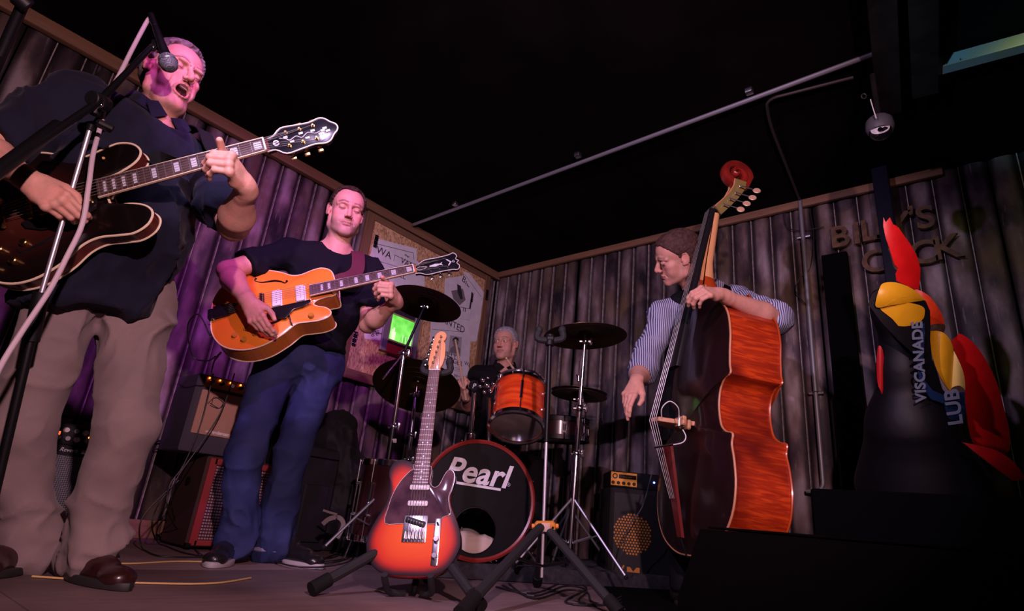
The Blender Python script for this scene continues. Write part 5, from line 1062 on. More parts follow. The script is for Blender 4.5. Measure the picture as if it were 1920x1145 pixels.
# cymbals
cym = mat('dark_bronze_cymbal', (.16, .10, .045), .38, .9, noise=(6, (.08, .05, .03), .7))
def tilt_normal(x, y, ang, ratio): r_ = nrm(ray(x, y)); a = math.radians(ang); up = nrm(CR * math.sin(a) + CU * math.cos(a)); up = nrm(up - r_ * (up @ r_)); s = ratio; return nrm(up * math.sqrt(1 - s * s) + r_ * s)
def cymbal(label, x, y, d, R, ang, ratio, name='cymbal', under=False):
    T = at(x, y, d); n = tilt_normal(x, y, ang, ratio); M = axes(n, (.7, -.7, 0)); t = thing(name, label, 'cymbal', T, M)
    MB().lathe([(.006, .030), (.03, .026), (.045, .012), (.05, .008), (R * .6, .003), (R, -.012), (R, -.0135), (R * .6, .0015), (.05, .0062), (.043, .010), (.028, .024), (.006, .028)], seg=72).build('bronze', cym, t, angle=70)
    for k in range(4): MB().ring((0, 0, .0065 - .017 * ((.3 + .18 * k)) ** 1.6), R * (.3 + .18 * k), .0007, seg=64, rs=4).build('lathe_groove', cym, t)
    return t, T, n
c1, T1, n1 = cymbal('crash cymbal tilted in front of the poster hatch, its dark underside showing', 798, 567, 3.2, .202, 17, .44)
c2, T2, n2 = cymbal('large ride cymbal low on the left, behind the neck of the solid guitar', 782, 722, 3.35, .254, 14, .58)
c3, T3_, n3 = cymbal('crash cymbal on the right, level on a tall chrome stand', 1097, 627, 3.2, .226, -2, .33)
h1, T4, n4 = cymbal('upper hi-hat cymbal below the right crash', 1086, 731, 3.75, .178, 5, .20, 'hi_hat_cymbal'); h2, T5, n5 = cymbal('lower hi-hat cymbal of the pair below the right crash', 1086, 738, 3.75, .178, 5, .24, 'hi_hat_cymbal')
def stand(name, label, segs, feet=None, extra=()):
    a = np.array(segs[0][0]); gpos = feet[0] if feet else a; s = thing(name, label, 'stand', gpos); o0 = np.array(gpos, float)
    for (p, q, r, m, nm) in segs: MB(o0).cyl(p, q, r, 14).build(nm, m, s)
    if feet:
        c, R_, h_, zf, a0 = feet; c = np.array(c)
        for k in range(3):
            t = a0 + k * 2 * PI / 3; f_ = V(c[0] + R_ * math.cos(t), c[1] + R_ * math.sin(t), zf + .008); lg = MB(o0); lg.tube([c + V(0, 0, h_), f_], .0075, 8); lg.tube([c + V(0, 0, h_ * .35), f_ * .5 + (c + V(0, 0, h_)) * .5], .004, 6); lg.build('leg', leg_steel, s); MB(o0).ball(f_, .012, 8).build('rubber_foot', rubber, s)
    for (p, q, r, m, nm) in extra: MB(o0).tube([p, q], r, 10).build(nm, m, s)
    return s, o0
def clamp(s, o0, p, r=.018, m=chrome, nm='clamp'):
    g = MB(o0); g.ball(p, r, 12); g.cyl(p - CR * r * 1.6, p + CR * r * 1.6, r * .42, 10); g.box(-V(r * .4, r * .4, r * 1.1), V(r * .4, r * .4, r * 1.1), c=p + CR * r * 1.5, bev=r * .2); g.build(nm, m, s)
# left crash boom stand
pt = at(757, 662, 3.05); pb = at(722, 905, 2.88); base = V(pb[0], pb[1], RZ)
s_, o0 = stand('cymbal_stand', 'chrome boom stand carrying the left crash cymbal', [(pt, at(738, 800, 2.96), .011, chrome, 'upper_tube'), (at(738, 798, 2.96), V(pb[0], pb[1], .12), .015, black_metal, 'lower_tube'), (pt, T1 - n1 * .03, .0075, black_metal, 'boom_arm'), (pt, at(717, 711, 2.95), .0045, chrome, 'boom_tail')], (base, .26, .28, RZ, .4))
for q in (pt, at(738, 800, 2.96)): clamp(s_, o0, q)
clamp(s_, o0, T1 - n1 * .025, .013); g = MB(o0); g.cyl(T1 - n1 * .02, T1 + n1 * .055, .004, 8); g.cyl(T1 + n1 * .033, T1 + n1 * .045, .014, 12); g.build('felt_and_wing_nut', black_metal, s_)
MB(o0).box((-.018, -.004, -.010), (.018, .004, .010), M=np.array([CR, -CF, CU]).T, c=at(737, 826, 2.93), bev=.002).build('pale_label', mat('pale_label', (.45, .42, .42), .6), s_)
# ride stand
pt = at(777, 738, 3.3); pb = at(765, 872, 3.15); base = V(pb[0], pb[1], RZ)
s_, o0 = stand('cymbal_stand', 'chrome stand under the low ride cymbal', [(T2 - n2 * .01, at(771, 815, 3.2), .010, chrome, 'upper_tube'), (at(771, 815, 3.2), V(pb[0], pb[1], .12), .013, chrome, 'lower_tube')], (base, .24, .26, RZ, 1.2))
for q in (pt, at(771, 815, 3.2), at(766, 862, 3.15)): clamp(s_, o0, q, .016)
# right crash stand
pt = T3_ - n3 * .02; pm_ = at(1087, 765, 3.1); pb = at(1076, 900, 3.0)
s_, o0 = stand('cymbal_stand', 'bright chrome straight stand under the right crash cymbal', [(pt, pm_, .011, chrome, 'upper_tube'), (pm_, at(1081, 850, 3.05), .0135, chrome, 'middle_tube'), (at(1081, 850, 3.05), V(pb[0], pb[1], .12), .016, chrome, 'lower_tube')], (V(pb[0], pb[1], RZ), .30, .34, RZ, .1))
for q, r_ in ((pt - n3 * .02, .020), (pm_, .022), (at(1081, 850, 3.05), .02)): clamp(s_, o0, q, r_)
g = MB(o0); g.cyl(T3_ - n3 * .015, T3_ + n3 * .06, .004, 8); g.cyl(T3_ + n3 * .033, T3_ + n3 * .045, .014, 12); g.build('felt_and_wing_nut', black_metal, s_)
# hi-hat stand
pb = at(1072, 905, 3.55); s_, o0 = stand('hi_hat_stand', 'chrome hi-hat stand with thin rod rising above its cymbals', [(at(1086, 676, 3.78), at(1084, 745, 3.75), .0038, chrome, 'pull_rod'), (T5 - n5 * .005, at(1077, 830, 3.68), .0105, chrome, 'upper_tube'), (at(1077, 830, 3.68), V(pb[0], pb[1], .12), .014, chrome, 'lower_tube')], (V(pb[0], pb[1], RZ), .26, .30, RZ, .8))
g = MB(o0); g.cyl(at(1085, 715, 3.76), at(1085, 704, 3.77), .013, 12); g.tube([at(1085, 710, 3.76), at(1081, 702, 3.76)], .005, 8); g.tube([at(1085, 706, 3.76), at(1091, 712, 3.76)], .004, 8); g.build('clutch', chrome, s_); clamp(s_, o0, at(1084, 748, 3.74), .02); clamp(s_, o0, at(1077, 830, 3.68), .016)
# ---------------------------------------------------------------- guitar stands
foam = mat('black_foam_grip', (.014, .014, .015), .75, bump=(220, .4))
def guitar_stand(label, base, top, yoke_dir, legs, r_pole=.0105, label_block=None, lower=None):
    s = thing('guitar_stand', label, 'stand', base); o0 = np.array(base, float); top = np.array(top, float); mid = base + (top - base) * .30
    MB(o0).cyl(base + (top - base) * .08, base + (top - base) * .62, r_pole * .62, 14).build('lower_tube', mat('satin_steel_tube', (.72, .70, .76), .42, .7), s); MB(o0).cyl(base + (top - base) * .58, top, r_pole, 14).build('upper_tube', black_metal, s)
    yd = nrm(yoke_dir); fwd = nrm(np.cross(yd, top - base)); g = MB(o0); g.cyl(top - V(0, 0, .02), top + V(0, 0, .03), .02, 14); g.cyl(top + V(0, 0, .012) - yd * .015, top + V(0, 0, .012) + yd * .015, .022, 14); g.build('yoke_hub', black_plastic, s)
    g = MB(o0); g.tube(spline([top + yd * -.05 + V(0, 0, .05), top - yd * .055 + V(0, 0, .015), top + V(0, 0, .005) - yd * .02, top + yd * .02 + V(0, 0, .005), top + yd * .055 + V(0, 0, .015), top + yd * .05 + V(0, 0, .05)], 4), .0145, 10); g.build('padded_yoke', foam, s)
    for sgn in (-1, 1): MB(o0).ball(top + yd * sgn * .05 + V(0, 0, .052), (.017, .017, .020), 12).build('yoke_tip', foam, s)
    for f_ in legs:
        f_ = np.array(f_, float); k0 = base + (top - base) * .27; p = [k0, f_]; MB(o0).tube([k0 + (f_ - k0) * .02, k0 + (f_ - k0) * .96], .017, 10).build('leg', foam, s); MB(o0).tube([k0 + (f_ - k0) * .86, f_ + V(0, 0, .0)], .022, 12).build('rubber_foot', rubber, s)
        MB(o0).tube([base + (top - base) * .12, k0 + (f_ - k0) * .45], .006, 8).build('leg_brace', black_metal, s)
    return s, o0
B2 = at(1020, 1045, 2.25); B2[2] = .10; Tp2 = at(1031, 640, 2.52)
lf = onz(862, 1150, .02); rf = onz(1162, 1148, .02); bfv = V(B2[0], B2[1], 0) * 2 - (lf + rf) / 2; bfv[2] = .02
Bs = V(B2[0], B2[1], 0.0)
gs2, o0 = guitar_stand('empty black guitar stand with an orange joint block, standing right of the bass drum', Bs, Tp2, CR * 1., [lf, rf, bfv])
jb = at(1022, 986, 2.26); MJ = np.array([CR, CU, -CF]).T; yl = mat('orange_joint_block', (.75, .28, .04), .5)
blk = MB(o0).box((-.040, -.019, -.014), (.040, .019, .014), M=MJ, c=jb, bev=.008).build('joint_block', yl, gs2); MB(o0).box((-.018, -.016, .0135), (.018, .016, .0155), M=MJ, c=jb, bev=.001).build('pale_sticker', mat('pale_sticker', (.75, .55, .48), .5), blk)
for s in (-1, 1): MB(o0).cyl(jb + CR * s * .029 - CF * .012, jb + CR * s * .029 - CF * .016, .0045, 10).build('bolt', black_metal, blk); MB(o0).cyl(jb + CR * s * .040, jb + CR * s * .052, .009, 10).build('end_screw', yl, blk)
# the stand under the solid guitar
bk = MT @ V(0, 0, -1); top = TT + MT @ V(0, .655, -.035); foot = TT + MT @ V(0, -.10, -.16); foot[2] = 0
lA = onz(590, 1128, .02); lB = onz(900, 1118, .02); lC = onz(760, 1062, .02); lA2 = TT + MT @ V(-.26, -.1, .16); lB2 = TT + MT @ V(.26, -.1, .12); lA2[2] = lB2[2] = .02
gs1, o0 = guitar_stand('black guitar stand holding the red sunburst solid guitar', foot, top, MT[:, 0], [lA2, lB2, foot + V(-.22, .26, .02)])
for s in (-1, 1):
    P_ = [TT + MT @ V(s * .03, -.16, -.10), TT + MT @ V(s * .07, -.165, -.05), TT + MT @ V(s * .075, -.148, .0), TT + MT @ V(s * .075, -.130, .030)]; MB(o0).tube(spline(P_, 5), .011, 10).build('cradle_arm', foam, gs1)
MB(o0).tube([foot + V(0, 0, .12), TT + MT @ V(0, -.16, -.10)], .012, 8).build('cradle_bar', black_metal, gs1)
# ---------------------------------------------------------------- amplifiers
tolex = mat('black_vinyl', (.006, .006, .007), .65, bump=(260, .4), spec=.25); grille = mat('silver_black_grille_cloth', (.06, .06, .07), .7)
def grille_mat(name, c1, c2, sc, emit=None):
    m = bpy.data.materials.new(name); m.use_nodes = True; nt = m.node_tree; N = nt.nodes; b = N['Principled BSDF']; tc = N.new('ShaderNodeTexCoord'); ck = N.new('ShaderNodeTexChecker'); ck.inputs['Scale'].default_value = sc; ck.inputs[1].default_value = (*c1, 1); ck.inputs[2].default_value = (*c2, 1)
    mp = N.new('ShaderNodeMapping'); mp.inputs['Rotation'].default_value = (.785, .1, .0); nt.links.new(tc.outputs['Object'], mp.inputs[0]); nt.links.new(mp.outputs[0], ck.inputs[0]); nt.links.new(ck.outputs[0], b.inputs['Base Color']); b.inputs['Roughness'].default_value = .6
    bp = N.new('ShaderNodeBump'); bp.inputs['Distance'].default_value = .002; nt.links.new(ck.outputs[1], bp.inputs['Height']); nt.links.new(bp.outputs[0], b.inputs['Normal']); return m
gm1 = grille_mat('woven_silver_grille', (.20, .20, .24), (.02, .02, .025), 190)
def lamp(p, parent, o0, col, r=.004, st=6.): MB(o0).ball(p, r, 8).build('indicator_lamp', mat('lamp_%s' % '_'.join(str(int(c * 9)) for c in col), col, .4, emit=(col, st)), parent)
# combo amplifier behind the singer
X1 = -2.95; B = V(-3.2, .80, 0); A1 = thing('guitar_amplifier', 'black combo amplifier with silver-flecked grille between the singer legs', 'amplifier', B)
y0, y1 = .50, 1.0; MB(B).box((X1 - .26, y0, .012), (X1 - .004, y1, .47), bev=.012).build('cabinet', tolex, A1)
MB(B).box((X1 - .02, y0 + .02, .045), (X1 + .001, y1 - .02, .345), bev=.004).build('speaker_grille', gm1, A1); MB(B).box((X1 - .01, y0 + .015, .030), (X1 + .004, y1 - .015, .040), bev=.002).build('metal_strip', chrome, A1)
pn = MB(B).box((X1 - .02, y0 + .02, .385), (X1 + .004, y1 - .02, .462), bev=.003).build('control_panel', black_plastic, A1)
for i in range(7):
    for j in range(2):
        if (i + j) % 7 < 6: MB(B).lathe([(0, 0), (.011, 0), (.009, .014), (0, .014)], (X1 + .004, y0 + .14 + i * .034 + j * .012, .442 - j * .032), (1, 0, 0), 14).build('control_knob', ivory if (i + j) % 2 == 0 else steel, pn)
for yy, zz in ((.668, .452), (.795, .425), (.805, .452), (.83, .44), (.80, .408), (.905, .44)): lamp((X1 + .006, yy, zz), pn, B, (1., .25, .04), .0042, 5.)
MB(B).box((X1 + .003, .670, .420), (X1 + .007, .692, .434), bev=.001).build('power_rocker', mat('red_lit_switch', (.8, .05, .02), .4, emit=((1, .12, .04), 1.6)), pn)
lettering('badge_print', 'Reverb', .022, pearl, A1, V(X1 + .002, .74, .366) - B, PM, extrude=.0008, shear=.3); MB(B).box((X1 + .0, .785, .357), (X1 + .003, .845, .374), bev=.001).build('name_plate', steel, A1)
MB(B).tube(spline([(X1 - .13, .65, .47), (X1 - .13, .67, .50), (X1 - .13, .83, .50), (X1 - .13, .85, .47)], 5), .008, 8).build('handle', rubber, A1)
for yy in (y0 + .04, y1 - .04): MB(B).cyl((X1 - .04, yy, 0), (X1 - .04, yy, .014), .015, 10).build('rubber_foot', rubber, A1); MB(B).cyl((X1 - .22, yy, 0), (X1 - .22, yy, .014), .015, 10).build('rubber_foot', rubber, A1)
# red-fronted speaker cabinet
X2 = -2.98; B = V(-3.2, 1.55, 0); A2 = thing('speaker_cabinet', 'dark red speaker cabinet with studded metal grille behind the second guitarist', 'speaker cabinet', B); y0, y1 = 1.315, 1.80
MB(B).box((X2 - .30, y0, .012), (X2 - .004, y1, .425), bev=.012).build('cabinet', mat('dark_brown_vinyl', (.045, .022, .018), .55, bump=(260, .4)), A2)
rf_ = mat('red_baffle_frame', (.32, .035, .04), .5); g = MB(B); g.box((X2 - .01, y0 + .01, .02), (X2 + .008, y0 + .045, .415), bev=.003); g.box((X2 - .01, y1 - .045, .02), (X2 + .008, y1 - .01, .415), bev=.003); g.box((X2 - .01, y0 + .03, .02), (X2 + .008, y1 - .03, .045), bev=.003); g.box((X2 - .01, y0 + .03, .385), (X2 + .008, y1 - .03, .415), bev=.003); g.build('front_frame', rf_, A2)
MB(B).box((X2 - .01, y0 + .04, .04), (X2 - .002, y1 - .04, .39)).build('grille_backing', mat('dark_red_backing', (.07, .01, .015), .6), A2, smooth=False)
g = MB(B)
for i in range(int((y1 - y0 - .10) / .013)):
    for j in range(25): c_ = V(X2 - .001, y0 + .052 + i * .013, .052 + j * .0135); g.box((-.002, -.0036, -.0036), (.004, .0036, .0036), c=c_)
o = g.build('grille_studs', mat('pale_grille_stud', (.55, .42, .50), .4, .3), A2, smooth=False); tag(o, kind='stuff')
MB(B).lathe([(0, 0), (.018, 0), (.022, .008), (0, .008)], (X2 - .15, y0 + .0, .30), (0, -1, 0), 16).build('corner_cup', black_plastic, A2)
MB(B).box((X2 - .02, y0 - .002, .01), (X2 + .010, y0 + .02, .03), bev=.002).build('metal_corner', black_metal, A2)
# small tan-fronted amplifier on top
B = V(-3.15, 1.38, .427); A3 = thing('small_guitar_amplifier', 'small amplifier with tan cloth front and glowing orange control strip, stacked on the red cabinet', 'amplifier', B); y0, y1 = 1.17, 1.56; zb = .427
MB(B).box((X2 - .26, y0, zb), (X2 - .006, y1, .80), bev=.012).build('cabinet', mat('violet_grey_vinyl', (.06, .05, .075), .55, bump=(260, .3)), A3)
MB(B).box((X2 - .02, y0 + .03, .515), (X2 + .002, y1 - .03, .725), bev=.004).build('speaker_cloth', mat('tan_cloth', (.50, .27, .20), .8, bump=(500, .5)), A3)
pn = MB(B).box((X2 - .03, y0 + .03, .740), (X2 + .002, y1 - .03, .792), bev=.003).build('control_panel', mat('copper_panel', (.55, .22, .06), .4, .5), A3)
for i in range(6): MB(B).lathe([(0, 0), (.011, 0), (.009, .016), (0, .016)], (X2 + .002, y0 + .06 + i * .05, .768), (1, 0, 0), 14).build('control_knob', black_plastic if i % 2 else chrome, pn)
for i in range(6): lamp((X2 + .005, y0 + .045 + i * .053, .783), pn, B, (1., .30, .05), .0045, 6.)
lettering('badge_print', 'Ambrose', .026, ivory, A3, V(X2 + .003, 1.335, .532) - B, PM, extrude=.0012, offset=.0008); MB(B).box((X2 + .001, 1.265, .528), (X2 + .003, 1.405, .536), bev=.001).build('badge_bar', ivory, A3)
for k in range(2): MB(B).tube(spline([V(X2 + .003, 1.24 + k * .02, .66), V(X2 + .004, 1.26, .69 + k * .008), V(X2 + .004, 1.31, .70 - k * .02), V(X2 + .004, 1.30, .65), V(X2 + .004, 1.25, .655 + k * .01)], 5), .0018, 6).build('scribbled_emblem', ink, A3)
# bass amplifier: head on a cabinet behind the bassist
F_ = nrm(C0 - at(1180, 950, 3.3)); F_[2] = 0; F_ = nrm(F_ + V(.25, 0, 0)); S_ = nrm(np.cross(F_, (0, 0, 1))) * -1; MBA = np.array([S_, F_ * -1, V(0, 0, 1)]).T
a = at(1143, 945, 3.3); cb = V(a[0], a[1], 0) + S_ * .26 * (1 if S_ @ CR > 0 else -1)
if S_ @ CR < 0: MBA = np.array([-S_, F_ * -1, V(0, 0, 1)]).T; MBA[:, 0] = S_ * -1
if np.linalg.det(MBA) < 0: MBA[:, 0] *= -1
zt = at(1160, 912, 3.3)[2]; cb[2] = .0
BC = thing('bass_cabinet', 'black bass cabinet with amber perforated grille behind the double bass', 'speaker cabinet', cb, MBA)
MB().box((-.27, -.0, .0), (.27, .34, zt), bev=.012).build('cabinet', tolex, BC); am = mat('amber_perforated_grille', (.40, .15, .02), .45, .3)
MB().box((-.235, -.006, .03), (.235, .002, zt - .03)).build('grille_backing', black_plastic, BC, smooth=False)
g = MB(); cx, cz, R_ = -.13, zt * .52, .105
for i in range(-9, 10):
    for j in range(-9, 10):
        x = i * .0165 + (.00825 if j % 2 else 0); z = j * .0145
        if x * x + z * z < R_ ** 2: g.raw([(cx + x + .0062 * math.cos(t), -.010, cz + z + .0062 * math.sin(t)) for t in np.linspace(0, 2 * PI, 6, endpoint=False)] + [(cx + x + .005 * math.cos(t), -.004, cz + z + .005 * math.sin(t)) for t in np.linspace(0, 2 * PI, 6, endpoint=False)], [list(range(6)), *[[q, 6 + q, 6 + (q + 1) % 6, (q + 1) % 6] for q in range(6)]])
o = g.build('perforated_cone', am, BC, smooth=False); tag(o, kind='stuff')
lettering('badge_print', 'M', .09, am, BC, (-.12, -.008, .055), np.array([[1, 0, 0], [0, 0, -1], [0, 1, 0]]), extrude=.001, offset=.006); MB().tube([(-.21, -.008, .03), (-.17, -.008, .10)], .006, 6).build('badge_bar', am, BC)
hp = cb + V(0, 0, zt) + MBA @ V(-.02, .02, 0); HH = at(1160, 880, 3.3)[2] - zt
BH = thing('bass_amplifier_head', 'bass amplifier head with orange control panel and one blue light, on the black cabinet', 'amplifier', hp, MBA)
MB().box((-.24, 0, 0.001), (.24, .26, HH), bev=.006).build('casing', tolex, BH); pn = MB().box((-.235, -.005, .01), (-.085, .002, HH - .006), bev=.002).build('orange_panel', mat('orange_amp_panel', (.70, .27, .03), .45, emit=((1, .35, .04), .10)), BH)
for i in range(5): MB().lathe([(0, 0), (.010, 0), (.008, .012), (0, .012)], (-.222 + i * .030, -.005, .025), (0, -1, 0), 14).build('control_knob', black_plastic, pn)
MB().ring((-.212, -.006, HH * .68), .012, .003, (0, 1, 0), 20, 6).build('dial_ring', black_plastic, pn); MB().box((-.19, -.008, HH * .55), (-.09, -.004, HH * .80), bev=.001).build('black_strip', black_plastic, pn); lettering('badge_print', 'bass amp', .014, am, pn, (-.14, -.009, HH * .67), np.array([[1, 0, 0], [0, 0, -1], [0, 1, 0]]), extrude=.0005)
MB().ball(MBA.T @ (at(1233, 903, 3.28) - hp) * V(1, 0, 1) + V(0, -.004, 0), .0055, 10).build('blue_light', mat('blue_led', (.1, .15, 1), .4, emit=((.12, .2, 1.), 14.)), BH)
# gig bag and coat
B = V(-3.22, 1.98, 0); gb = thing('equipment_case', 'tall soft black equipment case standing against the left wall behind the jeans', 'case', B)
cloth_b = mat('black_nylon_cloth', (.007, .007, .010), .75, noise=(6, (.012, .012, .018), .8), bump=(150, .3))
MB(B).box((-3.40, 1.82, .0), (-3.05, 2.12, .56), bev=.03).build('body', cloth_b, gb); MB(B).tube([(-3.045, 1.85, .50), (-3.045, 2.09, .50)], .004, 6).build('zip', black_metal, gb); MB(B).box((-3.05, 1.9, .05), (-3.035, 2.06, .35), bev=.01).build('front_pocket', cloth_b, gb)
F = Fld((-3.5, 1.9, .0), (-2.75, 2.55, .90), [], coarse=.011)
F.cap((-3.24, 2.16, .70), (-3.22, 2.26, .12), .11, .17, k=.06, side=(0, 1, 0), ratio=1.15); F.ell((-3.22, 2.12, .62), (.15, .14, .12), k=.06); F.ell((-3.12, 2.30, .30), (.14, .13, .26), k=.06); F.cap((-3.14, 2.15, .52), (-3.06, 2.36, .28), .08, k=.05); F.cap((-3.08, 2.25, .12), (-3.1, 2.3, .05), .12, k=.04); F.half((0, 0, .004), (0, 0, -1))
P_, Q_ = F.poly(); P_ = folds(P_, vnormals(P_, Q_), .024, 8, 11); P_[:, 2] = np.maximum(P_[:, 2], .003); P_[:, 0] = np.maximum(P_[:, 0], XL + .035); co = qmesh('coat', P_, Q_, cloth_b, None); tag(co, 'crumpled black padded coat heaped beside the tall case', 'coat')
a = onz(625, 1005, .03); tr = thing('canvas_strap', 'looped pale canvas strap lying at the foot of the black coat', 'strap', V(a[0], a[1], 0)); st = MB(V(a[0], a[1], 0)); dd = lambda x, y, h=0: at(x, y, 2.95)
st.ribbon(spline([dd(605, 982), dd(618, 972), dd(636, 970), dd(644, 984), dd(632, 1008)], 5), .022, CR, .004); st.build('strap_loop', mat('pale_canvas', (.26, .22, .21), .85), tr); MB(V(a[0], a[1], 0)).ribbon(spline([dd(606, 956), dd(618, 960), dd(632, 964)], 4), .010, CU, .004).build('strap_end', mat('pale_canvas', (.26, .22, .21), .85), tr)
# ---------------------------------------------------------------- microphone on its boom
ms = thing('microphone_stand', 'chrome and black boom microphone stand in front of the singer', 'microphone stand', at(-30, 1010, 1.42)); o0 = np.array(ms.location)
ck = at(186, 190, 1.60); MB(o0).cyl(at(168, 243, 1.58), at(74, 562, 1.50), .0062, 14).build('upper_tube', mat('bright_satin_chrome', (.75, .72, .80), .38, .85), ms); MB(o0).cyl(at(172, 232, 1.58), at(168, 244, 1.58), .010, 14).build('tube_clamp', black_metal, ms)
MB(o0).cyl(at(78, 548, 1.50), at(58, 640, 1.49), .0185, 16).build('height_clutch', black_plastic, ms); MB(o0).cyl(at(62, 620, 1.49), at(-30, 1010, 1.42), .011, 14).build('lower_tube', black_metal, ms)
g = MB(o0); g.ball(ck, .024, 16); g.cyl(ck - CF * .03, ck + CF * .03, .020, 16); g.cyl(at(176, 215, 1.59), ck, .014, 12); g.box((-.014, -.02, -.008), (.014, .02, .008), c=at(196, 236, 1.58), bev=.004); g.build('boom_clutch', black_plastic, ms)
MB(o0).ball(at(184, 229, 1.565), .006, 10).build('chrome_screw', chrome, ms); MB(o0).ball(at(190, 197, 1.565), .006, 10).build('chrome_screw', chrome, ms)
MB(o0).tube([at(300, 72, 1.80), ck, at(0, 318, 1.30)], [.0075, .010, .010], 12).build('boom_arm', black_metal, ms); MB(o0).cyl(at(110, 235, 1.48), at(-30, 340, 1.26), .0165, 14).build('counterweight', black_metal, ms)
mtip = at(319, 127, 1.74); mtop = at(291, 50, 1.78); ax_ = nrm(mtip - mtop)
MB(o0).ball(at(287, 90, 1.77), .012, 14).build('clip_screw', mat('gloss_black_plastic', (.01, .01, .01), .12, coat=.6), ms); MB(o0).cyl(at(297, 78, 1.79), at(294, 96, 1.79), .0175, 14).build('microphone_clip', black_plastic, ms)
mic = thing('microphone', 'black vocal microphone pointing down at the singer mouth', 'microphone', mtip); o1 = mtip
MB(o1).lathe([(0, 0), (.009, 0), (.010, .01), (.0115, .06), (.0145, .10), (.016, .118), (.0185, .122)], mtop, ax_, 24).build('body', black_metal, mic)
gmat = grille_mat('wire_mesh', (.20, .20, .24), (.02, .02, .025), 420); L_ = np.linalg.norm(mtip - mtop); MB(o1).lathe([(.0185, L_ - .042), (.024, L_ - .036), (.0255, L_ - .018), (.023, L_ - .004), (.014, L_ + .006), (0, L_ + .009)], mtop, ax_, 28).build('mesh_grille', gmat, mic); MB(o1).ring(mtop + ax_ * (L_ - .020), .0257, .0016, ax_, 32, 6).build('grille_band', steel, mic)
MB(o1).cyl(mtop, mtop - ax_ * .05, .0095, 14).build('plug_housing', black_metal, mic)
cb_m = mat('pale_mauve_cable', (.55, .45, .50), .55)
wp = mtop - ax_ * .045; P_ = spline([wp, at(284, 33, 1.79), at(276, 40, 1.79), at(250, 88, 1.77), at(223, 142, 1.72), at(203, 180, 1.70), at(186, 245, 1.64), at(174, 292, 1.57), at(166, 350, 1.50), at(154, 420, 1.46), at(126, 480, 1.43), at(92, 545, 1.40), at(42, 620, 1.36), at(-6, 700, 1.32), at(-60, 830, 1.3)], 6)
o = MB().tube(P_, .0062, 10).build('microphone_cable', cb_m, None); tag(o, 'pale mauve microphone cable draped down the boom stand', 'cable')
# stand at upper left corner
a = at(52, -20, 1.55); b_ = at(-10, 130, 1.45); t_ = thing('lighting_stand', 'black tube of a stand crossing the upper left corner', 'stand', b_); MB(b_).cyl(at(60, -30, 1.56), at(-20, 150, 1.45), .013, 16).build('tube', black_metal, t_); MB(b_).cyl(at(30, -8, 1.50), at(54, 14, 1.52), .022, 16).build('collar', black_plastic, t_); MB(b_).cyl(at(-8, 105, 1.44), at(-60, 260, 1.40), .017, 14).build('lower_tube', black_metal, t_)
# ---------------------------------------------------------------- cables
def cable(label, pts, r=.0032, m=wm, name='cable', cat='cable'): P_c = spline(pts, 6); P_c[:, 0] = np.maximum(P_c[:, 0], XL + .045); P_c[:, 2] = np.maximum(P_c[:, 2], r + .0005); o = MB().tube(P_c, r, 8).build(name, m, None); return tag(o, label, cat)
fl = lambda x, y, z=.004: onz(x, y, z); yc = mat('yellow_tan_cable', (.62, .42, .16), .6)
def on2(x, y, X): q = ray(x, y); return C0 + q * (X / q[0])
cable('thin yellow cable curving over the floor between the two guitarists', [fl(150, 1052), fl(240, 1056), fl(330, 1052), fl(400, 1053)], .0028, yc)
cable('second yellow cable nearer the camera, crossing behind the brown shoe', [fl(60, 1080), fl(180, 1088), fl(280, 1093), fl(400, 1093), fl(470, 1083)], .0028, yc)
for k, (pts, lb) in enumerate((([on2(400, 700, -2.90), on2(378, 790, -2.88), on2(345, 870, -2.9), on2(318, 910, -2.9), on2(316, 960, -2.9), fl(350, 1018), fl(382, 1042), fl(430, 1048)], 'black cable dropping from the tan amplifier to the floor, nearest the wall'),
                               ([on2(440, 700, -2.86), on2(415, 770, -2.84), on2(372, 838, -2.84), on2(330, 900, -2.85), on2(322, 950, -2.85), fl(340, 1006), fl(375, 1040)], 'black cable crossing the tan cloth front down to the floor'),
                               ([on2(330, 905, -2.9), on2(282, 950, -2.9), on2(262, 985, -2.9), fl(268, 1030), fl(300, 1042), fl(380, 1044)], 'black cable loop bulging left of the red cabinet'),
                               ([on2(335, 900, -2.92), on2(300, 940, -2.92), on2(285, 985, -2.9), fl(300, 1020), fl(345, 1036), fl(400, 1045)], 'inner black cable loop left of the red cabinet'),
                               ([fl(292, 1006), on2(298, 985, -3.2), on2(310, 975, -3.2), fl(318, 1000), fl(303, 1012), fl(292, 1006)], 'small coil of black cable by the baseboard'))): cable(lb, pts)
jk = TA + MA @ V(.062, -.235, -.04)
cable('black instrument cable looping from the archtop guitar to the amplifiers', [jk, at(374, 590, 2.4), at(356, 600, 2.42), at(352, 625, 2.45), at(362, 668, 2.5), at(388, 676, 2.5), at(404, 668, 2.48)], .003); 
cable('black cable with chrome plug hanging under the archtop guitar', [at(414, 660, 2.5), at(404, 672, 2.55), at(398, 690, 2.6), at(396, 705, 2.75)], .003)
o = MB().cyl(at(403, 674, 2.55), at(414, 661, 2.52), .0048, 10).build('jack_plug', chrome, None); tag(o, 'chrome jack plug below the archtop guitar', 'plug')
r2 = random.Random(3)
for k in range(5):
    P_ = []; cx, cy = 590 + r2.uniform(-12, 20), 1034 + r2.uniform(-8, 10); a0 = r2.uniform(0, 6)
    for j in range(11): t = a0 + j * .62; P_.append(fl(cx + (52 + 8 * k % 25) * math.cos(t), cy + (13 + k * 2) * math.sin(t), .004 + .003 * k))
    c_ = cable('%s turn of the black cable tangle before the black case' % ('innermost', 'second innermost', 'middle', 'second outermost', 'outermost')[k], P_, .003); c_['group'] = 'tangled black cable turns'
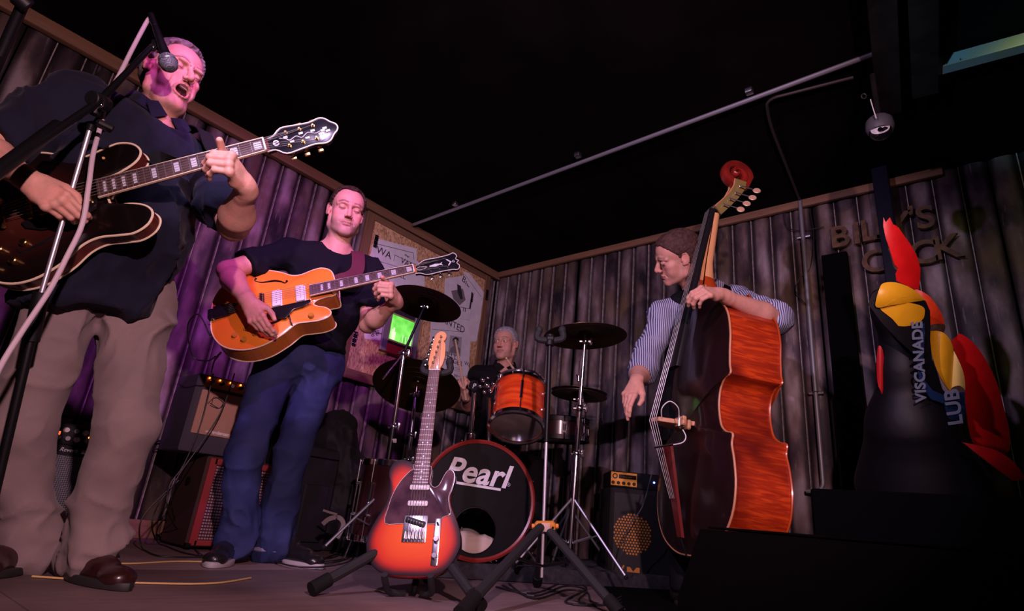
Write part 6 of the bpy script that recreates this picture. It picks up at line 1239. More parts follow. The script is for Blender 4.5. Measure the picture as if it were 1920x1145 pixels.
for k in range(3):
    P_ = [fl(930 + k * 12, 1100 - k * 3), fl(1000, 1112 + k * 5), fl(1060, 1090 + k * 8), fl(1100, 1102 + k * 4), fl(1060 + k * 25, 1128), fl(1130 + k * 9, 1134), fl(1165, 1118 + k * 6)]
    c_ = cable('black cable snaking on the floor by the empty stand, %s of three' % ('nearest the bass drum', 'middle one', 'nearest the camera')[k], P_, .004); c_['group'] = 'black cables under the empty stand'
cable('thin black cable rising in front of the bass cabinet', [at(1222, 888, 2.9), at(1204, 950, 2.9), at(1180, 985, 2.9), at(1165, 1040, 2.9)], .003, mat('dark_grey_cable', (.05, .05, .05), .5))
cable('dark rail line low on the left wall', [on2(290, 826, XL + .03), on2(333, 829, XL + .03)], .006); cable('second dark rail line low on the left wall', [on2(286, 841, XL + .03), on2(333, 845, XL + .03)], .004)

# ---------------------------------------------------------------- wedge added to block light at the lower right
B = V(-.22, 1.38, 0); wm_ = thing('shade_wedge', 'low black wedge-shaped block added to keep the lower right dark', 'added wedge', B, Rz(-.35))
mk_ = mat('matt_black_paint', (.002, .002, .0025), .9, spec=.05); Mx_ = np.array([[0, 0, 1], [1, 0, 0], [0, 1, 0]], float)
MB().prism(ccw([(-.19, 0), (.20, 0), (.20, .10), (.06, .30), (-.12, .30), (-.19, .16)]), -.33, .33, M=Mx_, bev=.008).build('cabinet', mk_, wm_)
MB().box((-.31, -.112, .302), (.31, .05, .307), bev=.002).build('top_panel', mk_, wm_); g = MB(); g.prism(ccw([(.203, .11), (.068, .298), (.074, .302), (.209, .114)]), -.31, .31, M=Mx_); g.build('grille', mk_, wm_)
# ---------------------------------------------------------------- sheet-metal rooster
DR = 2.3
redp = mat('bright_red_paint', (.85, .012, .012), .42, noise=(18, (.62, .008, .008), .6), bump=(60, .2)); redo = mat('orange_red_paint', (.85, .07, .012), .42, noise=(30, (.55, .03, .01), .8)); yel = mat('yellow_paint', (.85, .46, .015), .35, noise=(20, (.72, .36, .01), .6), coat=.3); yel2 = mat('pale_yellow_paint', (.85, .68, .16), .4, noise=(20, (.7, .5, .1), .5))
blk = mat('black_drum_steel', (.0025, .0025, .004), .55, spec=.3); rust = mat('rust_patch', (.10, .05, .03), .8, noise=(80, (.03, .02, .015), .9)); dred = mat('deep_red_paint', (.45, .008, .010), .45, noise=(18, (.30, .005, .006), .6))
rp_ = at(1700, 900, DR + .1); RO = V(rp_[0], rp_[1], 0.0)
RR = thing('rooster_sculpture', 'rooster sculpture cut from painted steel drums with yellow face and red crest', 'sculpture', RO)
def z1(a): return [(1610 + x / 4.09, 380 + y / 4.09) for x, y in a]
def z2(a): return [(1600 + x / 3.578, 600 + y / 3.578) for x, y in a]
def sheet(name, px, m, d0, bend=0., slope=(0, 0), th=.004, smooth=True, parent=RR):
    import bmesh
    px = spline([(*p, 0) for p in px], 3, True)[:, :2] if smooth else np.array(px); c = px.mean(0); me = bpy.data.meshes.new(name); bm = bmesh.new()
    vs = [bm.verts.new((p[0], p[1], 0)) for p in px]; f = bm.faces.new(vs); bmesh.ops.triangulate(bm, faces=[f]); bmesh.ops.subdivide_edges(bm, edges=bm.edges[:], cuts=3, use_grid_fill=True)
    R_ = np.abs(px - c).max(0) + 1e-6
    for v in bm.verts:
        x, y = v.co.x - c[0], v.co.y - c[1]; d = d0 + bend * ((x / R_[0]) ** 2 * .7 + (y / R_[1]) ** 2 * .3) + slope[0] * x / 100 + slope[1] * y / 100; v.co = Vector(at(v.co.x, v.co.y, d) - RO)
    bmesh.ops.recalc_face_normals(bm, faces=bm.faces[:]); bm.to_mesh(me); bm.free(); o = link(me, name, m, parent); s = o.modifiers.new('t', 'SOLIDIFY'); s.thickness = th; s.offset = 0; o.modifiers.new('e', 'EDGE_SPLIT').split_angle = .9; return o
sheet('crest', z1([(190, 112), (206, 150), (238, 112), (262, 165), (292, 222), (302, 188), (345, 250), (395, 320), (440, 400), (470, 500), (468, 585), (457, 668), (395, 650), (290, 600), (283, 545), (302, 505), (272, 470), (235, 350), (205, 265), (188, 180)]), redp, DR + .05, .03, smooth=False)
sheet('rust_patch', z1([(228, 350), (250, 360), (300, 480), (298, 515), (272, 500), (245, 400)]), rust, DR + .058, 0)
sheet('neck_feather', z1([(430, 665), (520, 700), (592, 780), (638, 860), (655, 930), (650, 985), (600, 990), (548, 960), (530, 860), (490, 760)]), redo, DR + .03, .03, (0, .02))
sheet('rust_patch', z1([(545, 940), (650, 930), (652, 985), (600, 1000), (548, 990)]), rust, DR + .020, .02)
sheet('upper_beak', z1([(160, 655), (190, 618), (280, 612), (380, 645), (450, 690), (512, 752), (440, 716), (350, 718), (260, 745), (195, 795), (132, 795), (135, 735)]), yel, DR - .10, .05)
sheet('lower_beak', z1([(158, 802), (250, 775), (340, 765), (430, 775), (495, 802), (502, 850), (480, 900), (360, 987), (258, 890)]), yel, DR - .085, .035, (0, .03))
sheet('eye_band', z1([(75, 780), (100, 700), (160, 650), (140, 740), (150, 800), (250, 745), (350, 722), (440, 722), (512, 755), (545, 830), (548, 960), (545, 1050), (560, 1200), (600, 1300), (640, 1430), (690, 1480), (600, 1470), (530, 1420), (480, 1330), (470, 1200), (480, 1080), (500, 960), (505, 860), (480, 800), (430, 775), (340, 765), (230, 785), (260, 895), (360, 990), (260, 1010), (160, 900)]), blk, DR - .072, .03, smooth=False)
sheet('neck_plate', z2([(515, 82), (545, 72), (590, 78), (635, 115), (665, 180), (668, 260), (665, 350), (655, 470), (610, 430), (560, 330), (530, 230), (518, 150)]), yel, DR - .03, .04, (-.03, 0))
sheet('neck_plate', z2([(668, 205), (700, 260), (735, 350), (747, 440), (738, 485), (700, 482), (655, 470), (662, 350)]), yel2, DR - .025, .02, (-.03, 0))
sheet('rust_patch', z2([(672, 448), (715, 440), (745, 468), (738, 486), (690, 482), (655, 472)]), rust, DR - .032, 0)
sheet('tail_plate', z2([(655, 150), (690, 110), (720, 92), (800, 150), (870, 240), (930, 350), (970, 450), (1010, 600), (1045, 750), (1030, 900), (900, 900), (800, 820), (760, 620), (745, 470), (700, 260)]), redp, DR + .10, .045, (.04, 0))
sheet('lower_tail_plate', z2([(725, 820), (850, 842), (950, 870), (1050, 930), (1120, 1010), (1142, 1062), (1100, 1072), (1050, 1066), (980, 985), (900, 900), (820, 850)]), dred, DR - .2, .03, (.02, 0)); sheet('side_wattle', z2([(168, 175), (195, 200), (205, 320), (212, 440), (210, 530), (185, 480), (165, 420), (158, 300)]), dred, DR + .04, .02)
# the black body: neck column and breast, one smooth skin
a1, a2, a3, a4 = at(1680, 590, DR + .06), at(1692, 700, DR + .06), at(1705, 800, DR + .06), at(1720, 960, DR + .02)
F = Fld(np.minimum(a4, a1) - .42, np.maximum(a4, a1) + .42, [], coarse=.012); F.cap(at(1655, 560, DR + .06), a1, .045, .062, k=.05); F.cap(a1, a2, .066, .082, k=.05); F.cap(a2, a3, .082, .14, k=.05); F.cap(a3, at(1725, 900, DR + .10), .15, .24, k=.06); F.ell(at(1655, 585, DR + .08), (.035, .04, .07), k=.04)
P_, Q_ = F.poly(); P_[:, 2] = np.maximum(P_[:, 2], .30); qmesh('body', P_, Q_, blk, RR, off=RO)
pl = MB(RO).box((RO[0] - .27, RO[1] - .42, .0), (RO[0] + .75, RO[1] + .30, .50), bev=.01).build('plinth', mat('matt_black_plinth', (.0015, .0015, .002), .95, spec=.05), RR)
lt = mat('pale_blue_print', (.17, .21, .27), .6); nv = mat('navy_print_band', (.01, .03, .09), .35, coat=.3)
sheet('navy_band', z2([(415, 60), (475, 20), (478, 100), (470, 200), (465, 300), (475, 400), (530, 470), (600, 500), (745, 480), (745, 670), (640, 670), (610, 560), (520, 530), (440, 420), (425, 240)]), nv, DR - .078, .02, smooth=False)
def vert_text(body, x, y, size, ang, d, sp=1.):
    a = math.radians(ang); X_ = CR * math.cos(a) + CU * math.sin(a); Y_ = -CR * math.sin(a) + CU * math.cos(a); o = lettering('print', body, size, lt, RR, at(x, y, d) - RO, np.array([X_, Y_, -CF]).T, extrude=.001, offset=.0016, spacing=sp)
vert_text('VISCANADE', 1724, 678, .056, 93, DR - .086, 1.02); vert_text('LUB', 1789, 763, .078, 98, DR - .086)
# ---------------------------------------------------------------- the band
def proj(p):
    d = np.array(p, float) - C0; z = d @ CF; return V(960 + CAM_F * (d @ CR) / z, 572.5 - CAM_F * (d @ CU) / z)
def ik(a, b, la, lb, px):
    a = np.array(a, float); b = np.array(b, float); D = np.linalg.norm(b - a); n = (b - a) / D
    if D > (la + lb) * .995: k = D / (la + lb) * 1.01; la *= k; lb *= k
    x = (la * la - lb * lb + D * D) / 2 / D; h = math.sqrt(max(la * la - x * x, 0)); e1 = nrm(np.cross(n, (0, 0, 1.))); e2 = np.cross(n, e1); best = None
    for t in np.linspace(0, 2 * PI, 91):
        p = a + n * x + h * (e1 * math.cos(t) + e2 * math.sin(t)); e = np.linalg.norm(proj(p) - np.array(px))
        if best is None or e < best[0]: best = (e, p)
    return best[1]
def neck_torso(F, fr, nb, rsh, lsh, pelvis, fw):
    s = nrm(lsh - rsh); up = V(0, 0, 1); F.cap(fr.w((0, .022, -.055)), nb, .052 * fr.k, .058, k=.025); F.cap(fr.w((0, -.015, -.105)), nb + fw * .03 - up * .02, .030, .045, k=.03)
    for q in (-1, 1): F.cap(fr.w((q * .05, .01, -.045)), nb + fw * .055 + s * q * .018 - up * .01, .012, .013, k=.018)
    F.cap(nb, rsh + up * .0, .045, .05, k=.04); F.cap(nb, lsh, .045, .05, k=.04); mid = (rsh + lsh) / 2
    F.cap(mid - up * .06, mid - up * .22, .095, .088, k=.05, side=s, ratio=1.5); F.cap(mid - up * .22, pelvis, .088, .092, k=.05, side=s, ratio=1.45)
def legs_skin(F, hips, knees, ankles):
    for h, k_, a in zip(hips, knees, ankles): F.cap(h, k_, .075, .05, k=.04); F.cap(k_, a, .048, .034, k=.03); F.ell(a - V(0, 0, .03), (.035, .035, .03), k=.02)
def cloth(F, name, m, parent, off, amp=.008, sc=9, seed=1, stretch=(1, 1, 1), ampf=None):
    P, Q = F.poly(); N = vnormals(P, Q); a = amp if ampf is None else ampf(P) * amp; P = folds(P, N, a, sc, seed, stretch); return qmesh(name, P, Q, m, parent, off=off)
def trousers(name, m, parent, off, pelvis, s, fw, hips, knees, ankles, r=(.098, .078, .075, .085), hem=.045, top=None, amp=.010, seat=.12, res=.009, ampf=None, sc=8, bunch=.0):
    pts = np.array([pelvis, *hips, *knees, *ankles]); F = Fld(pts.min(0) - .2, pts.max(0) + .2, [], coarse=res); up = V(0, 0, 1)
    F.cap(pelvis + up * .06, pelvis - up * .03, seat, seat + .005, k=.03, side=s, ratio=1.42)
    for h, k_, a in zip(hips, knees, ankles):
        h, k_, a = map(np.array, (h, k_, a)); F.cap(h, k_, r[0], r[1], k=.035); d = nrm(a - k_); e = a + d * hem; F.cap(k_, e, r[1], r[3] if bunch else r[2], k=.03, flat=True)
        for j in range(int(bunch)): F.cap(a + d * (hem - .02 - j * .032) + fw * .012, a + d * (hem - .02 - j * .032) - fw * .01, r[3] * 1.10 - j * .002, k=.010)
    F.half(top if top is not None else pelvis + up * .11, (0, 0, 1), .0); F.half((0, 0, .012), (0, 0, -1)); return cloth(F, name, m, parent, off, amp, sc, 7, ampf=ampf)
def collar(parent, off, nb, fw, s, m, R=.068, tilt=.35, gap=.5, w=.042, lift=.034):
    pts = []; sd = []
    for t in np.linspace(gap, 2 * PI - gap, 20):
        d = fw * math.cos(t) + s * math.sin(t); pts.append(nb + d * R * (1.12 if math.cos(t) > .3 else 1.) + V(0, 0, lift - .055 * max(math.cos(t), 0) ** 1.2 + .02 * max(-math.cos(t), 0))); sd.append(V(0, 0, 1) * 1. - d * .35)
    MB(off).ribbon(pts, w, sd, .004).build('collar', m, parent)
    for q in (-1, 1):
        c_ = nb + fw * R * 1.05 + s * q * .036 + V(0, 0, lift - .045); a = c_ + s * q * .012 + V(0, 0, .026); b = c_ - s * q * .030 - V(0, 0, .0); c2 = c_ + s * q * .018 - V(0, 0, .045) + fw * .010; d2 = c_ + s * q * .045 + V(0, 0, .005)
        P4 = [a, b, c2, d2]; MB(off).raw([*(p for p in P4), *(p + fw * .004 for p in P4)], [[0, 1, 2, 3], [7, 6, 5, 4], [0, 4, 5, 1], [1, 5, 6, 2], [2, 6, 7, 3], [3, 7, 4, 0]]).build('collar_point', m, parent, smooth=False)
up = V(0, 0, 1)
# ======== singer
fr1 = Fr(V(-2.004, .429, 1.576), ortho(np.array([[-0.246, -0.967, 0.064], [0.969, -0.247, -0.008], [0.023, 0.06, 0.998]])), 1.0)
navy = mat('dark_navy_shirt', spec=.15, base=(.008, .009, .021), rough=.85, noise=(9, (.014, .015, .032), .7), bump=(420, .35), sheen=.05); khaki = mat('khaki_cotton', spec=.15, base=(.25, .19, .178), rough=.85, noise=(10, (.195, .15, .145), .8), bump=(380, .4), sheen=.1)
O1 = V(-2.1, .58, 0); S1 = thing('person', 'person singing with closed eyes in dark navy shirt and khaki trousers, playing guitar', 'person', O1)
fw = nrm(V(.955, .29, 0)); sh = nrm(V(-.25, .97, 0)); nb = V(-2.055, .425, 1.40); rsh = V(-2.03, .235, 1.345); lsh = V(-2.045, .62, 1.345); pel = V(-2.10, .475, .90)
rwr = at(56, 340, 1.50); lwr = at(462, 350, 1.70); relb = rsh + nrm(V(-.03, -.50, -.80)) * .29; relb = ik(rsh, rwr, .30, .255, (-60, 300)); lelb = at(438, 424, 1.84)
F = Fld(V(-2.45, -.15, .02), V(-1.35, 1.0, 1.78), [(fr1.T, .135), (at(105, 375, 1.5), .11), (at(430, 310, 1.62), .105)], coarse=.009, fine=.0028)
head(F, fr1, op=1., eyes='closed', heavy=1.4, jaw=1.08, nose=1.15); neck_torso(F, fr1, nb, rsh, lsh, pel, fw)
F.cap(fr1.w((-.03, -.04, -.118)), fr1.w((.03, -.04, -.118)), .022, k=.02)
d_ = nrm(at(98, 372, 1.50) - rwr); arm(F, rsh, relb, rwr, t=np.cross(d_, -CF)); hand(F, rwr, d_, -CF * .85 + CU * .35 + CR * .1, 'R', [(30, 45, 25), (38, 50, 30), (45, 52, 30), (50, 50, 30)], thumb=[(.022, .022, -.010), (.055, .042, -.024), (.082, .044, -.036), (.104, .034, -.044)])
dl = nrm(-CR * .12 + CU * .52 - CF * .80); nl = -CF * .35 + CR * .78 + CU * .25
arm(F, lsh, lelb, lwr, t=np.cross(dl, nl), big=1.18); hand(F, lwr, dl, nl, 'L', [(72, 50, 25), (74, 54, 28), (74, 54, 30), (70, 50, 28)], thumb=[(.022, .022, -.014), (.060, .038, -.030), (.092, .046, -.030), (.122, .052, -.022)], sc=1.06, spread=(3, 0, -3, -8))
hips = [V(-2.085, .385, .84), V(-2.105, .575, .84)]; kn = [at(42, 800, 1.66), at(236, 795, 1.72)]; an = [V(-2.24, .53, .10), V(-2.08, .655, .10)]
legs_skin(F, hips, kn, an)
P, Q, c = bake_person(F, fr1, op=1., eyes='closed', stub=.25, flush=.6, brow=(.12, .07, .06)); qmesh('body', P, Q, skin_m, S1, c, off=O1)
MB(O1).prism(ccw([(.018 * math.cos(t), -.088 + .010 * math.sin(t)) for t in np.linspace(0, PI, 10)]), -.003, .0, M=fr1.M, c=fr1.w((0, .005, -.0625))).build('teeth', mat('teeth', (.6, .52, .45), .3), S1)
hair(S1, fr1, mat('grey_brown_hair', spec=.15, base=(.10, .075, .07), rough=.6, noise=(60, (.24, .20, .21), .9), bump=(400, .6)), O1, line=[(-.10, .075), (-.07, .06), (-.04, .030), (-.012, .014), (.02, -.002), (.045, -.022), (.062, -.036), (.085, -.052), (.1, -.066), (.14, -.09)], th=.013, amp=.0035, recede=.02)
F = Fld(V(-2.55, -.25, .55), V(-1.7, 1.05, 1.55), [], coarse=.0085); mid = (rsh + lsh) / 2
F.cap(nb - up * .03, rsh, .062, .068, k=.03); F.cap(nb - up * .03, lsh, .062, .068, k=.03); F.cap(mid - up * .07, mid - up * .26, .122, .125, k=.05, side=sh, ratio=1.50); F.cap(mid - up * .26, pel - up * .22, .128, .150, k=.05, side=sh, ratio=1.36); F.ell(mid - up * .33 + fw * .05, (.14, .17, .17), k=.06)
for a, b in ((rsh, relb), (lsh, lelb)): F.cap(a, a + (b - a) * .86, .066, .076, k=.035, flat=True)
F.half(pel - up * .165, V(.05, .10, -1), 0); F.cap(nb + fw * .05 + up * .055, nb + fw * .05 - up * .01, .062, .052, k=.012, op='sub')
cloth(F, 'shirt', navy, S1, O1, amp=.030, sc=7.5, seed=3, ampf=lambda P: np.clip((np.linalg.norm(P - nb, axis=1) - .08) / .10, .1, 1)); collar(S1, O1, nb, fw, sh, navy, R=.084, gap=.55, lift=.052)
wv = MB(O1); 
for k in range(5): wv.cyl(nb + fw * (.128 + .014 * min(k, 2)) - up * (.09 + .09 * k), nb + fw * (.134 + .014 * min(k, 2)) - up * (.09 + .09 * k), .006, 10)
wv.build('shirt_buttons', black_plastic, S1)
trousers('trousers', khaki, S1, O1, pel, sh, fw, hips, kn, an, r=(.100, .077, .062, .068), hem=.060, amp=.032, seat=.128, res=.0085, bunch=3, ampf=lambda P: np.clip(1.5 - P[:, 2] * 3.5, .35, 1.) + .5 * np.exp(-((P[:, 2] - .72) / .08) ** 2), sc=8)
brown = mat('oxblood_leather', (.030, .008, .007), .3, coat=.25, bump=(120, .15)); blackl = mat('black_leather', (.012, .010, .011), .3, coat=.3)
sole_m = mat('dark_sole', (.02, .018, .018), .6); shoe(S1, (-2.15, .635, 0), (-1.85, .70, 0), brown, sole_m, O1); shoe(S1, (-2.30, .57, 0), (-2.07, .40, 0), brown, sole_m, O1)
# strap
blackst = mat('black_webbing', spec=.15, base=(.010, .010, .011), rough=.8, bump=(500, .4))
P_ = spline([T3 + M3 @ V(-.10, .285, -.03), at(300, 300, 1.80), lsh + fw * .165 - sh * .08 - up * .08, lsh + fw * .125 - sh * .085 + up * .0, lsh + fw * .06 - sh * .09 + up * .075, lsh - fw * .04 - sh * .1 + up * .068, mid - fw * .135 - up * .12, pel - fw * .15 - sh * .08 + up * .15, T3 + M3 @ V(.0, -.195, -.03)], 8)
MB().ribbon([(M3.T @ (p - T3)) for p in P_], .055, [M3.T @ q for q in [sh * .9 + up * .2] * len(P_)], .003).build('strap', blackst, G3)

# ======== second guitarist
fr2 = Fr(C0 + (V(-2.19, 1.286, 1.527) - C0) * 2.80 / 2.69, ortho(np.array([[0.378, -0.903, 0.205], [0.925, 0.364, -0.104], [0.019, 0.229, 0.973]])), 1.035)
tee = mat('black_cotton_tee', spec=.15, base=(.005, .005, .009), rough=.85, bump=(420, .3)); denim = mat('dark_blue_denim', spec=.15, base=(.020, .027, .095), rough=.8, noise=(7, (.045, .055, .15), .7), bump=(500, .5)); 
O2 = V(-2.5, 1.4, 0); S2 = thing('person', 'person in black t-shirt and blue jeans looking down, playing the orange archtop', 'person', O2)
fw = nrm(V(.93, -.36, 0)); sh = nrm(V(.36, .93, 0)); nb = V(-2.345, 1.365, 1.395); rsh = V(-2.425, 1.175, 1.325); lsh = V(-2.285, 1.545, 1.335); pel = V(-2.43, 1.36, .92)
rwr = at(466, 566, 2.30); lwr = at(745, 564, 2.53); relb = ik(rsh, rwr, .30, .26, (436, 508)); lelb = at(690, 608, 2.66)
F = Fld(V(-2.75, .80, .02), V(-1.85, 1.95, 1.78), [(fr2.T, .14), (at(482, 595, 2.28), .11), (at(717, 545, 2.45), .11)], coarse=.0095, fine=.003)
head(F, fr2, op=0, eyes='closed', jaw=1.03, heavy=.3); neck_torso(F, fr2, nb, rsh, lsh, pel, fw)
d_ = nrm(at(482, 598, 2.27) - rwr); arm(F, rsh, relb, rwr, t=np.cross(d_, -CF), big=1.05); hand(F, rwr, d_, -CF * .9 + CR * .1 - CU * .1, 'R', [(18, 30, 20), (22, 35, 20), (26, 38, 22), (30, 38, 22)], thumb=[(.022, .022, -.010), (.055, .046, -.022), (.085, .050, -.030), (.108, .046, -.036)], spread=(4, 0, -4, -8))
dl = nrm(-CR * .15 + CU * .50 - CF * .80); nl = -CF * .38 + CR * .78 + CU * .25
arm(F, lsh, lelb, lwr, t=np.cross(dl, nl)); hand(F, lwr, dl, nl, 'L', [(66, 50, 25), (70, 54, 28), (74, 54, 30), (72, 50, 28)], spread=(5, 0, -5, -12))
hips = [V(-2.465, 1.275, .86), V(-2.395, 1.45, .86)]; kn = [at(460, 850, 2.46), at(548, 850, 2.60)]; an = [at(442, 1010, 2.42), at(512, 1000, 2.56)]
for a in an: a[2] = .10
legs_skin(F, hips, kn, an)
P, Q, c = bake_person(F, fr2, eyes='closed', stub=.40, flush=.3, brow=(.07, .035, .03)); qmesh('body', P, Q, skin_m, S2, c, off=O2)
hair(S2, fr2, mat('dark_brown_hair', spec=.15, base=(.025, .014, .010), rough=.6, noise=(60, (.055, .03, .022), .8), bump=(400, .6)), O2, th=.006, amp=.003, recede=.028, line=[(-.10, .075), (-.07, .06), (-.04, .030), (-.012, .008), (.02, -.010), (.045, -.032), (.062, -.045), (.085, -.062), (.1, -.075), (.14, -.09)])
F = Fld(V(-2.85, .80, .72), V(-1.95, 1.95, 1.50), [], coarse=.0085); mid = (rsh + lsh) / 2
F.cap(nb - up * .02, rsh, .060, .064, k=.03); F.cap(nb - up * .02, lsh, .060, .064, k=.03); F.cap(mid - up * .06, mid - up * .24, .112, .108, k=.05, side=sh, ratio=1.52); F.cap(mid - up * .24, pel - up * .10, .112, .125, k=.05, side=sh, ratio=1.40)
for a, b in ((rsh, relb), (lsh, lelb)): F.cap(a, a + (b - a) * .72, .064, .070, k=.035, flat=True)
F.half(pel - up * .02, V(.1, .1, -1), 0); F.cap(nb + fw * .035 + up * .08, nb + fw * .03 + up * .015, .078, .066, k=.008, op='sub')
cloth(F, 'tee_shirt', tee, S2, O2, amp=.020, sc=8, seed=5, ampf=lambda P: np.clip((np.linalg.norm(P - nb, axis=1) - .08) / .10, .1, 1))
trousers('jeans', denim, S2, O2, pel, sh, fw, hips, kn, an, r=(.094, .073, .066, .070), hem=.045, amp=.026, seat=.122, res=.0085, bunch=2, ampf=lambda P: np.clip(1.4 - P[:, 2] * 2.6, .35, 1.) + .5 * np.exp(-((P[:, 2] - .8) / .08) ** 2), sc=8.5)
MB(O2).box((-.026, -.008, -.016), (.026, .008, .016), M=np.array([CR, -CF, CU]).T, c=at(586, 655, 2.50), bev=.003).build('belt_buckle', steel, S2) if False else None
wsole = mat('grey_white_sole', (.42, .38, .40), .6); turn = mat('pale_denim_turn_up', (.22, .22, .34), .85)
shs = [((-2.56, 1.31, 0), (-2.33, 1.135, 0)), ((-2.555, 1.545, 0), (-2.30, 1.60, 0))]
for (h, t_) in shs: shoe(S2, h, t_, blackl, wsole, O2, w=.048)
for a in an: MB(O2).lathe([(.072, -.055), (.078, -.050), (.078, -.030), (.072, -.026)], a, (0, 0, 1), 28).build('turn_up', turn, S2)
P_ = spline([TA + MA @ V(-.10, .28, -.06), at(650, 520, 2.62), lsh + fw * .145 - sh * .10 - up * .06, lsh + fw * .105 - sh * .095 + up * .015, lsh + fw * .05 - sh * .10 + up * .072, lsh - fw * .05 - sh * .11 + up * .062, mid - fw * .125 - up * .15, pel - fw * .14 - sh * .1 + up * .12, TA + MA @ V(0, -.225, -.05)], 8)
MB().ribbon([(MA.T @ (p - TA)) for p in P_], .060, [MA.T @ q for q in [sh * .9 + up * .2] * len(P_)], .003).build('strap', mat('maroon_webbing', (.09, .012, .025), .8, bump=(500, .4)), GA)

# ======== drummer
fr3 = Fr(V(-2.622, 2.98, 1.43), ortho(np.array([[0.966, -0.258, 0.002], [0.257, 0.962, -0.089], [0.021, 0.087, 0.996]])), 1.0)
O3 = V(-2.72, 3.08, RZ); S3 = thing('person', 'person with short grey hair in black shirt seated drumming behind the rack tom', 'person', O3)
fw = nrm(V(.72, -.70, 0)); sh = nrm(V(.70, .72, 0)); nb = V(-2.655, 3.03, 1.255); rsh = nb - sh * .185 - up * .06; lsh = nb + sh * .185 - up * .06; pel = V(-2.76, 3.12, .66)
rwr = at(872, 742, 3.62); lwr = at(1000, 765, 3.35); relb = ik(rsh, rwr, .30, .26, (878, 800)); lelb = ik(lsh, lwr, .30, .27, (1010, 830))
F = Fld(V(-3.05, 2.15, .1), V(-1.75, 3.55, 1.62), [(fr3.T, .135), (at(868, 726, 3.58), .07)], coarse=.012, fine=.004)
head(F, fr3, op=0, eyes='open', heavy=.6); neck_torso(F, fr3, nb, rsh, lsh, pel, fw)
arm(F, rsh, relb, rwr); arm(F, lsh, lelb, lwr); tp_, _ = hand(F, rwr, nrm(-CR * .25 + CU * .8 - CF * .5), -CR * .6 - CF * .6 + CU * .1, 'R', [(70, 85, 50)] * 4, thumb=[(.022, .022, -.010), (.050, .036, -.030), (.070, .028, -.050), (.085, .012, -.058)])
hand(F, lwr, nrm(at(985, 745, 3.2) - lwr), up, 'L', [(70, 85, 50)] * 4)
hips = [pel - sh * .09, pel + sh * .09]; kn = [pel - sh * .20 + fw * .44 - up * .08, pel + sh * .24 + fw * .42 - up * .08]; an = [kn[0] + fw * .05 - up * (kn[0][2] - RZ - .09), kn[1] + fw * .05 - up * (kn[1][2] - RZ - .09)]
legs_skin(F, hips, kn, an); P, Q, c = bake_person(F, fr3, eyes='open', stub=.12, flush=.45, brow=(.25, .18, .15)); qmesh('body', P, Q, skin_m, S3, c, off=O3)
hair(S3, fr3, mat('silver_grey_hair', spec=.15, base=(.26, .25, .28), rough=.6, noise=(60, (.45, .45, .5), .9), bump=(400, .6)), O3, th=.006, amp=.003, recede=.015)
blks = mat('black_cotton_shirt', spec=.15, base=(.006, .0055, .007), rough=.8, bump=(420, .3)); F = Fld(V(-3.15, 2.4, .6), V(-2.0, 3.65, 1.42), [], coarse=.010); mid = (rsh + lsh) / 2
F.cap(nb - up * .02, rsh, .060, .064, k=.03); F.cap(nb - up * .02, lsh, .060, .064, k=.03); F.cap(mid - up * .06, mid - up * .24, .112, .112, k=.05, side=sh, ratio=1.5); F.cap(mid - up * .24, pel, .112, .13, k=.05, side=sh, ratio=1.4)
for a, b in ((rsh, relb), (lsh, lelb)): F.cap(a, a + (b - a) * .9, .062, .062, k=.035, flat=True)
F.cap(nb + fw * .05 + up * .06, nb + fw * .05 - up * .02, .058, .05, k=.01, op='sub'); cloth(F, 'shirt', blks, S3, O3, amp=.012, sc=7, seed=8); collar(S3, O3, nb, fw, sh, blks, R=.078, lift=.045)
trousers('trousers', blks, S3, O3, pel, sh, fw, hips, kn, an, r=(.09, .072, .065, .07), hem=.0, amp=.008, res=.012)
for a in an: shoe(S3, a - fw * .08 - up * (a[2] - RZ) + up * 0, a + fw * .2 - up * (a[2] - RZ), blackl, sole_m, O3)
for o in S3.children:
    if o.name.startswith('shoe'): o.location.z += RZ
th = thing('drum_throne', 'round black drum stool under the drummer', 'stool', V(pel[0], pel[1], RZ)); MB(V(pel[0], pel[1], RZ)).lathe([(0, .40), (.16, .40), (.17, .42), (.17, .47), (.15, .485), (0, .485)], (pel[0], pel[1], RZ), (0, 0, 1), 32).build('seat', tolex, th); MB(V(pel[0], pel[1], RZ)).cyl((pel[0], pel[1], RZ + .1), (pel[0], pel[1], RZ + .41), .014, 12).build('post', chrome, th)
for k in range(3): t = k * 2.094 + .3; MB(V(pel[0], pel[1], RZ)).tube([(pel[0], pel[1], RZ + .22), (pel[0] + .22 * math.cos(t), pel[1] + .22 * math.sin(t), RZ + .01)], .009, 8).build('leg', chrome, th)
wood_s = mat('pale_hickory', (.62, .42, .28), .5); 
def stick(a, b, lab): o = MB(a); t_ = thing('drumstick', lab, 'drumstick', a, group='drumsticks'); o.tube([a, a + (b - a) * .75, b - (b - a) * .03, b], [.0075, .0072, .0045, .0035], 10).ball(b, (.0055, .0055, .0055), 8); o.build('shaft', wood_s, t_); return t_
hc_ = (rwr + tp_[1]) / 2; up_d = nrm(at(853, 640, 3.45) - at(870, 735, 3.56)); gp = at(869, 722, 3.555); stick(gp - up_d * .10, gp + up_d * .30, 'drumstick raised in the drummer fist at left of the rack tom')
lg_ = at(985, 748, 3.2); stick(lg_ + V(.03, .08, -.02), lg_ + V(.05, -.25, .16) * 1., 'second drumstick, lying low over the rack tom rim')

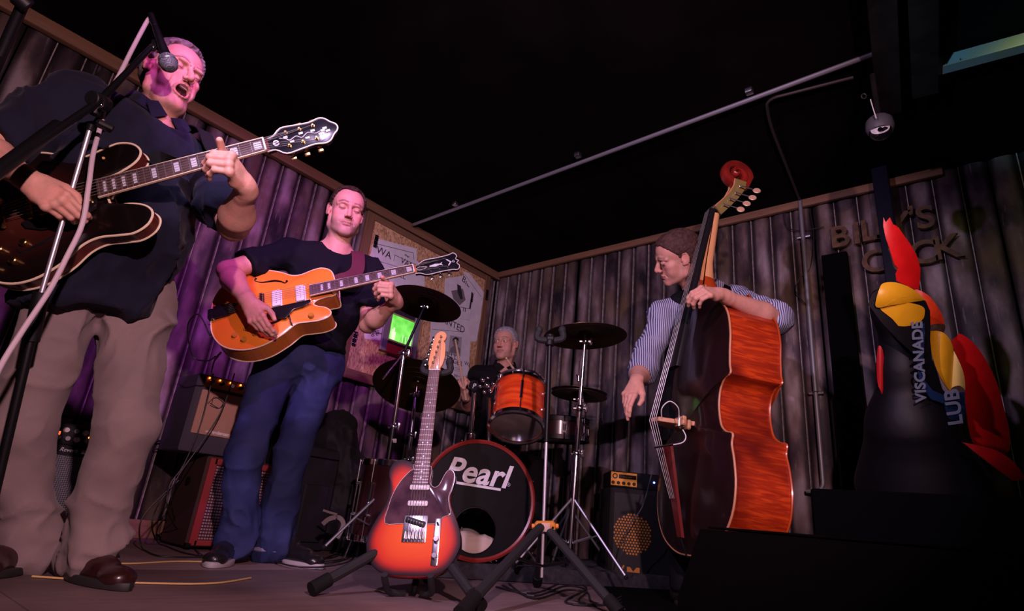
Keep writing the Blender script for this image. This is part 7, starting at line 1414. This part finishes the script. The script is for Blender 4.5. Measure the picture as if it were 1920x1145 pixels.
# ======== double bass player
fr4 = Fr(C0 + (V(-1.045, 2.318, 1.49) - C0) * 2.86 / 2.70, ortho(np.array([[0.597, 0.802, 0.004], [-0.59, 0.442, -0.676], [-0.544, 0.401, 0.737]])), 1.05)
O4 = V(-1.0, 2.72, 0); S4 = thing('person', 'person in striped blue shirt and dark waistcoat looking down, plucking the double bass', 'person', O4)
fw = nrm(V(-.25, -.97, 0)); sh = nrm(V(.97, -.10, .10)); nb = V(-1.01, 2.475, 1.385); rsh = at(1243, 592, 2.86); lsh = at(1378, 562, 2.98); mid = (rsh + lsh) / 2; sh = nrm(lsh - rsh); fw = nrm(np.cross(sh, up)) ; fw = fw if fw @ CF < 0 else -fw; nb = mid + up * .075 + fw * .02
pel = mid - up * .50 - fw * .10
rwr = at(1193, 715, 2.52); lwr = at(1350, 551, 2.42); relb = ik(rsh, rwr, .31, .27, (1212, 672)); lelb = at(1462, 600, 2.52)
F = Fld(V(-1.65, 1.85, .02), V(-.3, 3.2, 1.74), [(fr4.T, .14), (at(1180, 745, 2.48), .11), (at(1312, 548, 2.38), .10)], coarse=.011, fine=.003)
head(F, fr4, op=0, eyes='down', nose=1.12); neck_torso(F, fr4, nb, rsh, lsh, pel, fw); F.cap(fr4.w((0, .03, -.04)), nb - fw * .01, .055, .062, k=.03)
d_ = nrm(at(1176, 748, 2.45) - rwr); arm(F, rsh, relb, rwr, t=np.cross(d_, -CF)); hand(F, rwr, d_, -CF * .7 - CR * .6, 'R', [(12, 22, 15), (18, 25, 15), (25, 30, 18), (30, 35, 20)], thumb=[(.022, .022, -.010), (.058, .046, -.018), (.088, .052, -.024), (.112, .048, -.026)])
dl = nrm(at(1310, 545, 2.36) - lwr); arm(F, lsh, lelb, lwr, t=np.cross(dl, -CF)); hand(F, lwr, dl, -CF * .6 + CU * .75, 'L', [(35, 45, 30), (42, 48, 30), (48, 50, 30), (48, 45, 28)], spread=(8, 1, -6, -12), thumb=[(.022, .018, -.014), (.050, .030, -.040), (.072, .026, -.062), (.09, .016, -.078)])
hips = [pel - sh * .09 - up * .05, pel + sh * .09 - up * .05]; an = [V(hips[0][0] + .06, hips[0][1] - .02, .10), V(hips[1][0] + .12, hips[1][1] + .05, .10)]; kn = [(h * .5 + a * .5) + fw * .03 for h, a in zip(hips, an)]
legs_skin(F, hips, kn, an); P, Q, c = bake_person(F, fr4, eyes='down', stub=.06, flush=.3, brow=(.12, .07, .055)); qmesh('body', P, Q, skin_m, S4, c, off=O4)
hair(S4, fr4, mat('short_brown_hair', spec=.15, base=(.045, .022, .018), rough=.65, noise=(60, (.10, .055, .045), .8), bump=(400, .6)), O4, th=.005, amp=.0025, recede=.012)
stripe = bpy.data.materials.new('blue_white_striped_cotton'); stripe.use_nodes = True; nt = stripe.node_tree; N_ = nt.nodes; b = N_['Principled BSDF']; tc = N_.new('ShaderNodeTexCoord'); wv = N_.new('ShaderNodeTexWave'); wv.inputs['Scale'].default_value = 34; wv.inputs['Distortion'].default_value = .6; wv.inputs['Detail'].default_value = 0
mp = N_.new('ShaderNodeMapping'); mp.inputs['Rotation'].default_value = (0, 0, math.atan2(sh[1], sh[0]) * -1 + .2); nt.links.new(tc.outputs['Object'], mp.inputs[0]); nt.links.new(mp.outputs[0], wv.inputs[0]); rp = N_.new('ShaderNodeValToRGB'); rp.color_ramp.elements[0].position = .42; rp.color_ramp.elements[0].color = (.045, .055, .17, 1); rp.color_ramp.elements[1].position = .58; rp.color_ramp.elements[1].color = (.48, .50, .60, 1); nt.links.new(wv.outputs[0], rp.inputs[0]); nt.links.new(rp.outputs[0], b.inputs['Base Color']); b.inputs['Roughness'].default_value = .85
F = Fld(np.minimum(pel, relb) - .35, np.maximum(lelb, nb) + .3, [], coarse=.009)
F.cap(nb - up * .02, rsh, .058, .062, k=.03); F.cap(nb - up * .02, lsh, .058, .062, k=.03); F.cap(mid - up * .05, mid - up * .24, .105, .100, k=.05, side=sh, ratio=1.5); F.cap(mid - up * .24, pel - up * .03, .102, .115, k=.05, side=sh, ratio=1.4)
for a, b_, w_ in ((rsh, relb, rwr), (lsh, lelb, lwr)): F.cap(a, b_ + (a - b_) * .03, .060, .062, k=.035); F.cap(a + (b_ - a) * .75, b_ + (w_ - b_) * .06, .062, .066, k=.012, flat=True)
F.cap(nb + fw * .05 + up * .06, nb + fw * .05 - up * .0, .056, .05, k=.01, op='sub'); cloth(F, 'shirt', stripe, S4, O4, amp=.016, sc=9, seed=12, ampf=lambda P: np.clip((np.linalg.norm(P - nb, axis=1) - .08) / .10, .1, 1)); collar(S4, O4, nb, fw, sh, stripe, R=.078, lift=.045)
vest = mat('dark_waistcoat', spec=.15, base=(.004, .004, .006), rough=.75, bump=(300, .3)); F = Fld(np.minimum(pel, relb) - .3, np.maximum(lelb, nb) + .3, [], coarse=.009)
F.cap(mid - up * .04, mid - up * .24, .124, .118, k=.05, side=sh, ratio=1.36); F.cap(mid - up * .24, pel - up * .06, .118, .130, k=.05, side=sh, ratio=1.4); F.cap(nb - up * .03 , rsh * .55 + nb * .45, .066, k=.03); F.cap(nb - up * .03, lsh * .55 + nb * .45, .066, k=.03)
F.cap(nb + fw * .12 + up * .1, mid + fw * .15 - up * .14, .085, .02, k=.01, op='sub')
for q in (rsh, lsh): F.ell(q + (q - mid) * .25, (.085, .12, .12), k=.01, op='sub')
cloth(F, 'waistcoat', vest, S4, O4, amp=.006, sc=8, seed=14)
trousers('trousers', vest, S4, O4, pel, sh, fw, hips, kn, an, r=(.088, .07, .066, .07), hem=.04, amp=.008, res=.011)
for a in an: shoe(S4, (a - fw * .08) * (1, 1, 0), (a + fw * .2) * (1, 1, 0), blackl, sole_m, O4)
